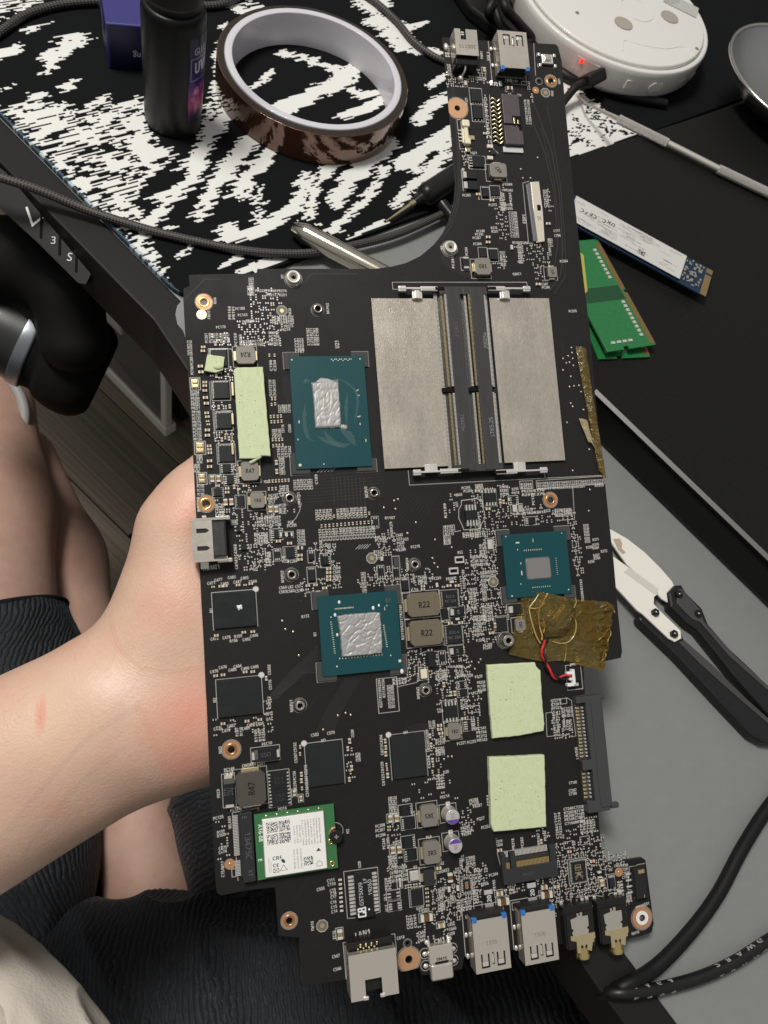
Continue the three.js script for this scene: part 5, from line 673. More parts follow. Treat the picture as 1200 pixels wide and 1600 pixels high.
{ // network socket
  const r = rect(544, 1494, 623.7, 1552, 8.5), [a, b, c, d] = r, H = 8.5, k = rect(537, 1478, 618, 1492, 5), W = b - a; take([a, b, c, k[3]], 1);
  const m = mesh('network_socket', [box3(a + .3, b - .3, d - 1, k[3] + .5, .2, 5.2, .3), box3(a + .5, b - .5, c + 1.5, d, .3, H - 2.2)], M.black, board);
  const n0 = a + W * .31, n1 = a + W * .66, top = c + (d - c) * .42;
  const face = [[a, c], [n0, c], [n0 - .0, c + 1.2], [n0 + .0, top], [n1, top], [n1, c + 1.2], [n1, c], [b, c], [b, d], [a, d]];
  mesh('port_shell', [prism(face, H - .35, H), box3(a, a + .3, c, d, .2, H - .1), box3(b - .3, b, c, d, .2, H - .1), box3(a + .3, b - .3, d - .3, d, 1.5, H - .1)], M.nickel, m);
  for (const x of [n0, n1]) mesh('shell_tab', box3(x - .9, x + .9, c - .1, c + 1.1, H - .5, H + .45, .3), M.tin, m);
  const p = []; for (let i = 0; i < 8; i++) p.push(new THREE.CylinderGeometry(.28, .28, 1.2, 8).translate(lerp(a, b, .24 + i * .058), k[3] - 2.1 + (i % 2 ? 1.3 : 0), 5.2), new THREE.SphereGeometry(.42, 8, 6).translate(lerp(a, b, .24 + i * .058), k[3] - 2.1 + (i % 2 ? 1.3 : 0) + .4, 5.5)); mesh('contact_row', p, M.goldPale, m);
  L([[541, 1530], [536, 1473], [617, 1459], [620, 1490]]);
}
{ // small reversible port
  const [a, b, c, d] = rect(670.5, 1480, 710.5, 1529, 3.2), H = 3.2; take([a - 2, b + 2, c, d]);
  const m = mesh('usb_c_port', [box3(a, b, c, lerp(c, d, .48), .3, H, .9), box3(a - .2, b + .2, lerp(c, d, .5), d, .3, H - .1, .3)], M.nickel, board);
  mesh('shell_slot', box3(lerp(a, b, .22), lerp(a, b, .8), lerp(c, d, .5), lerp(c, d, .5) + .55, H - .5, H + .02), M.hole, m);
  const lug = []; for (const [x, k] of [[a, -1], [b, 1]]) for (const t of [.38, .72, .98]) lug.push(new THREE.SphereGeometry(.95, 10, 7).scale(1.1, .9, .6).translate(x + k * (t > .9 ? -.1 : 1.0), lerp(c, d, t) + (t > .9 ? .6 : 0), .4)); mesh('solder_lug', lug, M.pads, m);
  for (const [x, k] of [[a, -1], [b, 1]]) for (const t of [.38, .72]) silk.push(['l', ringPts(x + k, lerp(c, d, t), 1.7, 16), .24]);
  print('marking', m, (a + b) / 2, lerp(c, d, .62), H + .0, 5, 1.4, textPrint('19615', '#2a2722', 'bold sans-serif', 1), 0);
}
{ // power jack with date stamp
  const [a, b, c, d] = rect(709.5, 44, 748.6, 87.5, 7), H = 7; take([a - 1, b + 1, c - 4, d]);
  const m = mesh('power_jack', [box3(a + .2, b - .1, c - 2.8, d - .4, .3, 5.6, .2), box3(lerp(a, b, .42), lerp(a, b, .5), c - 3.6, c - 2, .3, 4)], M.black, board);
  const n0 = lerp(a, b, .26), n1 = lerp(a, b, .5);
  mesh('port_shell', [prism([[a, c], [b, c], [b, d], [n1, d], [n1, d - 4.4], [n0, d - 4.4], [n0, d], [a, d]], H - .3, H), box3(a, a + .3, c, d, 1, H - .1), box3(b - .3, b, c, d, 1, H - .1)], M.nickel, m);
  mesh('contact', [box3(n0 + .5, n1 - .5, d - 2.2, d - 1.6, H - 1.4, H - .5, .1), box3(n0 + .5, n1 - .5, d - 1.2, d - .7, H - 1.4, H - .5, .1)], M.tin, m);
  mesh('solder_lug', [new THREE.SphereGeometry(1.2, 10, 8).translate(lerp(a, b, .35), c - 5.2, .6), tube([[lerp(a, b, .45), c - 1.5, 5], [lerp(a, b, .45), c - 4, 3.6], [lerp(a, b, .36), c - 5, 1]], .4, 12, 7), new THREE.SphereGeometry(1.2, 10, 8).scale(.8, 1.3, .7).translate(a - 1.6, d - 3, .5), new THREE.SphereGeometry(1.2, 10, 8).scale(.6, 1.2, .7).translate(b + .8, d - 4.5, .5)], M.pads, m);
  print('marking', m, lerp(a, b, .52), lerp(c, d, .33), H + .02, 8.2, 2.1, textPrint('200115', '#4a443c', 'sans-serif', 1), Math.PI);
}
{ // video port on the left edge
  const H = 6, [a, b, c, d] = rect(298, 812, 356, 874, H); take([a, b + 2, c, d], .8);
  const m = mesh('video_port', [box3(a, b, c, d, .2, H - .4, .3)], M.blackMatt, board), half = lerp(a, b, .60);
  const slot = (v) => [[a + 1.6, v - .75], [half - 2, v - .75], [half - 1, v], [half - 2, v + .75], [a + 1.6, v + .75]];
  mesh('port_shell', [prism([[a, c], [half, c], [half, d], [a, d]], H - .4, H, [slot(lerp(c, d, .3)), slot(lerp(c, d, .72))]), prism([[half, c], [b, c], [b, c + 1.2], [half, c + .6]], H - 1.6, H - .4), box3(a - .2, b, d - .5, d + .3, .2, H + .1), box3(a, b, c - .3, c + .3, .2, H + .1), box3(half + 1.2, b + 1.6, d - .6, d + .9, .2, H - 1.2, .3), box3(half + 1.2, b + 1.6, c - .9, c + .6, .2, H - 1.2, .3), box3(lerp(a, b, .32), lerp(a, b, .46), d, d + 1.4, .2, H - 2, .3)], M.nickel, m);
  mesh('spring_tongue', [lerp(c, d, .3), lerp(c, d, .72)].map((v) => box3(a + 2, half - 2.6, v - .4, v + .4, H - 1.2, H - .55, .2)), M.steel, m);
  mesh('port_window', box3(half + .2, b - .6, c + 1.5, d - 1.5, H - .5, H - .1, .1), M.darkGrey, m);
  const pad = rect(313, 876, 327, 889, .4); mesh('solder_lug', box3(...[pad[0], pad[1], pad[2], pad[3]], .02, .9, .3), M.pads, m);
}
{ // push button
  const [a, b, c, d] = rect(842, 84, 867.5, 102, .8), cx = (a + b) / 2, cy = (c + d) / 2; take([a - 1, b + 1, c - 1, d + 1]);
  const m = mesh('push_button', [box3(a + .9, b - .9, c + .2, d - .2, .1, 1.3, .3)], M.tin, board);
  mesh('button_cap', [new THREE.CylinderGeometry(1.05, 1.1, 1, 20).rotateX(Math.PI / 2).translate(cx, cy + .1, 1.6), box3(cx - 1.6, cx + 1.6, cy - 1.4, cy + 1.5, 1.2, 1.5, .2)], M.steel, m);
  mesh('solder_leg', [[a, c], [a, d], [b, c], [b, d]].map(([x, y]) => box3(x - .3, x + .8, y - .7, y + .7, .02, .6, .2)), M.pads, m);
  for (const [x, y, i, j] of [[a - .6, d + .6, 1, -1], [b + .9, d + .6, -1, -1], [a - .6, c - .6, 1, 1], [b + .9, c - .6, -1, 1]]) silk.push(['l', [[x + i * 1.3, y], [x, y], [x, y + j * 1.3]], .24]);
}
{ // fan and panel connectors
  const r1 = rect(783.5, 146, 814.5, 193.6, 2), r2 = rect(788.5, 203, 819, 226, 2.2); take([r1[0] - 5, r1[1], r2[2] - 3, r1[3]]);
  const plum = std([.085, .068, .075], .55, 0, { roughnessMap: smudge });
  const m = mesh('flat_cable_socket', [box3(r1[0], r1[1], r1[2], r1[3], .2, 2, .2), box3(r2[0], r2[1], r2[2], r2[3], .2, 2.2, .2), box3(r1[0], r2[1] - 1, r2[3] - .5, r1[2] + .5, .2, 1.2)], plum, board);
  mesh('socket_notch', box3(r1[1] - 3.6, r1[1] + .1, r1[2] + .3, r1[2] + 3.2, 1.0, 2.05), M.hole, m); mesh('contact', [box3(r1[1] - 3.2, r1[1] - 2.6, r1[2] - .2, r1[2] + 2.4, 1.6, 2.3, .1), box3(r1[1] - 1.6, r1[1] - 1, r1[2] - .2, r1[2] + 1.4, 1.6, 2.3, .1)], M.goldPale, m);
  const k = rect(786, 229, 818, 239, .6); mesh('anchor_plate', box3(k[0], k[1], k[2], k[3], .1, .7, .15), std([.6, .62, .62], .45, .3), m);
  const g = [], n = 11; for (let i = 0; i < n; i++) { const [u, v] = q(lerp(774, 779, i / (n - 1)), lerp(156, 222, i / (n - 1)), .8), pts = []; for (let j = 0; j <= 8; j++) pts.push([u - 1.9 + j * .48, v + .55 * Math.sin(j * .85 + .4), .5 + .5 * Math.abs(Math.sin(j * .6))]); g.push(tube(pts, .3, 16, 6)); } mesh('contact_row', g, M.goldPale, m);
  L([[765, 148], [769, 230], [779, 240]]);
  const f = rect(721.5, 186, 736, 229, 2.4); take(f); const j = mesh('fan_connector', [box3(f[0], f[1], f[2] + 2, f[3], .2, 1.4, .3), box3(f[0], f[1] + .4, f[3] - 3, f[3], .2, 2.6, .6), box3(f[0] + .5, f[1] + .2, f[2] + 1, f[2] + 3.6, .2, 2.6, .5), box3(f[0] + .8, f[1] - .4, f[2] + 3, f[3] - 2, .2, 2.0, .4)], M.cream, board);
  const pg = []; for (let i = 0; i < 4; i++) pg.push(box3(f[0] - 1.2, f[0] + .2, lerp(f[2], f[3], .3 + i * .13) - .2, lerp(f[2], f[3], .3 + i * .13) + .2, .1, .5)); mesh('pin_row', pg, M.tin, j); mesh('anchor_plate', [box3(f[0] + 1, f[1] + .3, f[2] - 1.2, f[2] + .6, .1, .9, .2), box3(f[1], f[1] + 2.6, lerp(f[2], f[3], .36), lerp(f[2], f[3], .52), .1, .7, .2)], M.goldPale, j);
  L([[720, 187], [714, 187], [719, 233], [737, 231]]);
}
{ // display connector: grey lever beside a bright strip
  const lv = polyQ([[822, 288], [828, 285], [840.5, 377], [834, 377]], 1.2), st = polyQ([[829, 284.5], [842, 283.5], [848, 330], [851, 377], [838.5, 379]], 1.0); take(rect(818, 283, 852, 380));
  const m = mesh('display_connector', prism(lv.slice().reverse(), .2, 1.3, [], .2), std([.14, .14, .15], .45), board);
  mesh('connector_frame', prism(st.slice().reverse(), .2, 1.1, [], .1), std([.72, .66, .56], .38, .35), m);
  const n = rect(839, 320, 845.5, 329, 1.15); mesh('notch', box3(n[0], n[1], n[2], n[3], .9, 1.15), M.hole, m); print('marking', m, ...q(843, 341, 1.1), 1.14, 2.2, 1.9, textPrint('2C', '#4a4238', 'sans-serif', 1), -1.45);
  L([[827, 283], [817, 286], [826, 380], [836, 380]]);
}
{ // drive connector overhanging the right edge
  const H = 3.4, P = polyQ([[899, 1092], [942, 1087], [960, 1262], [921, 1267], [917, 1200], [917.5, 1197]], H).reverse(), u0 = q(899, 1092, H)[0]; take(rect(898, 1088, 962, 1268), 0);
  const grey = std([.05, .052, .055], .5, 0, { roughnessMap: smudge }), r1 = rect(905, 1105, 918, 1186, H), r2 = rect(915, 1208, 927, 1250, H), all = rect(900, 1089, 960, 1266, H);
  const [a, b, c, d] = all, m = mesh('drive_connector', [box3(a + 3.6, b - 1.4, c + .2, d - .2, .0, H, .3), box3(b - 5.2, b - .6, c + 1.6, d - .8, -.4, H + .35, .4), box3(a, a + 4, d - 2.5, d - .2, 0, H - .2, .3), box3(a, a + 4, r1[2] - 4, r1[2] - .4, 0, H - .1, .3), box3(a + .4, a + 4, c + .2, r2[2] - .3, 0, H, .3), box3(a + .2, a + 4, r2[2] - 1, d - 1, 0, .9), box3(b - 2.5, b + .8, d - 2.0, d - .2, 1.4, H, .4), box3(b - 1.2, b + 2.2, c + .6, c + 2.6, 1.4, H, .5)], grey, board);
  const pg = [], pt = []; for (const [r, n] of [[r1, 15], [r2, 7]]) for (let i = 0; i < n; i++) { const v = lerp(r[3], r[2], (i + .5) / n), du = lerp(0, r[1] - r[0] - 2.6, (v - r[2]) / (r[3] - r[2]) * 0 + .0); pg.push(box3(r[0] - .6, r[0] + .9, v - .42, v + .42, .7, 1.6, .25)); pt.push(box3(r[0] + 1.6, r[0] + 2.3, v - .3, v + .3, .7, 1.9, .1)); }
  mesh('contact_row', pg, M.goldPale, m); mesh('contact_row', pt, M.pads, m);
  print('marking', m, q(951, 1228, H)[0], q(951, 1228, H)[1], H + .38, 5, 1.6, textPrint('SX5', '#4c4e50', 'sans-serif', 1), Math.PI / 2);
  L([[915, 1086], [897, 1088.5], [914, 1262], [922, 1267]]);
}
{ // drive slot with its gold contacts
  const H = 2.6, [a, b, c, d] = rect(783, 1331, 873, 1369, H), mid = lerp(c, d, .45); take([a, b, c, d], .6);
  const m = mesh('drive_slot', [box3(a, b, c, mid, .2, H, .25), box3(a, a + 1.6, mid - .2, d - 1, .2, H - .2, .25), box3(b - 2.4, b, mid - .2, d - .4, .2, H - .2, .25), box3(a + .5, b - .5, mid, d - 3, .2, .9), box3(lerp(a, b, .165), lerp(a, b, .255), mid - .2, d - 1.4, .2, H - .4)], std([.033, .035, .037], .5, 0, { roughnessMap: smudge }), board);
  const g = [], t = []; for (let u = a + 1.7; u < b - 2.6; u += .5) { const s = (u - a) / (b - a); if (s > .15 && s < .27) continue; g.push(box3(u - .17, u + .17, mid, mid + 2.1, .9, 2.1)); t.push(box3(u - .15, u + .15, d - 2.6, d - .6, .3, 1.3)); }
  mesh('contact_row', g, M.gold, m); mesh('contact_row', t, M.pads, m); L([[788, 1376], [777, 1332], [869, 1319], [871, 1328]]);
  print('marking', m, lerp(a, b, .45), lerp(c, mid, .5), H + .02, 5, 1.5, textPrint('APC01', '#515458', 'sans-serif', 1), 0);
}
for (const [i, P] of [[[881, 1420, 933.5, 1477], [891, 1435, 921.5, 1463], [891.5, 1463, 932, 1484], [900, 1478, 926, 1496]], [[933.5, 1411, 986, 1468], [943, 1427, 974, 1454], [945, 1454, 984, 1475.5], [953, 1470, 978.5, 1488]]].entries()) { // sound jacks
  const H = 4.6, [a, b, c, d] = rect(...P[0], H), p = rect(...P[1], H), g = rect(...P[2], H), k = rect(...P[3], 3.4); take([a, b, c, d]);
  const m = mesh('sound_jack', [box3(a, b, c, d, .2, H - .7, .35), box3(a + .5, b - .6, c - .2, d - 2.4, .3, H - .15, .3)], M.black, board); m.userData.label = i ? 'sound jack next to the lower right corner' : 'sound jack between the usb port and the other jack';
  const W = p[1] - p[0], Hh = p[3] - p[2];
  mesh('jack_plate', prism([[p[0] + .9, p[2]], [p[1] - .4, p[2] + .3], [p[1] - .2, p[2] + Hh * .35], [p[1] - .9, p[2] + Hh * .42], [p[1], p[2] + Hh * .52], [p[1], p[3]], [p[0] + W * .68, p[3]], [p[0] + W * .68, p[3] + 1.4], [p[0] + W * .56, p[3] + 1.4], [p[0] + W * .56, p[3] + .3], [p[0] + W * .48, p[3] + .3], [p[0] + W * .48, p[3] + 1.2], [p[0] + W * .38, p[3] + 1.2], [p[0] + W * .38, p[3]], [p[0], p[3] - .5], [p[0] + .2, p[2] + Hh * .5], [p[0] + .9, p[2] + Hh * .42], [p[0] + .2, p[2] + Hh * .3]], H - .2, H + .05), M.steel, m);
  const gw = g[1] - g[0], gh = g[3] - g[2];
  mesh('jack_ring', [prism([[g[0] + gw * .22, g[2]], [g[0] + gw * .38, g[2]], [g[0] + gw * .38, g[2] + gh * .4], [g[0] + gw * .46, g[2] + gh * .4], [g[0] + gw * .5, g[2] + gh * .15], [g[0] + gw * .58, g[2] + gh * .4], [g[0] + gw * .64, g[2] + gh * .4], [g[0] + gw * .64, g[2] + gh * .1], [g[0] + gw * .8, g[2]], [g[0] + gw * .88, g[2] + gh * .5], [g[1], g[2] + gh * .7], [g[1], g[3]], [g[0] + gw * .3, g[3] - .3], [g[0], g[3]], [g[0], g[3] - gh * .25], [g[0] + gw * .22, g[3] - gh * .35]], H - .35, H + .1), box3(b - 2, b - .9, c + 1.2, c + 3.6, H - 1, H - .1, .2)], std([.86, .72, .42], .3, .95), m);
  const R = (k[1] - k[0]) / 2 * .92; mesh('jack_barrel', new THREE.LatheGeometry([[1.75, -1], [1.75, 5], [R - .15, 5], [R, 4.85], [R, 3.6], [R - .25, 3.4], [R - .25, 0]].map((s) => new THREE.Vector2(...s)), 32).rotateX(Math.PI).translate((k[0] + k[1]) / 2, k[2] + 5, 2.6 - .8), std([.8, .62, .28], .22, 1), m);
  mesh('solder_lug', [[a + .8, d + .4], [b - 2.4, d + .2], [b - .6, d + .6]].map(([x, y]) => box3(x - .6, x + .7, y - .9, y + .6, .1, 1.1, .3)), M.pads, m);
  L(i ? [[935, 1468], [932, 1415], [982, 1407], [983, 1413]] : [[884, 1474], [881, 1424], [926, 1415], [928, 1422]]);
}
{ // speaker connector
  const H = 2.2, [a, b, c, d] = rect(990, 1357, 1013, 1403, H), m = mesh('speaker_connector', [box3(a, b, c, d, .2, H, .4), box3(a - .5, a + 1.5, c + 1.5, d - 1.5, .2, 1.3, .2)], std([.02, .02, .023], .35), board); take([a - 3, b, c, d]);
  mesh('anchor_plate', [box3(a + 1.6, b - .4, d - 2.2, d - .8, H - .4, H + .15, .15), box3(a + 3, b - 1.2, c + .3, c + 1.4, H - .4, H + .1, .15)], M.gold, m);
  const g = []; for (let i = 0; i < 4; i++) g.push(box3(a - 2.6, a - .2, lerp(d - 2.4, c + 2.2, i / 3) - .35, lerp(d - 2.4, c + 2.2, i / 3) + .35, .05, .6, .15)); mesh('pin_row', g, M.pads, m); L([[1008, 1349], [996, 1351], [994, 1353], [984, 1354], [981, 1390], [990, 1391], [992, 1404]]);
}
{ // clock battery socket
  const H = 2.4, r = rect(895, 1040, 908, 1068, H); take(r); const m = mesh('battery_socket', [box3(r[0], r[1], r[2] + 1, r[3], .2, H, .3)], M.black, board); mesh('anchor_plate', [box3(r[0] - .3, r[1] - .6, r[3] - .6, r[3] + .6, .1, .9, .2), box3(r[0] + .2, r[1] - .2, r[2] - 1, r[2] + .4, .1, .9, .2)], M.tin, m); frameRect(883.5, 1040, 911, 1076, 1.2);
}
{ // network transformer
  const H = 2.2, [a, b, c, d] = rect(553, 1366, 586, 1432, H); take([a - 2, b + 2, c, d], .3);
  const m = mesh('network_transformer', box3(a, b, c, d, .2, H, .3), M.black, board); pins([a, b, c + .8, d - .8], 'lr', m, { pitch: 1.25, w: .75, out: 1.9, h: .6 });
  print('marking', m, lerp(a, b, .3), lerp(c, d, .54), H + .03, 9, 1.9, textPrint('GST5009', '#c9cbcb', 'sans-serif', 1.0), Math.PI / 2, 18); print('marking', m, lerp(a, b, .56), lerp(c, d, .82), H + .03, 2.8, 1.7, textPrint('LF', '#c9cbcb', 'sans-serif', 1.0), Math.PI / 2, 18); print('marking', m, lerp(a, b, .82), lerp(c, d, .66), H + .03, 6, 1.8, textPrint('1926D', '#c9cbcb', 'sans-serif', 1.0), Math.PI / 2, 18);
  print('logo', m, lerp(a, b, .3), lerp(c, d, .14), H + .03, 3.6, 3.2, (x, w, h) => { x.strokeStyle = '#e4e6e6'; x.lineWidth = h * .15; x.lineJoin = 'bevel'; x.beginPath(); x.moveTo(w * .45, h * .12); x.lineTo(w * .12, h * .12); x.lineTo(w * .12, h * .88); x.lineTo(w * .45, h * .88); x.lineTo(w * .45, h * .55); x.moveTo(w * .58, h * .05); x.lineTo(w * .58, h * .95); x.moveTo(w * .58, h * .12); x.lineTo(w * .85, h * .12); x.lineTo(w * .85, h * .48); x.lineTo(w * .62, h * .48); x.moveTo(w * .85, h * .48); x.lineTo(w * .9, h * .88); x.lineTo(w * .62, h * .88); x.stroke(); }, Math.PI / 2, 18);
  mesh('index_dot', new THREE.CylinderGeometry(.35, .35, .04, 14).rotateX(Math.PI / 2).translate(lerp(a, b, .7), lerp(c, d, .18), H + .01), M.white, m);
  L([[555, 1434], [543, 1435], [537, 1362], [590, 1355], [594, 1425], [587, 1427]]); dot(577, 1418, 0);
}
{ // wireless card socket
  const H = 2.9, [a, b, c, d] = rect(374, 1271, 400, 1377, H); take([a - 3, b, c, d], .3);
  const m = mesh('card_socket', [box3(a, b, c, d, .2, H, .25), box3(a - .6, a + 2, c + 1.5, d - .6, .2, 1.6)], std([.028, .029, .031], .5, 0, { roughnessMap: smudge }), board), g = [];
  for (let v = c + 2; v < d - 1.2; v += .5) { const t = (v - c) / (d - c); if (t > .30 && t < .37) continue; g.push(box3(a - 2.4, a - .2, v - .15, v + .15, .1, .8)); } mesh('contact_row', g, M.pads, m);
  const ink = '#5d6064'; print('marking', m, lerp(a, b, .55), lerp(c, d, .52), H + .02, 12, 2.6, textPrint('13475C', ink, 'sans-serif', 1), -Math.PI / 2, 14); print('marking', m, lerp(a, b, .62), lerp(c, d, .13), H + .02, 3.2, 2, textPrint('XT', ink, 'sans-serif', 1), -Math.PI / 2, 14);
  L([[403, 1266], [405, 1262], [363, 1270], [372, 1376]]); print('marking', m, lerp(a, b, .4), lerp(c, d, .93), H + .02, 2, 2, textPrint('E', ink, 'sans-serif', 1), -Math.PI / 2, 14);
}
// bright spring contacts on the left edge
for (const [x0, y0, x1, y1] of [[298.5, 591, 311, 606], [305.5, 691, 319.5, 707], [309.5, 740, 321.5, 754]]) { const r = rect(x0, y0, x1, y1, 1); take(r, .4); const m = mesh('spring_contact', [box3(r[0], r[1], r[2], r[3], .02, .35, .1), box3(r[0] + .3, r[1] - .3, lerp(r[2], r[3], .5), r[3] - .2, .3, 1.0, .25), box3(r[0] + .2, r[1] - .2, r[2] + .2, lerp(r[2], r[3], .42), .3, .8, .25)], M.goldPale, board); const k = .45; silk.push(['l', [[r[0] - k, r[3] + k], [r[1] + k, r[3] + k], [r[1] + k, r[2] - k], [r[0] - k, r[2] - k], [r[0] - k, r[3] + k]], .3]); }
// ---- holes, rings, stand-offs, copper dots
const holePaths = [];
for (const [x, y, R, r, kind] of holes) {
  const [u, v] = q(x, y); holePaths.push(ringPts(u, v, r, 20)); take([u - R, u + R, v - R, v + R]);
  let out = ringPts(u, v, R, 40);
  if (kind === 'flat') out = x > 700 ? out.map(([a, b]) => [Math.max(a, u - R * .86), b]) : out.map(([a, b]) => [a, Math.max(b, v - R * .82)]);
  const m = mesh('mounting_ring', prism(out, 0, .06, [ringPts(u, v, r, 20)]), kind === 'small' ? M.resin : kind === 'flat' ? M.copperFlat : M.copper, board);
  if (kind.startsWith('ring')) mesh('inner_ring', new THREE.TorusGeometry(r + .45, .35, 10, 32).scale(1, 1, .45).translate(u, v, .06), kind === 'ring' ? std([.6, .33, .17], .3, .9) : M.gold, m);
  if (kind === 'white') mesh('inner_ring', prism(ringPts(u, v, 2.45, 32), .06, .3, [ringPts(u, v, 1.2, 20)], .05), M.white, m);
  silk.push(['l', [...out, out[0]].map(([a, b]) => [u + (a - u) * 1.07, v + (b - v) * 1.07]), .2]);
}
for (const [x, y, R, r, h, kind] of standoffs) {
  const [u, v] = q(x, y, h); take([u - R, u + R, v - R, v + R]);
  const top = kind === 'white' ? .8 : .74, prof = kind === 'white' ? [[r, .1], [r, h], [R * top - .1, h], [R * top, h - .12], [R * top, .5], [R, .42], [R, .02]] : [[r, .1], [r, h - .1], [r + .12, h], [R * top - .12, h], [R * top, h - .15], [R * .76, .5], [R, .4], [R, .02]];
  mesh('standoff', new THREE.LatheGeometry(prof.map((p) => new THREE.Vector2(...p)).reverse(), 36).rotateX(Math.PI / 2).translate(u, v, 0), kind === 'white' ? std([.72, .69, .62], .35, .45) : std([.62, .58, .53], .25, .95), board);
  mesh('standoff_hole', new THREE.CylinderGeometry(r, r, .1, 20).rotateX(Math.PI / 2).translate(u, v, .2), M.hole, board);
  silk.push(['l', [...ringPts(u, v, R * 1.12, 32), [u + R * 1.12, v]], .18]);
}
for (const [x, y, r] of [[837, 141, 1.45], [315, 491.5, 1.75], [359, 1350, 1.75], [966.7, 1362.5, 1.6]]) { const [u, v] = q(x, y); take([u - r, u + r, v - r, v + r]); const m = mesh('copper_dot', new THREE.CylinderGeometry(r, r, .08, 28).rotateX(Math.PI / 2).translate(u, v, .04), x < 330 ? M.goldPale : M.copper, board); mesh('pip', new THREE.SphereGeometry(.35, 10, 6).scale(1, 1, .5).translate(u, v, .08), M.goldPale, m); }
for (const [x, y] of [[852.5, 144.7], [440.5, 485.5], [581, 872], [771, 909], [503.5, 1446.5]]) { const [u, v] = q(x, y); take([u - 1.8, u + 1.8, v - 1.8, v + 1.8]); const p = ringPts(u, v, 1.75, 8, .39, .39 + 6.2832).map(([a, b]) => [a, b]); mesh('alignment_mark', prism(p, 0, .03), std([.16, .14, .1], .5), board); mesh('alignment_cross', new THREE.CylinderGeometry(.75, .75, .04, 16).rotateX(Math.PI / 2).translate(u, v, .04), M.goldPale, board); silk.push(['l', [...p, p[0]].map(([a, b]) => [u + (a - u) * 1.12, v + (b - v) * 1.12]), .3]); }

// ---- capacitors one by one
caps('313 572;314 581;321 621;322.5 630;324 671.7;324 680;327.5 720;327.5 729;317.5 542 h 5;317 548 h 5;320 597 h 5;320 602.5 h 5;320 610 h 5;323 645 h 5;324 651 h 5;324.5 658 h 4;325.5 663 h 4;326.7 696.7 h 5;327.5 702 h 5;328 707.5 h 5;336.7 536.7 v 5;338 587 v 5;341.7 636 v 5;359 635 v 5;346.7 686.7 v 5;358 685 v 5;352 684 v 4;431.7 722.5 v 6;432.5 736.7 v 6');
caps('331.7 748 v 8 t f;341.4 747.8 v 8 t f;340 758.8 h 5;355 763 h 5;355 769 h 5;352.4 784.5 v 8;361.5 784 v 8;366 760.6 v 5 o;382.7 758.8 h 5;390 766 h 4;373 764 h 4 w;422.5 795.5 v 8 t f;431.7 795.5 v 8 t f;435 845.5 h 6;452.5 848.7 h 6;469 867.5 h 6;469 874 h 6;466 856 v 4 w;472 856 v 4 w;513.7 888.7;513.7 894.5;513.7 900.7;513.7 906;507.5 918.7 h 6;481 915 h 5;493 914 h 5;497 924 h 4;480 921 h 4');
caps('746 766.8 h 6;596.7 873 v 5 w;661 916 h 5;661 921 h 5;701.7 915 h 6;714.5 915 h 6;706 909 h 5 w;683 914 v 5 w;704 974 h 6;720 973 h 6;715 967 h 5 w;782 783 v 6;763 795 h 6;787 784 v 5;693.7 1070 v 6;704.8 1084 v 6;711 1083.4 v 6;724.6 1123 h 6;687 1133.6;687 1139.7;689 1146;690 1151 h 4;693 917 h 4;733 941 v 4 w;731 947 v 4 w;728 935 v 4 w;774 977 v 6;768 989 h 6;802 770 h 4;795 780 v 4 w');
caps('337 1056 h 5;348.5 1054.6 h 5;383 1050 h 5;395 1049.6 h 5;348.5 1131 h 5;386 1127 h 5;406 1124.6 h 5;416 1060 v 5;358 1210 h 6 y f;460 1239.6 v 6 t f;470.4 1248 v 6 t f;546.5 1158 v 6;543.5 1170 v 5;549.6 1200 v 6;546 1218 v 5;469 1167 v 4;469 1178 v 4;471 1210 v 5;471 1220 v 5;472 1232 v 4;602 1158 v 5;603 1168 v 5;603 1178 v 6;604 1195 v 4;605 1202 v 4;606 1212 v 6;672 1150 v 5;673.6 1164 v 5;676 1188 v 5;677 1196 v 4;676 1206 v 4;671 1218 h 4;333 917 h 4;345 916 h 5;352 915.5 h 5;372 914 h 5;383 914 h 4;392 912 h 5;338 993 h 5;381 988 h 5;395 987 h 5');
caps('610 1280 v 8 t f;620 1279 v 8 t f;614 1329 v 8 t f;624 1328 v 8 t f;686 1357 h 6 y;702 1390 v 6 w;715.6 1388 v 6 w;690 1447 h 8 y f;608 1297 h 4;608 1292 h 4;781 1329 h 6;846 1315 v 5;890 1331 h 5 o;926 1346 h 6 o;851 1387 h 8 t;870 1386 h 6;941 1380 v 8 y f;937.5 1367 v 8 k;781 1397 h 8 t f;757 108 v 6 y f;727.6 129 v 6 w f;766 228 h 8 w;766 246 h 8 w;764 214 h 6 k;747.5 303 h 6;769 312.5 h 6;763 370 h 6;763 378 h 6;857 349 h 6;841 443.6 h 6;800 386 v 6 w;758 208 h 5 y;862 424 h 5 w;722 128 h 4;790 1391 h 4;735 1340 h 4');
for (let i = 0; i < 14; i++) for (const [y, k] of [[808.5, 0], [820.5, 1]]) cap(lerp(497.5, 577, i / 13) + k * 5, lerp(y, y - 6.5, i / 13) + (k ? 1.5 : 0), 'v', 4, i % 3 ? 't' : 'b');
for (let i = 0; i < 7; i++) cap(421 + i * 5, 752 - i * .3, 'v', 4, 't'); for (let i = 0; i < 3; i++) cap(420 + i * 5.5, 764 - i * .3, 'v', 4, 't');
for (const [x, y] of [[421, 555], [429, 555], [425, 623], [430, 623], [424.5, 632], [430, 631], [423, 651], [428, 650.5], [434, 650.5], [439, 650], [424, 659], [429, 659], [434.5, 658.5], [440, 658], [426, 687], [431, 687], [436, 687], [441, 686.5], [427, 696.5], [432, 696], [436.5, 696], [442, 695.5]]) cap(x, y, 'v', 4, 't');
for (let i = 0; i < 8; i++) cap(531.5 + i * .35, 1375 + i * 6.9, 'h', 4, 'w');
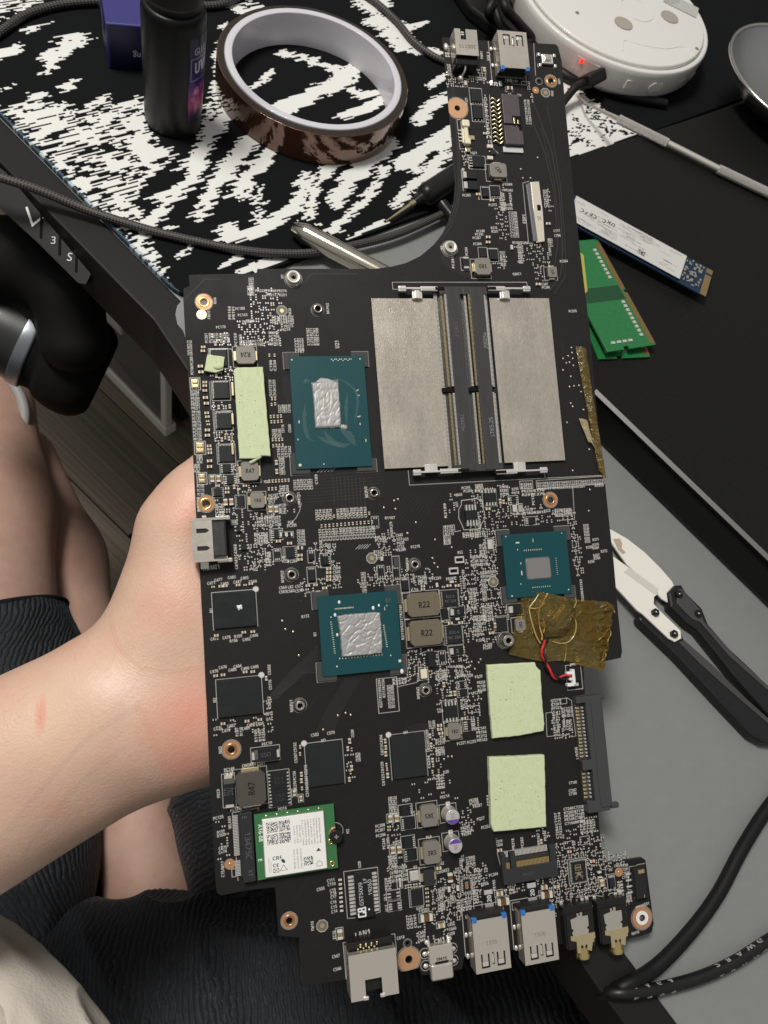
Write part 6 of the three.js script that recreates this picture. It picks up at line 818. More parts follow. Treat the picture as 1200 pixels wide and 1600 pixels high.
for (const [x, y] of [[634, 1386], [638, 1385], [642, 1384.5], [647, 1384], [651, 1383.5], [656, 1383]]) cap(x, y, 'v', 4, 'b'); for (let i = 0; i < 5; i++) cap(667 + i * .4, 1389 + i * 6.5, 'h', 4, 't');

// ---- the smallest parts and bare pads: too many and too small to pick apart
const tinyBody = [], tinyPad = [];
function tiny(u, v, vert, kind) {
  const s = (a, b, c, d, z0, z1) => vert ? box3(u + c, u + d, v + a, v + b, z0, z1) : box3(u + a, u + b, v + c, v + d, z0, z1);
  tinyPad.push(s(-.62, -.2, -.27, .27, .01, kind ? .3 : .07), s(.2, .62, -.27, .27, .01, kind ? .3 : .07));
  if (kind) tinyBody.push(paint(plain(s(-.3, .3, -.24, .24, .02, .32)), kind === 1 ? 0x7d6646 : 0x151517));
}
function micro(x0, y0, x1, y1, n, body = .4) {
  const [a, b, c, d] = rect(x0, y0, x1, y1);
  for (let i = 0, k = 0; k < n && i < n * 6; i++) { const vert = rnd() < .5, u = a + (b - a) * rnd(), v = c + (d - c) * rnd(), U = Math.round(u / .95) * .95, W = Math.round(v / .85) * .85; if (!free(U, W, .45)) continue; tiny(U, W, vert, rnd() < body ? (rnd() < .6 ? 1 : 2) : 0); busy.push([U - .55, U + .55, W - .4, W + .4]); k++; }
}
for (const a of [[698, 112, 730, 135, 26], [726, 108, 762, 130, 24], [758, 150, 766, 240, 22], [758, 190, 768, 235, 12], [789, 128, 800, 150, 6, .3], [820, 128, 833, 160, 6], [722, 232, 736, 262, 10], [744, 298, 754, 312, 5], [783, 290, 790, 325, 12], [783, 330, 794, 375, 26, .1], [775, 320, 790, 372, 14, .1], [805, 380, 850, 410, 26], [830, 395, 862, 440, 26], [770, 400, 790, 420, 8], [852, 295, 862, 330, 8],
  [390, 452, 440, 520, 60, .3], [395, 460, 430, 480, 20], [330, 520, 360, 540, 10], [372, 500, 440, 538, 36, .3], [330, 575, 366, 594, 14], [332, 624, 362, 642, 20], [336, 672, 366, 692, 22], [345, 722, 372, 760, 12], [330, 755, 400, 800, 34], [365, 794, 410, 815, 30], [395, 805, 440, 850, 50, .3], [355, 815, 390, 870, 22], [400, 845, 425, 880, 14], [380, 850, 430, 890, 18], [415, 770, 470, 800, 10, .2], [485, 850, 530, 885, 26], [470, 905, 535, 926, 22], [590, 830, 620, 870, 24], [585, 885, 625, 925, 34], [560, 900, 590, 930, 12], [625, 890, 680, 925, 22], [705, 900, 740, 1000, 60, .35], [726, 860, 780, 960, 80, .3], [740, 940, 775, 1000, 50, .3], [735, 760, 800, 800, 44], [745, 795, 850, 830, 80, .3], [765, 820, 790, 832, 12], [795, 805, 900, 828, 60, .15], [885, 830, 905, 880, 30, .1], [895, 840, 912, 900, 16, .1], [757, 840, 782, 905, 40, .25], [760, 915, 800, 965, 34], [630, 1005, 660, 1060, 60, .1], [655, 1020, 735, 1060, 50, .3], [680, 1060, 740, 1110, 44], [720, 1080, 750, 1125, 20], [728, 1120, 750, 1140, 12], [668, 1140, 690, 1220, 22], [640, 1225, 720, 1262, 10, .2], [720, 1265, 740, 1300, 16], [605, 1285, 625, 1310, 10], [600, 1340, 640, 1360, 12], [650, 1380, 720, 1440, 60], [700, 1360, 765, 1420, 60], [740, 1385, 760, 1425, 14], [780, 1370, 870, 1395, 26], [866, 1320, 945, 1350, 70, .5], [866, 1345, 890, 1400, 40, .5], [918, 1340, 985, 1405, 70, .5], [870, 1385, 940, 1412, 60, .3], [940, 1385, 985, 1412, 34, .4], [900, 1385, 940, 1415, 22], [845, 1405, 880, 1425, 14], [650, 1460, 700, 1475, 8], [860, 1110, 895, 1150, 36, .15], [830, 1300, 860, 1320, 6], [895, 1270, 935, 1320, 24, .2], [880, 1300, 930, 1330, 26], [333, 1125, 372, 1145, 8], [395, 1122, 412, 1142, 8], [415, 1095, 428, 1145, 10], [536, 1160, 552, 1225, 12], [340, 1275, 362, 1345, 10], [730, 815, 760, 840, 12], [700, 770, 715, 800, 6, 0], [690, 1085, 705, 1100, 8]]) micro(...a);
mesh('solder_pads', tinyPad, M.pads, board).userData.kind = 'stuff';
mesh('small_components', tinyBody, M.passive, board).userData.kind = 'stuff';
{ // plated through holes
  const g = []; for (const [x, y] of [[893, 543], [894, 551], [888, 556], [895, 560], [880, 560], [885, 567], [890, 566], [896, 571], [880, 578], [892, 588], [897, 603], [905, 602], [890, 604], [892, 630], [895, 635], [908, 612], [912, 640], [886, 660], [921, 702], [895, 735], [922, 765], [920, 798], [600, 793], [616, 782], [622, 780], [618, 795], [637, 833], [680, 843], [706, 855], [676, 872], [679, 880], [684, 886], [650, 816], [716, 1024], [720, 1030], [737, 1034], [748, 1035], [751, 1030], [732, 1042], [742, 1045], [761, 1048], [441, 970], [446, 983], [458, 987], [528, 1118], [548, 1117], [540, 1114], [467, 1024], [840, 246], [814, 264], [817, 278], [829, 278], [690, 1140], [752, 1092], [505, 1140], [700, 1182], [706, 1182], [694, 1186], [735, 1040]]) { const [u, v] = q(x, y); g.push(new THREE.SphereGeometry(.36, 8, 6).scale(1, 1, .25).translate(u, v, .02)); }
  mesh('plated_holes', g, std([.75, .7, .58], .3, .7), board).userData.kind = 'stuff';
}
// ---- white print of the board
T('HDMI1', 330, 886.5, 9.5, 3); T('LAN1', 567, 1459, 11.5, 5); T('U21', 527, 538, 9, 90); T('EDP1', 819.5, 342, 8.5, 87); T('CN1', 687, 1470.5, 11, 8); T('SPEAKER1', 1004, 1415, 6.5, 10); T('USB_1', 735, 1431, 7, 5); T('USB_3', 763, 88, 7, 88); T('HDD1', 902, 1177, 9, -86); T('SSD1', 764, 1250, 9, 90); T('RTC1', 902, 1027, 8, 90); T('PWR1', 753, 86, 6.5, 90); T('H1', 441, 432, 6.4, 90); T('H2', 690, 387, 6.4, 90); T('NH4', 336, 470, 6.4, 90); T('FM10', 326.5, 492, 6.4, 90); T('MCPU2', 512, 482, 6.4, 90); T('MCPU1', 466.5, 778, 6.4, 90); T('MCPU3', 572.5, 769, 6.4, 90); T('MGPU4', 636.5, 881, 6.4, 90); T('MGPU2', 441.5, 901, 6.4, 90); T('MGPU3', 653.5, 1083, 6.4, 90); T('MGPU1', 455, 1103, 6.4, 90); T('NH3', 344, 1172, 6.4, 90); T('NH10', 993, 1457.5, 6.4, 6); T('FM19', 488, 1447, 6.4, 90); T('FM20', 453, 488, 6.4, 90); T('H2', 543, 1299, 6.4, 90); T('NH1', 874, 127, 6.4, 90); T('FM2', 863, 146, 6.4, 90);
T('M1', 330, 954, 6, 88); T('M2', 335.5, 1094, 6, 88); T('M3', 505.5, 1157, 6, 5); T('M4', 634, 1144.5, 6, 5); T('G1', 492, 991, 6.5, 90); T('U29', 562, 1351, 6.5, 90); T('U21', 714, 788, 6, 90); T('U24', 655, 1419, 6.2, 5); T('U26', 695, 1056, 6.2); T('U23', 634, 842, 6.2); T('PEC10', 417, 1162, 6.4, 5); T('PEC9', 341.5, 1240, 6.4, 90); T('CHOKE1', 389, 1195, 6.4, 4); T('C501', 408, 1193, 6.4, 4); T('PC149', 358, 1202, 6.4, 4); T('PC174PR236', 376, 1263, 6.4, 4); T('PQ16', 441, 1263.5, 6.4, 4); T('PC135', 341, 1277.5, 6.4, 5); T('R155', 345, 1300, 6, 5); T('R154', 345, 1305.5, 6, 5); T('C475', 348, 1325, 6.4, 5); T('C474', 348, 1331, 6.4, 5); T('C15/M17', 348, 1358, 6.4, 88); T('WLAN1', 359, 1285, 6.4, 90);
[['C471', 330, 911], ['C477', 341, 906], ['C485', 351, 912], ['C483', 362, 902], ['C487', 371, 909], ['C493', 382, 903], ['C504', 395, 908.5], ['C472', 335, 998], ['C478', 354, 996], ['R159', 372, 994], ['C492', 385, 999], ['C496', 397, 993], ['R156', 365, 1001], ['C470', 334.5, 1049], ['C476', 348, 1042.5], ['C484', 371, 1041], ['C480', 363, 1046.5], ['C490', 383, 1044.5], ['C495', 398, 1042], ['C473', 340, 1138.5], ['C478', 353, 1141.5], ['C482', 361, 1134], ['C489', 384, 1138], ['C494', 392, 1132.5], ['C505', 406, 1131], ['C511', 420.5, 1115], ['D14', 421, 1123.5], ['C582', 492, 1148], ['C570', 517, 1145], ['PC265', 729, 305], ['PC272', 770, 320], ['R376', 772, 356], ['R325', 773, 361.5], ['PC267', 745, 371.5], ['PC242', 749, 366], ['PC240', 751, 361], ['PC266', 746, 381], ['C117', 870, 360.5], ['C798', 871, 368], ['PJMC1', 808, 428], ['PC264', 881, 408], ['PC247', 850, 444], ['PC286', 853, 449], ['PC295', 895, 486], ['PQ21', 740, 239], ['C110', 804, 127], ['PC163', 379, 492], ['PC188', 375, 482], ['PR273', 451, 509.5], ['PR274', 446, 515], ['PC170', 345, 511], ['PL7', 425.5, 784.5], ['PC187', 427, 774], ['PR240', 425, 779], ['PR246', 421, 807], ['PL8', 454, 816], ['PC205', 456, 821], ['PC186', 413, 876], ['PC204', 457, 877], ['C505', 511, 852], ['C548', 514, 861], ['C504', 526, 887.5], ['C502', 526, 893.5], ['C503', 526, 900], ['C581', 526, 905.5], ['C564', 442, 918], ['L82', 454, 917], ['C574', 467, 916], ['C563', 442, 924.5], ['C560', 454, 923.5], ['C575', 467, 923], ['R172', 477, 963], ['C642', 624, 836], ['U23', 624, 842], ['PQ25', 626, 848], ['C112', 626, 854], ['PR280', 627, 859], ['PC218', 649, 854], ['PC245', 728, 762], ['PC246', 731, 767], ['C665', 717, 773], ['PC224', 682, 903.5], ['PR269', 704, 904], ['RS2', 719, 863], ['PR302', 739, 921], ['PR304', 739, 927], ['PC240', 746, 980], ['PR303', 746, 985.5], ['PR305', 746, 991.5], ['PC243', 751, 1000], ['PC249', 762, 1007.5], ['PC247', 762, 1012], ['PEC16', 736, 952], ['PC223', 697, 970.5], ['PL11', 666, 965.5], ['PL10', 648, 922], ['R371', 931, 843], ['R370', 931, 851], ['R369', 931, 856], ['R372', 944, 861], ['R358', 921, 855], ['R367', 932, 867.5], ['R366', 933, 872], ['R355', 924, 877.5], ['R322', 855, 798], ['R295', 805, 764], ['PU18', 806, 770], ['PQ29', 748, 1057], ['PC228', 732, 1056], ['PC216', 746, 1082], ['PC218', 688, 1156], ['PC219', 688, 1161], ['PC221', 721, 1161], ['PC235', 737, 1159], ['U28', 688, 1111], ['R253', 670, 1172], ['D20', 697, 1206], ['PEC14', 695, 1244.5], ['PC208', 594, 1290], ['PC207', 594, 1297], ['PC206', 595, 1305], ['PQ21', 635, 1250], ['PQ22', 620, 1316], ['PL9', 670, 1308], ['PR285', 727, 1293], ['PC223', 730, 1298], ['PR284', 729, 1303], ['PQ27', 751, 1279], ['PC232', 759, 1292], ['PR288', 740, 1250], ['PC230', 741, 1255], ['PR287', 746, 1259], ['CHOKE2', 692, 1361], ['C662', 688, 1349.5], ['C674', 714, 1362], ['U20', 728, 1359], ['Y2', 649, 1355], ['C652', 693, 1388], ['C651', 690, 1393], ['C647', 689, 1399.5], ['C650', 687, 1405], ['C641', 690, 1411], ['C640', 690, 1416], ['C648', 690, 1421], ['F2', 706, 1398.5], ['C653', 706, 1403], ['R225', 706, 1409], ['C643', 665, 1422], ['C658', 705, 1444], ['C660', 707, 1451], ['C659', 705, 1459], ['C646', 659, 1457], ['C645', 659, 1463], ['C644', 659, 1469], ['C618', 626, 1465], ['R257', 757, 1381], ['PC244', 771, 1366.5], ['CB10', 748, 1427], ['FB14', 767, 1423], ['UL1', 602, 1402, 90], ['UL2', 604, 1419, 90], ['EC10', 522, 1461, 90], ['C567', 525, 1494], ['C566', 527, 1514], ['C111', 517, 1375.5], ['C110', 518, 1381.5], ['C503', 501, 1389], ['C19', 520, 1391], ['C18', 521, 1396], ['C17', 521, 1401.5], ['C16', 521, 1409.5], ['C15', 522, 1417], ['C14', 522.5, 1424], ['FM26', 966, 1352], ['PC220', 706, 950]].forEach(([s, x, y, a]) => T(s, x, y, 6.4, a ?? 4));
for (const b of [[292, 532, 301, 556, 0, 'PR PC'], [296, 557, 303, 586, 90, 'PC'], [297, 610, 313, 640, 0, 'PR PC'], [299, 641, 316, 689, 0, 'PR PC'], [302, 711, 318, 738, 90, 'PC'], [307, 757, 320, 775, 0, 'PC'], [307, 776, 313, 800, 90], [319, 520, 360, 536, 90, 'PR PC PU'], [365, 520, 372, 542, 90], [372, 522, 380, 540, 90, 'PC'], [375, 531, 412, 541, 0], [378, 500, 394, 511, 0, 'PR'], [384, 498, 398, 504, 0], [386, 446, 396, 462, 90, 'PC'], [388, 433, 398, 462, 90, 'PR'], [398, 451, 449, 464, 0, 'PR'], [424, 493, 460, 506, 0, 'PR'], [419, 517, 438, 540, 0, 'PR PC'], [355, 478, 368, 500, 90], [459, 528, 476, 552, 0, 'C'], [478, 512, 500, 540, 90, 'C R'], [420, 562, 433, 580, 90, 'C'], [419, 593, 433, 620, 90, 'C5'], [434, 632, 455, 645, 90, 'C5'], [424, 670, 440, 684, 90, 'C5'], [439, 663, 456, 676, 90, 'C5'], [432, 697, 456, 715, 90, 'C5'], [435, 715, 446, 742, 90, 'C5'], [412, 750, 422, 762, 0, 'PR'], [458, 749, 490, 765, 90, 'C5'], [436, 758, 452, 776, 90, 'C3'], [490, 741, 498, 757, 90, 'C'], [492, 796, 574, 809, 90, 'C3'], [497, 826, 588, 841, 90, 'C3'], [336, 787, 352, 806, 90], [436, 787, 448, 803, 0, 'PC'], [360, 812, 372, 820, 0, 'C4'], [400, 808, 440, 822, 0, 'PC PR'], [396, 832, 420, 850, 0, 'PU'], [463, 827, 478, 852, 0, 'C5'], [440, 868, 452, 880, 0], [414, 862, 424, 885, 90], [365, 850, 372, 890, 90, 'C4'], [394, 880, 402, 892, 90], [498, 845, 506, 866, 90], [563, 888, 574, 930, 0, 'C4'], [583, 855, 600, 874, 0, 'R1'], [600, 800, 618, 812, 0, 'R1'], [608, 815, 616, 840, 90], [585, 838, 604, 846, 0], [652, 900, 668, 913, 0, 'C6'], [640, 898, 650, 912, 90], [622, 925, 632, 1000, 90, 'R2'], [692, 786, 700, 810, 90, 'R2'], [694, 822, 710, 836, 0, 'R2'], [693, 836, 704, 850, 0, 'R2'], [742, 756, 756, 770, 90, 'PR'], [780, 758, 796, 774, 0, 'R3'], [814, 765, 852, 774, 0, 'PR C R'], [830, 770, 836, 790, 90], [866, 795, 895, 806, 0, 'R3'], [800, 795, 850, 802, 0, 'R'], [839, 754, 944, 761, 0, 'R3', 4.4], [813, 755, 832, 763, 0, 'R3'], [911, 819, 923, 848, 0, 'R3'], [906, 905, 913, 940, 90, 'R3'], [740, 800, 752, 830, 90, 'C6'], [722, 832, 760, 838, 0, 'R2'], [748, 850, 760, 872, 90, 'C6'], [734, 868, 764, 884, 0, 'R2'], [720, 890, 730, 920, 90], [750, 892, 776, 908, 0, 'R2'], [752, 910, 762, 940, 0, 'R2'], [752, 940, 772, 970, 0, 'R2 R6'], [734, 930, 746, 950, 90], [738, 962, 760, 976, 0, 'PC PR'], [590, 1062, 604, 1105, 90, 'R2'], [604, 1070, 618, 1106, 0, 'R2'], [612, 1060, 636, 1068, 0, 'R2'], [680, 1048, 700, 1062, 90], [712, 1040, 726, 1058, 0], [745, 1064, 760, 1080, 0, 'PC PR'], [718, 1092, 732, 1108, 90], [743, 1136, 762, 1158, 0, 'PR PC'], [668, 1126, 682, 1138, 90, 'C6'], [664, 1140, 672, 1170, 90, 'C6'], [668, 1180, 674, 1222, 90, 'C6'], [680, 1168, 696, 1180, 0, 'R2'], [681, 1210, 696, 1232, 90, 'R2'], [592, 1148, 600, 1180, 90, 'C4'], [595, 1190, 602, 1228, 90, 'C6'], [546, 1140, 555, 1152, 90, 'C5'], [555, 1176, 564, 1190, 0], [553, 1210, 562, 1226, 90], [458, 1160, 466, 1192, 90, 'C5'], [475, 1195, 483, 1245, 90, 'C5'], [457, 1205, 464, 1235, 90, 'PC'], [367, 1137, 380, 1150, 90, 'R1'], [396, 1140, 416, 1158, 90, 'R1'], [418, 1038, 424, 1055, 90, 'C5'], [418, 1088, 424, 1108, 90, 'C5'], [418, 1062, 426, 1078, 90, 'C5'], [848, 900, 850, 902, 0], [596, 1310, 610, 1326, 90, 'PC'], [606, 1245, 622, 1272, 90, 'PC'], [606, 1337, 622, 1354, 90, 'PC'], [608, 1355, 638, 1376, 0, 'PC C6'], [600, 1372, 612, 1390, 90], [717, 1340, 744, 1354, 90, 'C6'], [740, 1356, 752, 1378, 90, 'C6'], [720, 1336, 726, 1346, 90], [715, 1405, 738, 1422, 90, 'R2'], [738, 1390, 748, 1412, 90, 'C6'], [634, 1430, 652, 1450, 90, 'C6'], [768, 1375, 776, 1392, 90], [794, 1378, 806, 1396, 90], [775, 1312, 786, 1322, 0, 'C6'], [798, 1310, 806, 1328, 90], [812, 1308, 820, 1326, 90], [838, 1302, 846, 1320, 90], [848, 1298, 856, 1314, 90], [865, 1270, 880, 1310, 90, 'C7'], [880, 1262, 915, 1285, 0, 'R7 C7 PR'], [905, 1282, 932, 1300, 90, 'C7 R7'], [888, 1215, 902, 1224, 0, 'C7'], [888, 1233, 902, 1242, 0, 'C7'], [860, 1092, 878, 1108, 0, 'C7'], [862, 1112, 876, 1150, 90, 'C7'], [876, 1105, 896, 1120, 0, 'PC PR'], [878, 1125, 896, 1140, 90, 'C7'], [970, 1350, 984, 1372, 0, 'C7'], [964, 1376, 976, 1400, 90, 'C7'], [978, 1396, 988, 1408, 0], [700, 205, 708, 255, 90, 'PC GPUFAN'], [694, 70, 704, 90, 90], [698, 100, 706, 118, 0, 'PC'], [724, 140, 732, 165, 90], [732, 118, 760, 126, 90], [757, 155, 764, 220, 90, 'C2'], [808, 145, 815, 152, 0], [818, 155, 832, 195, 90, 'C1'], [720, 262, 728, 276, 90, 'C2'], [785, 285, 802, 300, 0, 'PR'], [794, 300, 802, 320, 90], [783, 318, 802, 328, 0, 'ESD EX'], [794, 330, 812, 372, 0, 'C1'], [800, 376, 826, 382, 0, 'R3'], [808, 382, 818, 412, 90, 'R3'], [848, 296, 860, 325, 90, 'C7'], [855, 372, 866, 400, 90, 'C1'], [780, 392, 792, 416, 90, 'PR'], [704, 400, 712, 420, 90, 'PC'], [726, 386, 732, 400, 90], [780, 300, 790, 330, 90, 'PC'], [700, 440, 715, 444, 0]]) blk(...b);
L([[864, 1094], [862, 1113], [853, 1114], [855, 1151], [890, 1147]], 1.1); L([[885, 1090], [893, 1094], [900, 1150], [889, 1152]], 1.1); frameRect(588, 1061, 624, 1111, 1.2); L([[622, 1073], [652, 1066], [655, 1045]], 1.1); L([[655, 1022], [668, 1017], [684, 1018]], 1.1); L([[702, 1035], [704, 1043], [722, 1041], [722, 1056], [710, 1058]], 1.1); L([[693, 822], [710, 820], [711, 831], [720, 829]], 1.1); L([[693, 822], [694, 851], [704, 850], [704, 837]], 1.1);
L([[870, 1369], [864, 1370], [866, 1400], [874, 1404], [877, 1419], [892, 1417], [893, 1398], [919, 1391], [920, 1376]], 1.1); L([[900, 1414], [901, 1402], [930, 1399], [950, 1402], [952, 1396], [976, 1392]], 1.1); L([[920, 1351], [937, 1352], [940, 1359], [958, 1356]], 1.1); frameRect(775, 1310, 776, 1311, .5); frameRect(881, 1316, 897, 1324, 1.1); frameRect(906, 1308, 922, 1318, 1.1); frameRect(815, 127, 828, 133, 1.1); frameRect(731, 1104, 750, 1112, 1.2); frameRect(362, 1358, 372, 1369, 1.2); frameRect(800, 1411, 813, 1420, 1.1); frameRect(740, 1411, 754, 1422, 1.1); frameRect(876, 1092, 886, 1099, 1.1); L([[834, 64], [837, 118]], 1.1); L([[367, 565], [362, 545], [327, 546]], 1.1); L([[327, 596], [330, 640], [362, 642]], 1); L([[350, 740], [349, 705]], 1); L([[366, 690], [374, 790]], .9); L([[332, 642], [336, 690]], .9);
for (let i = 0; i < 5; i++) { L([[556 + i * 4, 858 - i * .2], [563 + i * 4, 851 - i * .2]], 1); L([[496 + i * 5.5, 738 - i * .4], [502 + i * 5.5, 733 - i * .4]], 1); } L([[452, 820], [462, 810], [468, 799], [471, 786]], 1.1);
// ---- one sheet of print, one of relief
const trace = []; // copper under the lacquer, a little lighter
const tr = (pts, w = .35) => trace.push([polyQ(pts), w]);
tr([[820, 160], [852, 240], [866, 300], [872, 380], [866, 420], [850, 450]], .3); tr([[832, 155], [862, 235], [874, 300], [880, 390], [876, 430], [858, 455]], .3); tr([[855, 165], [862, 200], [876, 290], [884, 390], [884, 430], [866, 460]], .25); tr([[846, 200], [866, 280], [878, 385], [880, 425]], .2);
tr([[706, 110], [716, 200], [720, 285], [716, 320], [706, 352], [690, 374]], .25); tr([[703, 110], [713, 200], [717, 285], [713, 318], [703, 348], [680, 382]], .25); tr([[290, 466], [320, 436], [345, 436]], .3); tr([[478, 440], [486, 428], [560, 428]], .3);
for (let i = 0; i < 9; i++) { tr([[420 + i * 2, 1094 - i * .4], [424 + i * 2, 1084], [452 + i * 3, 1052], [497, 1010 + i * 5]], .18); tr([[540 + i * 3, 1060], [510 + i * 3, 1110], [495 + i * 3, 1145]], .16); tr([[480, 745 + i * 5], [600, 735 + i * 5]], .14); tr([[520 + i * 6, 745], [523 + i * 6, 795]], .2); tr([[600 + i * 7, 820], [640 + i * 6, 770]], .12); }
const boardTex = canvasTex(TW, TH, (c, w, h) => {
  const im = c.createImageData(w, h);
  for (let y = 0; y < h; y++) for (let x = 0; x < w; x++) { const n = cloudN[(y >> 2 & 255) * 256 + (x >> 2 & 255)] * 6 + grainN[(y & 255) * 256 + (x & 255)] * 5, b = 21 + n, i = (y * w + x) * 4; im.data[i] = b; im.data[i + 1] = b - .3; im.data[i + 2] = b - .2; im.data[i + 3] = 255; }
  c.putImageData(im, 0, 0);
  const X = (u) => (u - U0) * KB, Y = (v) => (V1 - v) * KB;
  const path = (pts) => { c.beginPath(); pts.forEach(([a, b], i) => i ? c.lineTo(X(a), Y(b)) : c.moveTo(X(a), Y(b))); };
  c.lineJoin = c.lineCap = 'round';
  for (const [pts, wd] of trace) { c.strokeStyle = 'rgba(92,91,88,.5)'; c.lineWidth = wd * KB; path(pts); c.stroke(); }
  for (let i = 0; i < 520; i++) { c.fillStyle = `rgba(${rnd() < .5 ? '190,185,175' : '90,88,84'},${rr(.1, .5)})`; c.fillRect(rnd() * w, rnd() * h, rr(.6, 1.8), rr(.6, 1.8)); } // dust
  for (let i = 0; i < 70; i++) { c.strokeStyle = `rgba(120,118,112,${rr(.08, .3)})`; c.lineWidth = rr(.5, 1.3); const a = rnd() * w, b = rnd() * h, l = rr(10, 60); c.beginPath(); c.moveTo(a, b); c.lineTo(a + l * (rnd() - .3), b - l * rnd()); c.stroke(); } // scratches
  for (let i = 0; i < 34; i++) { c.fillStyle = `rgba(${rnd() < .5 ? '64,62,60' : '16,16,16'},.25)`; c.beginPath(); c.ellipse(rnd() * w, rnd() * h, rr(10, 60), rr(6, 30), rnd() * 3, 0, 7); c.fill(); }
  for (const s of silk) {
    c.strokeStyle = c.fillStyle = '#d0cfc9';
    if (s[0] === 'l') { c.lineWidth = s[2] * KB * .9; path(s[1]); c.stroke(); }
    else if (s[0] === 'd') { c.beginPath(); c.arc(X(s[1]), Y(s[2]), s[3] * KB, 0, 7); c.fill(); }
    else { const [, str, u, v, size, turn, bold, wid] = s; c.save(); c.translate(X(u), Y(v)); c.rotate(-turn * Math.PI / 180); c.font = `bold ${size * KB}px sans-serif`; c.textAlign = 'center'; c.textBaseline = 'middle'; if (wid) { const m = c.measureText(str).width; c.scale(wid * KB / m, 1); } else c.scale(.84, 1); c.fillText(str, 0, 0); c.restore(); }
  }
});
const boardBump = canvasTex(TW >> 1, TH >> 1, (c, w, h) => {
  c.fillStyle = '#606060'; c.fillRect(0, 0, w, h); const k = KB / 2, X = (u) => (u - U0) * k, Y = (v) => (V1 - v) * k;
  const im = c.getImageData(0, 0, w, h); for (let y = 0; y < h; y++) for (let x = 0; x < w; x++) { const b = 84 + cloudN[(y >> 1 & 255) * 256 + (x >> 1 & 255)] * 26 + grainN[(y & 255) * 256 + (x & 255)] * 22, i = (y * w + x) * 4; im.data[i] = im.data[i + 1] = im.data[i + 2] = b; } c.putImageData(im, 0, 0);
  for (const [pts, wd] of trace) { c.strokeStyle = '#909090'; c.lineWidth = Math.max(1, wd * k); c.beginPath(); pts.forEach(([a, b], i) => i ? c.lineTo(X(a), Y(b)) : c.moveTo(X(a), Y(b))); c.stroke(); }
}, { srgb: false });
const boardRough = dataTex(256, 512, (x, y) => Array(3).fill(.46 + .22 * cloudN[(y & 255) * 256 + x] + .08 * grainN[(y & 255) * 256 + x]));
const faceMat = phys([1, 1, 1], 1, 0, { map: boardTex, bumpMap: boardBump, bumpScale: 6e-5, roughnessMap: boardRough, specularIntensity: .55 });
{
  const g = prism(outline.slice().reverse(), -1.2, 0, holePaths, 0, 4); planarUV(g, U0, V0, U1 - U0, V1 - V0);
  mesh('circuit_board', g, [faceMat, std([.06, .055, .045], .6)], board);
  mesh('backing_film', [prism(polyQ([[284, 470], [277, 478], [274, 491], [277, 506], [286, 517], [294, 540], [300, 540], [300, 465]], -1.5).reverse(), -1.7, -1.4), prism(polyQ([[880, 1310], [944, 1303], [946, 1349], [1003, 1340], [1020, 1440], [1012, 1460], [900, 1465]], -1.5).reverse(), -1.7, -1.4)], std([.16, .165, .17], .3), board);
}
// print atlas is painted once all its cells are known
function finishAtlas() {
  printMat.map = canvasTex(AT.w, AT.h, (c) => { c.clearRect(0, 0, AT.w, AT.h); for (const [[x, y, w, h], draw] of AT.jobs) { c.save(); c.beginPath(); c.rect(x, y, w, h); c.clip(); c.translate(x, y); draw(c, w, h); c.restore(); } });
}
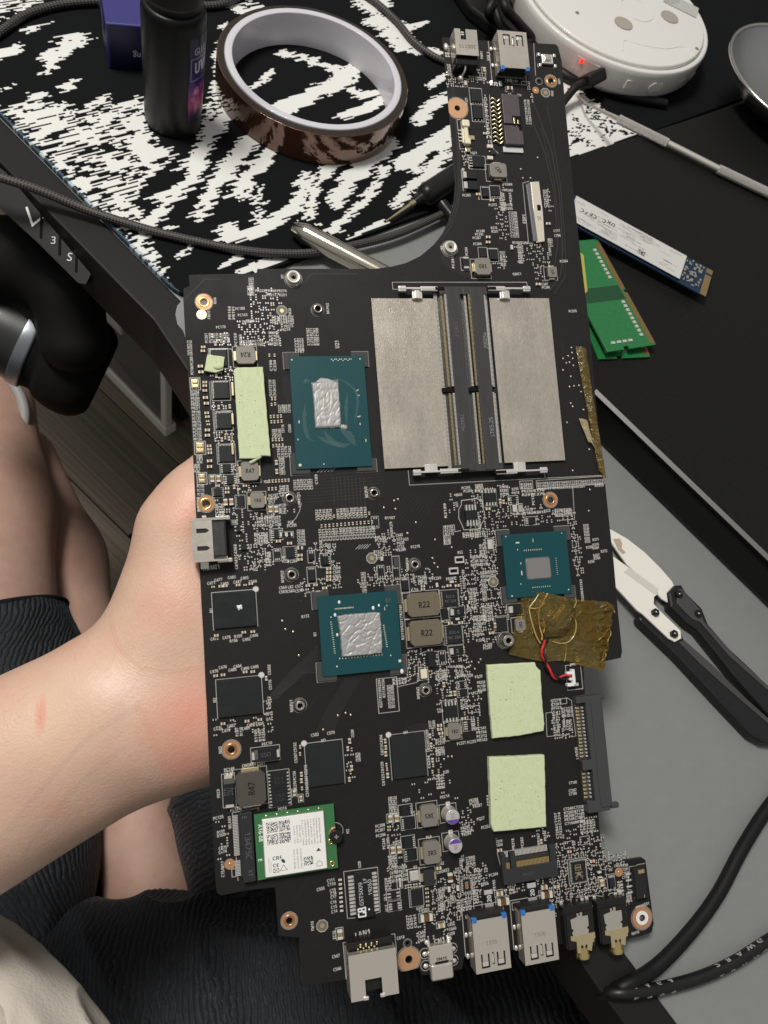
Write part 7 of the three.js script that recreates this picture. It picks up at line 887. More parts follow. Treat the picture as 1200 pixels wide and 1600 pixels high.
// ------------------------------------------------------------------ things that lie on the board
{ // wireless card: green board, white printed shield
  const P = polyQ([[397, 1273], [520.4, 1255.4], [528.8, 1357], [401.7, 1374]], 2.2), us = P.map((p) => p[0]), vs = P.map((p) => p[1]);
  const a = Math.min(us[0], us[3]) + .2, b = (us[1] + us[2]) / 2, c = (vs[2] + vs[3]) / 2, d = (vs[0] + vs[1]) / 2, cu = (a + b) / 2, cv = (c + d) / 2;
  const card = onBoard('wireless_card', 'green wireless card under a white printed label at the lower left of the board', 'wireless card', cu, cv);
  const green = phys([.035, .16, .055], .35, 0, { clearcoat: .3 }), w = (b - a) / 2, h = (d - c) / 2;
  const hole = ringPts(w, .06 * h, 1.7, 20, Math.PI / 2, Math.PI * 1.5).map(([x, y]) => [x, y]);
  mesh('card_board', prism([[-w, -h], [w, -h], ...hole.slice().reverse(), [w, h], [-w, h]], 1.6, 2.3), green, card);
  const s = rect(409, 1272, 507.5, 1362, 3.4), sx0 = s[0] - cu, sx1 = s[1] - cu, sy0 = s[2] - cv + 0, sy1 = s[3] - cv;
  const x0 = -w + (b - a) * .09, x1 = -w + (b - a) * .865, y0 = -h + .7, y1 = h - 1.6;
  const sh = mesh('metal_shield', box3(x0, x1, y0, y1, 2.2, 3.5, .25), M.tin, card);
  const lab = canvasTex(1024, 1024, (c, W, H) => {
    c.fillStyle = '#efeeea'; c.fillRect(0, 0, W, H); c.fillStyle = '#3c3c44';
    const turned = (t, x, y, size, ww) => { c.save(); c.translate(x, y); c.rotate(-Math.PI / 2); c.font = `${size}px sans-serif`; if (ww) { const m = c.measureText(t).width; c.scale(ww / m, 1); } c.fillText(t, 0, 0); c.restore(); };
    // speckle squares in four quarters, and a small one
    for (const [X, Y] of [[50, 50], [260, 50], [50, 270], [260, 270]]) for (let i = 0; i < 20; i++) for (let j = 0; j < 20; j++) if (hash(i + X, j + Y, 3) > .52) c.fillRect(X + i * 9.6, Y + j * 9.6, 9.8, 9.8);
    for (let i = 0; i < 16; i++) for (let j = 0; j < 16; j++) if (hash(i, j, 8) > .5) c.fillRect(640 + i * 10, 770 + j * 10, 10.2, 10.2);
    ['Model 9560NGW', 'IC: 1000M-9560NG', 'CMIIT ID: 2017AJ5430', 'XF: S2X02111', 'WFM: 5600CA4FB81', 'BDM: 5600CA4FB817', '99C: A57713', 'TA: S79-1006', 'SPN: L22634-005', 'FC: 1071'].forEach((t, i) => turned(t, 960 - i * 48, 560 - (i > 6 ? 60 : 0), 34, i > 6 ? 330 : 470));
    ['Made in China', 'PCCN 89V 0058', '5S8W 10DM73C018'].forEach((t, i) => turned(t, 500 + i * 58, 960, 34, 360));
    c.font = 'bold 92px sans-serif'; c.fillText('CRF', 120, 745); c.font = 'bold 88px sans-serif'; c.fillText('C€', 120, 870); c.strokeStyle = '#3c3c44'; c.lineWidth = 7;
    c.beginPath(); c.moveTo(240, 950); c.lineTo(300, 850); c.lineTo(360, 950); c.closePath(); c.stroke(); c.strokeRect(130, 900, 90, 70); c.beginPath(); c.moveTo(130, 900); c.lineTo(220, 970); c.moveTo(220, 900); c.lineTo(130, 970); c.stroke();
    c.beginPath(); c.ellipse(300, 780, 26, 44, -.6, 0, 7); c.fill(); c.beginPath(); c.moveTo(905, 640); c.lineTo(950, 700); c.lineTo(860, 700); c.fill(); c.beginPath(); c.moveTo(905, 880); c.lineTo(950, 910); c.lineTo(950, 970); c.lineTo(860, 970); c.lineTo(860, 910); c.closePath(); c.stroke();
    turned('A DIVISION OF NETWORKING', 70, 960, 20, 260); turned('US PATENTS', 100, 960, 20, 200);
  });
  const g = planarUV(prism([[x0 + .3, y0 + .3], [x1 - .3, y0 + .3], [x1 - .3, y1 - .3], [x0 + .3, y1 - .3]], 3.49, 3.56), x0 + .3, y0 + .3, x1 - x0 - .6, y1 - y0 - .6);
  mesh('printed_label', g, new THREE.MeshStandardMaterial({ map: lab, roughness: .5 }), sh);
  for (const t of [.52, .86]) mesh('aerial_socket', new THREE.TorusGeometry(.75, .28, 8, 20).translate(w - 1.9, lerp(h, -h, t + .06), 2.5), M.gold, card);
  mesh('solder_pads', Array.from({ length: 6 }, (_, i) => new THREE.SphereGeometry(.35, 8, 6).scale(1.4, .7, .5).translate(lerp(x0, x1, .08 + i * .17), h - .8, 2.35)), M.goldPale, card);
  mesh('screw_pad', new THREE.TorusGeometry(1.9, .45, 8, 24, Math.PI).rotateZ(Math.PI / 2).scale(1, 1, .25).translate(w, .06 * h, 2.32), M.copper, card);
  const [mw, mh] = [9, 2.2]; print('marking', card, -w + 1.4 + (x0 + w) * .2, lerp(-h, h, .69), 2.33, mw, mh * .8, textPrint('A16-08▲', '#dfe8d8', 'bold sans-serif', 1), -Math.PI / 2, 18); print('marking', card, -w + 1.3, lerp(-h, h, .3), 2.33, 1.8, 1.8, textPrint('E', '#dfe8d8', 'bold sans-serif', 1), -Math.PI / 2, 18);
  const [su, sv] = q(525.6, 1307.5, 3.4), sc = onBoard('card_screw', 'small black screw with a cross recess holding the green wireless card', 'screw', su, sv);
  mesh('screw_head', new THREE.LatheGeometry([[.0, 3.5], [2.0, 3.5], [2.3, 3.2], [2.35, 2.5], [.9, 2.4], [.9, 0]].map((p) => new THREE.Vector2(...p)).reverse(), 32).rotateX(Math.PI / 2), M.black, sc); mesh('cross_recess', [box3(-.7, .7, -.16, .16, 3.46, 3.52), box3(-.16, .16, -.7, .7, 3.46, 3.52)], M.steel, sc);
  const ring = ringPts(su - 0, sv + .6, 2.9, 28); silk.push(['l', ring, .2]);
  mesh('washer_ring', new THREE.TorusGeometry(2.75, .2, 8, 36).scale(1, 1, .5).translate(.1, .9, .15), std([.6, .58, .55], .3, .8), board).position.set(su * .001, sv * .001, 0);
}
// ---- thermal pads: soft putty slabs
const padMat = std([.60, .68, .42], .75, 0, { bumpMap: rep(grainBump, 3), bumpScale: 6e-5 }), padTex = canvasTex(512, 512, (c, w, h) => { c.fillStyle = '#cbd5ad'; c.fillRect(0, 0, w, h); for (let i = 0; i < 900; i++) { c.fillStyle = `rgba(${rnd() < .5 ? '150,160,112' : '224,234,190'},${rr(.03, .12)})`; c.beginPath(); c.ellipse(rnd() * w, rnd() * h, rr(2, 22), rr(1, 8), rnd() * 3, 0, 7); c.fill(); } for (let i = 0; i < 26; i++) { c.fillStyle = 'rgba(52,54,38,.8)'; c.beginPath(); c.ellipse(rnd() * w, rnd() * h, rr(1, 3), rr(.6, 5), rnd() * 3, 0, 7); c.fill(); } for (let i = 0; i < 40; i++) { c.strokeStyle = `rgba(96,98,74,${rr(.08, .35)})`; c.lineWidth = rr(.6, 1.6); c.beginPath(); const x = rnd() * w, y = rnd() * h; c.moveTo(x, y); c.quadraticCurveTo(x + rr(-14, 14), y + rr(-8, 8), x + rr(-20, 20), y + rr(-14, 14)); c.stroke(); } });
padMat.color.set(0xffffff); padMat.map = padTex;
function putty(label, pts, h, w0 = .1, bevel = .3, extra) {
  const P = polyQ(pts, w0 + h), cu = P.reduce((s, p) => s + p[0], 0) / P.length, cv = P.reduce((s, p) => s + p[1], 0) / P.length;
  const loop = []; P.forEach(([a, b], i) => { const [c, d] = P[(i + 1) % P.length], n = Math.max(2, Math.round(Math.hypot(c - a, d - b) / 1.6)); for (let k = 0; k < n; k++) loop.push([lerp(a, c, k / n) - cu + (k ? rr(-.09, .09) : 0), lerp(b, d, k / n) - cv + (k ? rr(-.09, .09) : 0)]); });
  const o = onBoard('thermal_pad', label, 'thermal pad', cu, cv, 'thermal pads on the board'), g = prism(loop.reverse(), w0, w0 + h, [], bevel);
  planarUV(g, -14, -14, 28, 28); mesh('pad', g, padMat, o);
  if (extra) extra(o, cu, cv); return o;
}
putty('long pale green thermal pad standing on the row of coils left of the processor', [[365, 578], [370, 574], [411, 573], [413, 600], [423, 712.5], [408, 712], [400, 716], [374, 716.5]], 1.5, 2.4, .3, (o, cu, cv) => { const f = (x, y, w) => { const [u, v] = q(x, y, w); return [u - cu, v - cv, w]; }; mesh('torn_flap', tube([f(408, 713, 3.4), f(401, 717, 3.2), f(395, 721, 2.9), f(390.5, 723, 2.6)], .55, 20, 8).scale(1, 1, 1), padMat, o); });
putty('small torn scrap of pale green thermal pad beside the upper left coil', [[324, 553.5], [351, 557.5], [348.5, 578], [337, 582], [319, 579]], 1.0, .9, .2, (o, cu, cv) => { const [u, v] = q(341, 573, 2.2); mesh('torn_lump', new THREE.SphereGeometry(1.3, 14, 10).scale(1.3, .75, .5).translate(u - cu, v - cv, 1.95), padMat, o); });
putty('upper of the two large square pale green thermal pads, with a chewed corner', [[761, 1039], [836, 1035], [838, 1041], [845, 1048], [847, 1090], [851, 1131], [850, 1142], [810, 1150], [770, 1154], [766, 1110]], 2.0, .1, .35);
putty('lower of the two large square pale green thermal pads, with clean edges', [[764.4, 1184], [851, 1180], [854, 1292], [772, 1300], [768, 1290]], 2.6, .1, .35);

// ---- clear amber tape
const amber = phys([.72, .52, .10], .1, 0, { transmission: .86, clearcoat: 1, clearcoatRoughness: .08, thickness: 0, bumpMap: rep(smudge, 3), bumpScale: 2.4e-3 });
function sheet(top, bot, hgt, nu = 44, nv = 36, c = [0, 0], facet = 0) {
  const along = (pts) => { const cv = new THREE.CatmullRomCurve3(polyQ(pts, 2).map((p) => V(p[0], p[1], 0)), false, 'centripetal'); return (t) => cv.getPoint(t); }, A = along(top), B = along(bot), pos = [], idx = [], uv = [];
  for (let j = 0; j <= nv; j++) for (let i = 0; i <= nu; i++) { const s = i / nu, t = j / nv, a = A(s), b = B(s), u = lerp(a.x, b.x, t), v = lerp(a.y, b.y, t); pos.push(u - c[0], v - c[1], hgt(u, v, s, t)); uv.push(s, t); }
  for (let j = 0; j < nv; j++) for (let i = 0; i < nu; i++) { const k = j * (nu + 1) + i; idx.push(k, k + nu + 1, k + 1, k + 1, k + nu + 1, k + nu + 2); }
  const g = new THREE.BufferGeometry(); g.setAttribute('position', new THREE.Float32BufferAttribute(pos, 3)); g.setAttribute('uv', new THREE.Float32BufferAttribute(uv, 2)); g.setIndex(idx); if (facet) { const p = g.attributes.position; for (let i = 0; i < p.count; i++) { const x = p.getX(i), y = p.getY(i), r1 = Math.abs(noise(x * .42 + 3, y * .42, 31) - .5), r2 = Math.abs(noise(x * .8 + 9, y * .8, 47) - .5); p.setZ(i, p.getZ(i) + facet * (1.1 * Math.max(0, .16 - r1) / .16 + .5 * Math.max(0, .14 - r2) / .14)); } } g.computeVertexNormals(); return g;
}
const [BU, BV] = q(868, 959, 3.4), BR = 6.0, BH = 3.1;
{
  const bat = onBoard('coin_cell', 'round black wrapped clock battery with twisted leads, stuck under clear amber tape', 'battery', BU, BV);
  mesh('wrapper', new THREE.LatheGeometry([[0, BH], [BR - .9, BH], [BR - .3, BH - .3], [BR, BH - 1], [BR, .6], [0, .6]].map((p) => new THREE.Vector2(...p)).reverse(), 40).rotateX(Math.PI / 2), std([.014, .014, .015], .5), bat);
  mesh('wrapper_tail', prism([[-3.6, -4], [-5.4, -9.4], [-3.2, -10.6], [-1, -5.6]], .5, 1.6, [], .3), std([.014, .014, .015], .5), bat);
  const a = .86; print('marking', bat, 2.0, 1.6, BH + .05, 7, 2.1, textPrint('CR1220M 3.0V', '#e9e6da', 'sans-serif', 1), a, 20, [0.4, 1.0, 0]); print('marking', bat, -1.6, .6, BH + .05, 3.2, 1.9, textPrint('KTS', '#e9e6da', 'sans-serif', 1), a, 20, [.4, .2, 0]);
  const f = (x, y, w) => { const [u, v] = q(x, y, w); return [u - BU, v - BV, w]; }, wire = (ph) => { const path = new THREE.CatmullRomCurve3([[849, 1000, 1.4], [847, 1015, 2], [851, 1030, 2.2], [855, 1043, 2], [863, 1054, 2], [872, 1060, 2], [884, 1057, 2.2], [893, 1055, 2.2]].map((p) => V(...f(...p)))), pts = []; for (let i = 0; i <= 60; i++) { const t = i / 60, p = path.getPoint(t), d = path.getTangent(t), n = V(-d.y, d.x, 0).normalize(), k = t * 15 + ph, e = .5 * Math.min(1, (1 - t) * 8); pts.push(p.addScaledVector(n, e * Math.cos(k)).add(V(0, 0, e * Math.sin(k)))); } return tube(pts, .48, 120, 8); };
  mesh('red_lead', wire(0), std([.55, .03, .035], .35), bat); mesh('black_lead', wire(Math.PI), std(.012, .4), bat);
  const [pu, pv] = f(889, 1061, 2.4); mesh('lead_plug', [box3(pu - .8, pu + 2.6, pv - 2.8, pv - 1.6, .4, 2.6, .3), box3(pu + 1.4, pu + 2.6, pv - 2.8, pv + 3.4, .4, 2.6, .3), box3(pu - .6, pu + 2, pv + 1.4, pv + 2.6, .4, 2.4, .3), box3(pu + .2, pu + 1.4, pv - .6, pv + .4, .4, 2.4, .3)], M.white, bat);
  const tape = onBoard('amber_tape', 'crumpled sheet of clear amber tape covering the clock battery beside the chipset', 'tape', BU, BV, undefined);
  const drape = (u, v, s, t) => { const d = Math.hypot(u - BU, v - BV), e = Math.hypot(u - q(893, 975, 2)[0], v - q(893, 975, 2)[1]); let h = .5 + (BH + .12 - .5) * (1 - sstep(BR + .2, BR + 3.6, d)) + .25 * Math.max(0, 1 - Math.abs(d - 8.6) / 1.2) * (v < BV ? 1 : .2); h += .5 * (fbm(u * .55, v * .55, 3) - .45) * sstep(.3, 1, Math.abs(s - .42) * 2.2) + .35 * Math.max(0, 1 - Math.abs(noise(u * .35 + v * .2, v * .12, 9) - .5) * 12) * sstep(.55, .9, s); return Math.max(h, d < BR + .3 ? BH + .1 : .28) + .22 * noise(u * 1.3, v * 1.3, 7) + .3 * Math.max(0, 1 - Math.abs(noise(u * .5, v * .5, 21) - .5) * 9); };
  mesh('tape', sheet([[819, 921.5], [826, 922], [850, 926], [872, 931], [905, 937], [940, 939.5], [952, 941], [960, 946]], [[796.7, 1022.5], [806, 1025], [824, 1029], [852, 1034], [886, 1033], [912, 1041], [930, 1044], [943, 1049]], drape, 130, 100, [BU, BV], .55), amber, tape);
  // creased fold standing up at the left, and a doubled strip along the right edge
  mesh('fold', sheet([[840, 929], [846, 926], [851, 927]], [[845, 1003], [847, 1005], [849, 1003]], (u, v, s, t) => 1.0 + 1.9 * Math.sin(Math.PI * s) * (.4 + .6 * noise(t * 6, s, 2)), 8, 40, [BU, BV]), amber, tape);
  mesh('fold', sheet([[826, 950], [834, 949], [841, 951]], [[838, 998], [843, 1003], [846, 1006]], (u, v, s, t) => .8 + 1.0 * Math.sin(Math.PI * s), 8, 30, [BU, BV]), amber, tape);
  mesh('fold', sheet([[946, 944], [954, 944], [960.5, 947]], [[936, 1040], [941, 1044], [944.5, 1050]], (u, v, s, t) => .9 + .9 * noise(t * 22, s * 3, 4), 10, 90, [BU, BV], .9), amber, tape);
  mesh('fold', sheet([[912, 940], [922, 939], [932, 940]], [[905, 1000], [926, 1005], [936, 1002]], (u, v, s, t) => .8 + .5 * noise(t * 9, s * 5, 6), 24, 60, [BU, BV], .5), amber, tape);
  const z7 = (pts, w) => pts.map(([x, y]) => { const [u, v] = q(780 + x / 6, 900 + y / 6, w); return V(u - BU, v - BV, w + .25 * noise(x * .05, y * .05)); }), crease = phys([.62, .46, .14], .16, 0, { clearcoat: 1, clearcoatRoughness: .06, transmission: .3, thickness: 0 });
  for (const [p, r, w] of [[[[455, 162], [425, 215], [400, 275], [378, 300], [372, 390], [380, 480], [402, 560], [398, 600]], .26, 2.6], [[[372, 168], [335, 225], [300, 272], [282, 300], [292, 380], [318, 480], [350, 570], [385, 632]], .26, 1.9], [[[282, 300], [330, 305], [378, 298]], .26, 2.2], [[[412, 400], [424, 470], [416, 530]], .22, 3.2], [[[680, 362], [712, 410], [720, 470], [705, 545], [665, 605], [610, 630], [550, 628], [498, 612]], .2, 1.1], [[[985, 318], [1010, 296], [1040, 290], [1066, 310], [1082, 344]], .2, 1.2], [[[1050, 460], [1030, 470], [1045, 540], [1020, 600], [1012, 660]], .2, 1.2], [[[1012, 690], [985, 712], [1000, 740], [965, 790], [950, 822]], .2, 1.1], [[[700, 300], [720, 240], [712, 205]], .18, 1.6], [[[930, 600], [975, 560], [1020, 500]], .18, 1.0], [[[630, 640], [625, 720], [612, 800]], .15, .8]]) mesh('fold', tube(z7(p, w), r, 60, 8), crease, tape);
  const [tu, tv] = q(921, 640, 1), strip = onBoard('amber_tape', 'narrow crumpled strip of amber tape along the right edge of the board', 'tape', tu, tv);
  mesh('tape', sheet([[901, 540], [911, 542], [922, 546]], [[938, 735], [945, 742], [952, 746]], (u, v, s, t) => .5 + 1.1 * Math.abs(Math.sin(s * 3.1)) * noise(t * 9, s * 2, 3) + .5 * noise(t * 26, s * 3, 6) - 2.2 * sstep(.75, 1, s), 20, 150, [tu, tv], .22), phys([.55, .36, .05], .24, 0, { transmission: .82, thickness: 0, clearcoat: 1, clearcoatRoughness: .05, bumpMap: rep(smudge, 1, 5), bumpScale: 5e-4 }), strip);
  mesh('folded_corner', sheet([[905, 653], [912, 655], [918, 656]], [[920, 690], [924, 692], [930, 700]], (u, v, s, t) => 1.4 + .6 * Math.sin(s * 3) + .3 * noise(t * 9, s * 3, 3), 10, 24, [tu, tv]), phys([.6, .5, .3], .3, 0, { transmission: .45, thickness: 0 }), strip);
}
// ------------------------------------------------------------------ the person: hand and forearm under the board, bare legs, dark shorts, pale shirt
{
  const base = hitBoard(300, 1000, -30), who = thing('person', 'person seated in dark shorts holding the circuit board up with one bare hand', 'person', base.toArray());
  const H = (x, y, w) => hitBoard(x, y, w).sub(base), mm = .001, K = (a, b, ra, rb) => cone(a, b, ra * mm, rb * mm);
  const arm = [K(H(-230, 1292, -34), H(150, 1092, -25), 27, 21.5), K(H(-260, 1405, -36), H(235, 1143, -26), 27, 21), K(H(-240, 1350, -36), H(190, 1120, -26), 27, 20)];
  const palm = [K(H(215, 1085, -27), H(340, 1010, -27), 22, 22), K(H(255, 1120, -26), H(345, 1115, -25), 20, 21), K(H(330, 1110, -26), H(450, 1090, -27), 20, 17), K(H(320, 1000, -27), H(460, 960, -28), 22, 17), K(H(300, 930, -24), H(440, 860, -27), 20, 15)];
  const thumb = [K(H(258, 985, -23), H(290, 832, -20), 19.5, 16.2), K(H(290, 832, -20), H(318, 790, -19.5), 16.2, 15), K(H(318, 790, -19.5), H(372, 720, -19), 15, 11.5), K(H(372, 720, -19), H(420, 640, -16), 11.5, 9.5)];
  const fingers = [[850, 16, 780], [935, 17, 905], [1015, 16.5, 1025], [1085, 15, 1130]].map(([y, , y2], i) => { const r = [9.6, 9.9, 9.4, 8.2][i], l = [1, 1.12, 1.05, .85][i]; return [K(H(445, y, -27), H(445 + 150 * l, lerp(y, y2, .5), -24), r + 3, r), K(H(445 + 150 * l, lerp(y, y2, .5), -24), H(445 + 245 * l, lerp(y, y2, .8), -16), r, r - .8), K(H(445 + 245 * l, lerp(y, y2, .8), -16), H(445 + 320 * l, y2, -11.5), r - .8, r - 1.6)]; });
  const f = (p) => { let d = 1; for (const c of arm) d = smin(d, sdCone(p, c), .016); let e = 1; for (const c of palm) e = smin(e, sdCone(p, c), .014); d = smin(d, e, .016); let t = 1; for (const c of thumb) t = smin(t, sdCone(p, c), .008); d = smin(d, t, .012); for (const g of fingers) { let k = 1; for (const c of g) k = smin(k, sdCone(p, c), .004); d = smin(d, k, .006); } return d + .0006 * (noise(p.x * 60, p.y * 60, p.z * 60) - .5); };
  const all = [...arm, ...palm, ...thumb, ...fingers.flat()], [lo, hi] = bounds(all, .008), hand = surfaceNets(f, lo, hi, .0024);
  // skin of hand and arm: colour and creases laid out in the plane of the palm
  const R = rect(-330, 640, 900, 1480, -10), [ru0, ru1, rv0, rv1] = R, pos = hand.attributes.position, uv = new Float32Array(pos.count * 2);
  for (let i = 0; i < pos.count; i++) { const p = V(pos.getX(i), pos.getY(i), pos.getZ(i)).add(base).sub(boardO); uv[i * 2] = (p.dot(boardX) * 1000 - ru0) / (ru1 - ru0); uv[i * 2 + 1] = (p.dot(boardY) * 1000 - rv0) / (rv1 - rv0); }
  hand.setAttribute('uv', new THREE.BufferAttribute(uv, 2));
  const SW = 1600, SH = Math.round(SW * (rv1 - rv0) / (ru1 - ru0)), sx = (x, y) => { const [u, v] = q(x, y, -8); return [(u - ru0) / (ru1 - ru0) * SW, (rv1 - v) / (rv1 - rv0) * SH]; };
  const blob = (c, x, y, r, col) => { const [a, b] = sx(x, y), g = c.createRadialGradient(a, b, 0, a, b, r); g.addColorStop(0, col); g.addColorStop(1, col.replace(/[\d.]+\)$/, '0)')); c.fillStyle = g; c.fillRect(a - r, b - r, 2 * r, 2 * r); };
  const line = (c, pts, w, col) => { c.strokeStyle = col; c.lineWidth = w; c.lineCap = 'round'; c.beginPath(); const P = pts.map((p) => sx(...p)); c.moveTo(...P[0]); for (let i = 1; i < P.length - 1; i++) c.quadraticCurveTo(...P[i], (P[i][0] + P[i + 1][0]) / 2, (P[i][1] + P[i + 1][1]) / 2); c.lineTo(...P[P.length - 1]); c.stroke(); };
  const creases = [[[[172, 978], [178, 1000], [195, 1024], [222, 1044], [262, 1052], [316, 1042]], 2.2], [[[222, 1096], [234, 1120], [246, 1156], [256, 1188], [272, 1212]], 2.4]];
  const skinTex = canvasTex(SW, SH, (c, w, h) => {
    c.fillStyle = '#d6b29d'; c.fillRect(0, 0, w, h);
    const im = c.getImageData(0, 0, w, h); for (let y = 0; y < h; y++) for (let x = 0; x < w; x++) { const i = (y * w + x) * 4, n = (cloudN[(y >> 1 & 255) * 256 + (x >> 1 & 255)] - .5), m = grainN[(y & 255) * 256 + (x & 255)] - .5; im.data[i] += 10 * n + 7 * m; im.data[i + 1] += 18 * n + 8 * m; im.data[i + 2] += 20 * n + 8 * m; } c.putImageData(im, 0, 0);
    blob(c, 300, 1120, 120, 'rgba(222,140,120,.6)'); blob(c, 262, 940, 90, 'rgba(222,158,140,.45)'); blob(c, 300, 800, 80, 'rgba(226,150,130,.5)'); blob(c, 290, 1190, 70, 'rgba(220,136,116,.5)'); blob(c, 90, 1120, 130, 'rgba(226,196,166,.6)'); blob(c, 60, 1240, 130, 'rgba(206,168,146,.5)'); blob(c, 300, 900, 60, 'rgba(226,176,156,.4)');
    { const [a, b] = sx(69, 1114); for (let k = 5; k > 0; k--) { c.fillStyle = 'rgba(216,116,98,.11)'; c.beginPath(); c.ellipse(a, b, 2.6 * k, 8.5 * k, .06, 0, 7); c.fill(); } }
    line(c, [[20, 1290], [90, 1200], [160, 1130], [220, 1100]], 12, 'rgba(170,150,140,.16)'); line(c, [[40, 1330], [120, 1220], [200, 1160]], 10, 'rgba(170,150,140,.14)');
    for (const [p, wd] of creases) { line(c, p, wd * 8, 'rgba(204,126,108,.09)'); line(c, p, wd * .7, 'rgba(176,104,86,.07)'); }
    for (let i = 0; i < 2600; i++) { const [a, b] = [rnd() * w, rnd() * h]; c.fillStyle = `rgba(${rnd() < .6 ? '190,112,94' : '240,216,198'},${rr(.04, .14)})`; c.beginPath(); c.ellipse(a, b, rr(1, 5), rr(1, 3), rnd() * 3, 0, 7); c.fill(); } for (let i = 0; i < 40; i++) { const [a, b] = [rnd() * w, rnd() * h], r = rr(20, 70), g = c.createRadialGradient(a, b, 0, a, b, r), k = rnd() < .6 ? '214,130,112' : '226,196,166'; g.addColorStop(0, `rgba(${k},.14)`); g.addColorStop(1, `rgba(${k},0)`); c.fillStyle = g; c.fillRect(a - r, b - r, 2 * r, 2 * r); }
    for (let i = 0; i < 130; i++) { const x = rr(-140, 110), y = lerp(1090, 1400, rnd()) - x * .4; line(c, [[x, y], [x + rr(-10, -3), y + rr(2, 7)], [x + rr(-18, -8), y + rr(3, 9)]], .5, 'rgba(110,84,68,.25)'); }
  });
  const skinBump = canvasTex(SW, SH, (c, w, h) => {
    c.fillStyle = '#808080'; c.fillRect(0, 0, w, h); const im = c.getImageData(0, 0, w, h); for (let y = 0; y < h; y++) for (let x = 0; x < w; x++) { const i = (y * w + x) * 4, b = 118 + 48 * (grainN[(y * 2 & 255) * 256 + (x * 2 & 255)] - .5) + 34 * (cloudN[(y >> 1 & 255) * 256 + (x >> 1 & 255)] - .5); im.data[i] = im.data[i + 1] = im.data[i + 2] = b; } c.putImageData(im, 0, 0);
    for (const [p, wd] of creases) { line(c, p, wd * 7, 'rgba(40,40,40,.16)'); line(c, p, wd * 2, 'rgba(20,20,20,.12)'); }
    for (let i = 0; i < 420; i++) { const x = rr(190, 316), y = rr(830, 1060), l = rr(5, 16), a = .9 + .5 * noise(x * .02, y * .02, 3); line(c, [[x, y], [x + l * .5, y - l * .35 * a], [x + l, y - l * .6 * a]], rr(.5, 1.3), `rgba(${rnd() < .5 ? 30 : 220},${30},30,.16)`.replace('30,30,30', '30,30,30').replace('220,30,30', '220,220,220')); }
    for (let i = 0; i < 160; i++) { const x = rr(170, 300), y = rr(1040, 1110), l = rr(12, 30); line(c, [[x, y], [x + l * .5, y + l * .3], [x + l, y + l * .35]], rr(.6, 1.4), 'rgba(30,30,30,.14)'); }
  }, { srgb: false });
  const handMat = phys([1, 1, 1], .46, 0, { map: skinTex, bumpMap: skinBump, bumpScale: 5.5e-4, sheen: .2, sheenRoughness: .5, sheenColor: new THREE.Color(1, .8, .7) });
  const legTex = dataTex(256, 256, (x, y) => { const n = cloudN[y * 256 + x] - .5, m = grainN[y * 256 + x] - .5; return [.80 + .06 * n + .05 * m, .65 + .12 * n + .05 * m, .58 + .12 * n + .05 * m]; }, { srgb: true, repeat: [3, 3] });
  const legMat = phys([1, 1, 1], .55, 0, { map: legTex, bumpMap: rep(grainBump, 6), bumpScale: 2e-4 });
  const D = (x, y, z) => atDepth(x, y, z).sub(base), px = (r, z) => r * z / LENS, Q = (x0, y0, z0, r0, x1, y1, z1, r1) => cone(D(x0, y0, z0), D(x1, y1, z1), px(r0, z0), px(r1, z1));
  const legs = [[Q(-35, 640, .64, 84, -40, 800, .60, 112), Q(-40, 800, .60, 112, -60, 1150, .52, 150)], [Q(22, 728, .69, 66, 76, 880, .66, 80), Q(76, 880, .66, 80, 120, 1120, .62, 88)], [Q(196, 1170, .53, 44, 212, 1290, .52, 56), Q(212, 1290, .52, 56, 246, 1450, .50, 78)]];
  const lg = legs.map((L_) => { const ff = (p) => { let d = 1; for (const c of L_) d = smin(d, sdCone(p, c), .02); return d; }, [a, b] = bounds(L_, .012), g = surfaceNets(ff, a, b, .006); planarUV(g, -.3, -.3, .6, .6, 'x', 'z'); return g; });
  const body = new THREE.Mesh(mergeGeometries([plain(hand), plain(mergeGeometries(lg.map(plain)))], true), [handMat, legMat]); body.name = 'body'; body.castShadow = body.receiveShadow = true; who.add(body);
  // cloth: a sleeve of cloth along a path with soft wrinkles, uv in metres
  function sleeve(name, path, mat, o = {}) {
    const { seg = 150, sides = 110, amp = .006, freq = 26, squash = 1, k = 0 } = o, C = new THREE.CatmullRomCurve3(path.map((p) => D(p[0], p[1], p[2])), false, 'centripetal'), rad = path.map((p) => px(p[3], p[2])), len = C.getLength(), pos_ = [], uv_ = [], idx = [], back = toWorld(V(0, 0, -1));
    for (let i = 0; i <= seg; i++) { const t = i / seg, p = C.getPoint(t), d = C.getTangent(t), ft = t * (path.length - 1), j = Math.min(path.length - 2, Math.floor(ft)), r = lerp(rad[j], rad[j + 1], sstep(0, 1, ft - j)), s = V().crossVectors(d, back).normalize(), u = V().crossVectors(s, d).normalize(); for (let m = 0; m <= sides; m++) { const a = m / sides * Math.PI * 2, w = amp * ((1 - Math.abs(noise(p.x * freq + 1.7 * Math.cos(a) + k, p.y * freq + 1.7 * Math.sin(a), p.z * freq) * 2 - 1)) ** 2 - .35), R_ = r + w; pos_.push(...p.clone().addScaledVector(s, R_ * Math.cos(a)).addScaledVector(u, R_ * Math.sin(a) * squash).toArray()); uv_.push(t * len, a * r); } }
    for (let i = 0; i < seg; i++) for (let m = 0; m < sides; m++) { const a = i * (sides + 1) + m, b = a + sides + 1; idx.push(a, a + 1, b, b, a + 1, b + 1); }
    const g = new THREE.BufferGeometry(); g.setAttribute('position', new THREE.Float32BufferAttribute(pos_, 3)); g.setAttribute('uv', new THREE.Float32BufferAttribute(uv_, 2)); g.setIndex(idx); g.computeVertexNormals(); return mesh(name, g, mat, who, 1);
  }
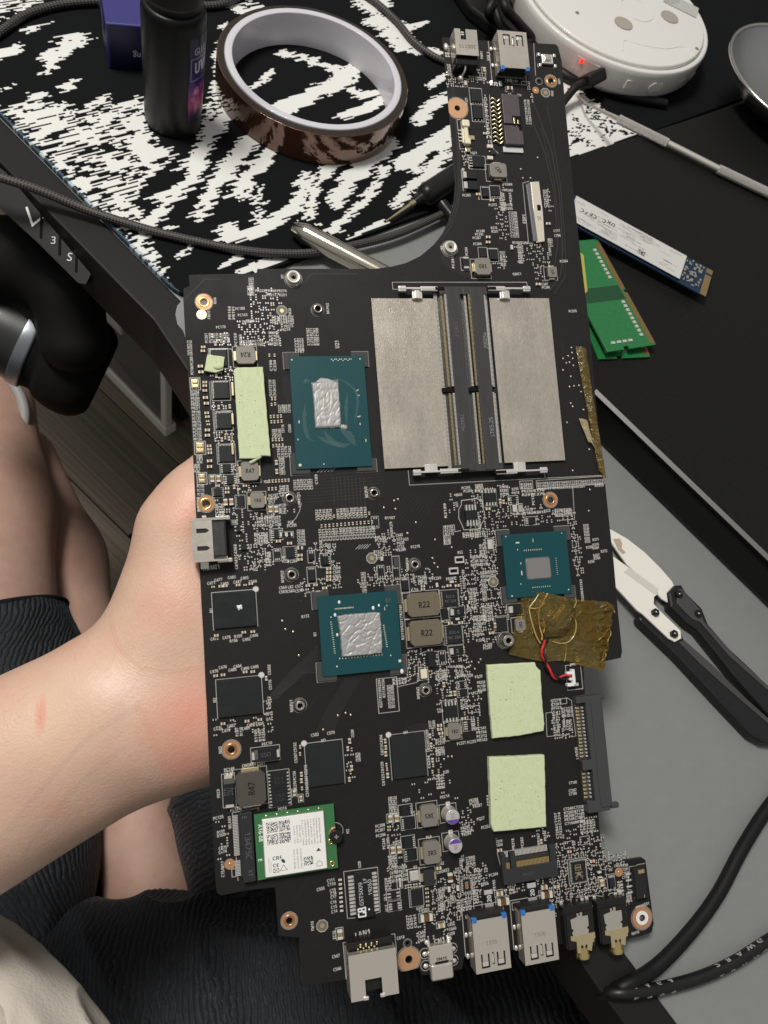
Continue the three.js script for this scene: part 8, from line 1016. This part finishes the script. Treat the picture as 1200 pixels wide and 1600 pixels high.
  const rib = dataTex(256, 256, (x, y) => { const k = .5 + .5 * Math.cos((x + 34 * (cloudN[y * 256 + x] - .5)) / 256 * Math.PI * 2 * 8); return Array(3).fill(.15 + .75 * k * k + .25 * (grainN[y * 256 + x] - .5)); }), ribMap = (a) => { const t = rib.clone(); t.wrapS = t.wrapT = THREE.RepeatWrapping; t.repeat.set(36, 36); t.rotation = a; t.needsUpdate = true; return t; };
  const ribCol = (a) => { const t = dataTex(256, 256, (x, y) => { const k = .5 + .5 * Math.cos((x + 34 * (cloudN[y * 256 + x] - .5)) / 256 * Math.PI * 2 * 8), n = grainN[y * 256 + x]; return [.012 + .024 * k * n, .0138 + .028 * k * n, .0168 + .034 * k * n]; }); t.repeat.set(36, 36); t.rotation = a; return t; };
  const shorts = (a) => phys([1, 1, 1], .75, 0, { map: ribCol(a), bumpMap: ribMap(a), bumpScale: 1.1e-3, sheen: .6, sheenRoughness: .4, sheenColor: lin(.26, .31, .38), side: THREE.DoubleSide });
  sleeve('shorts', [[-20, 975, .515, 118], [5, 1080, .505, 132], [20, 1200, .49, 138], [25, 1330, .475, 128], [10, 1480, .46, 120]], shorts(Math.PI / 2), { amp: .004, freq: 20 });
  mesh('hem', new THREE.TorusGeometry(1, .03, 10, 80), std([.008, .009, .011], .8), who, 1).visible = true;
  { const h = who.children[who.children.length - 1], c = D(-20, 975, .515), d = D(5, 1080, .505).sub(c).normalize(); h.position.copy(c); h.quaternion.setFromUnitVectors(V(0, 0, 1), d); h.scale.setScalar(px(119, .515)); }
  sleeve('shorts', [[105, 1170, .57, 62], [128, 1330, .57, 72], [160, 1500, .56, 85]], shorts(Math.PI / 2), { amp: .003, k: 3 });
  sleeve('shorts', [[420, 1090, .55, 150], [440, 1250, .53, 165], [455, 1400, .51, 155], [470, 1560, .5, 140]], shorts(.2), { amp: .005, k: 5 });
  sleeve('shorts', [[-140, 1640, .46, 190], [120, 1612, .45, 184], [330, 1606, .435, 186], [560, 1612, .43, 190], [820, 1660, .43, 190], [1150, 1740, .45, 170]], shorts(.25), { seg: 260, amp: .007, k: 9 });
  const shirtMat = phys([.60, .55, .48], .85, 0, { bumpMap: rep(grainBump, 40), bumpScale: 2e-4, sheen: .3, sheenColor: lin(.5), side: THREE.DoubleSide });
  sleeve('shirt', [[-180, 1480, .31, 90], [-60, 1560, .30, 105], [60, 1690, .29, 105], [140, 1830, .28, 100]], shirtMat, { amp: .006, freq: 18 });
  sleeve('shirt', [[-200, 1560, .285, 80], [-80, 1660, .275, 95], [10, 1780, .265, 95]], shirtMat, { amp: .005, freq: 20, k: 4 });
}
finishAtlas();
renderer.render(scene, camera);
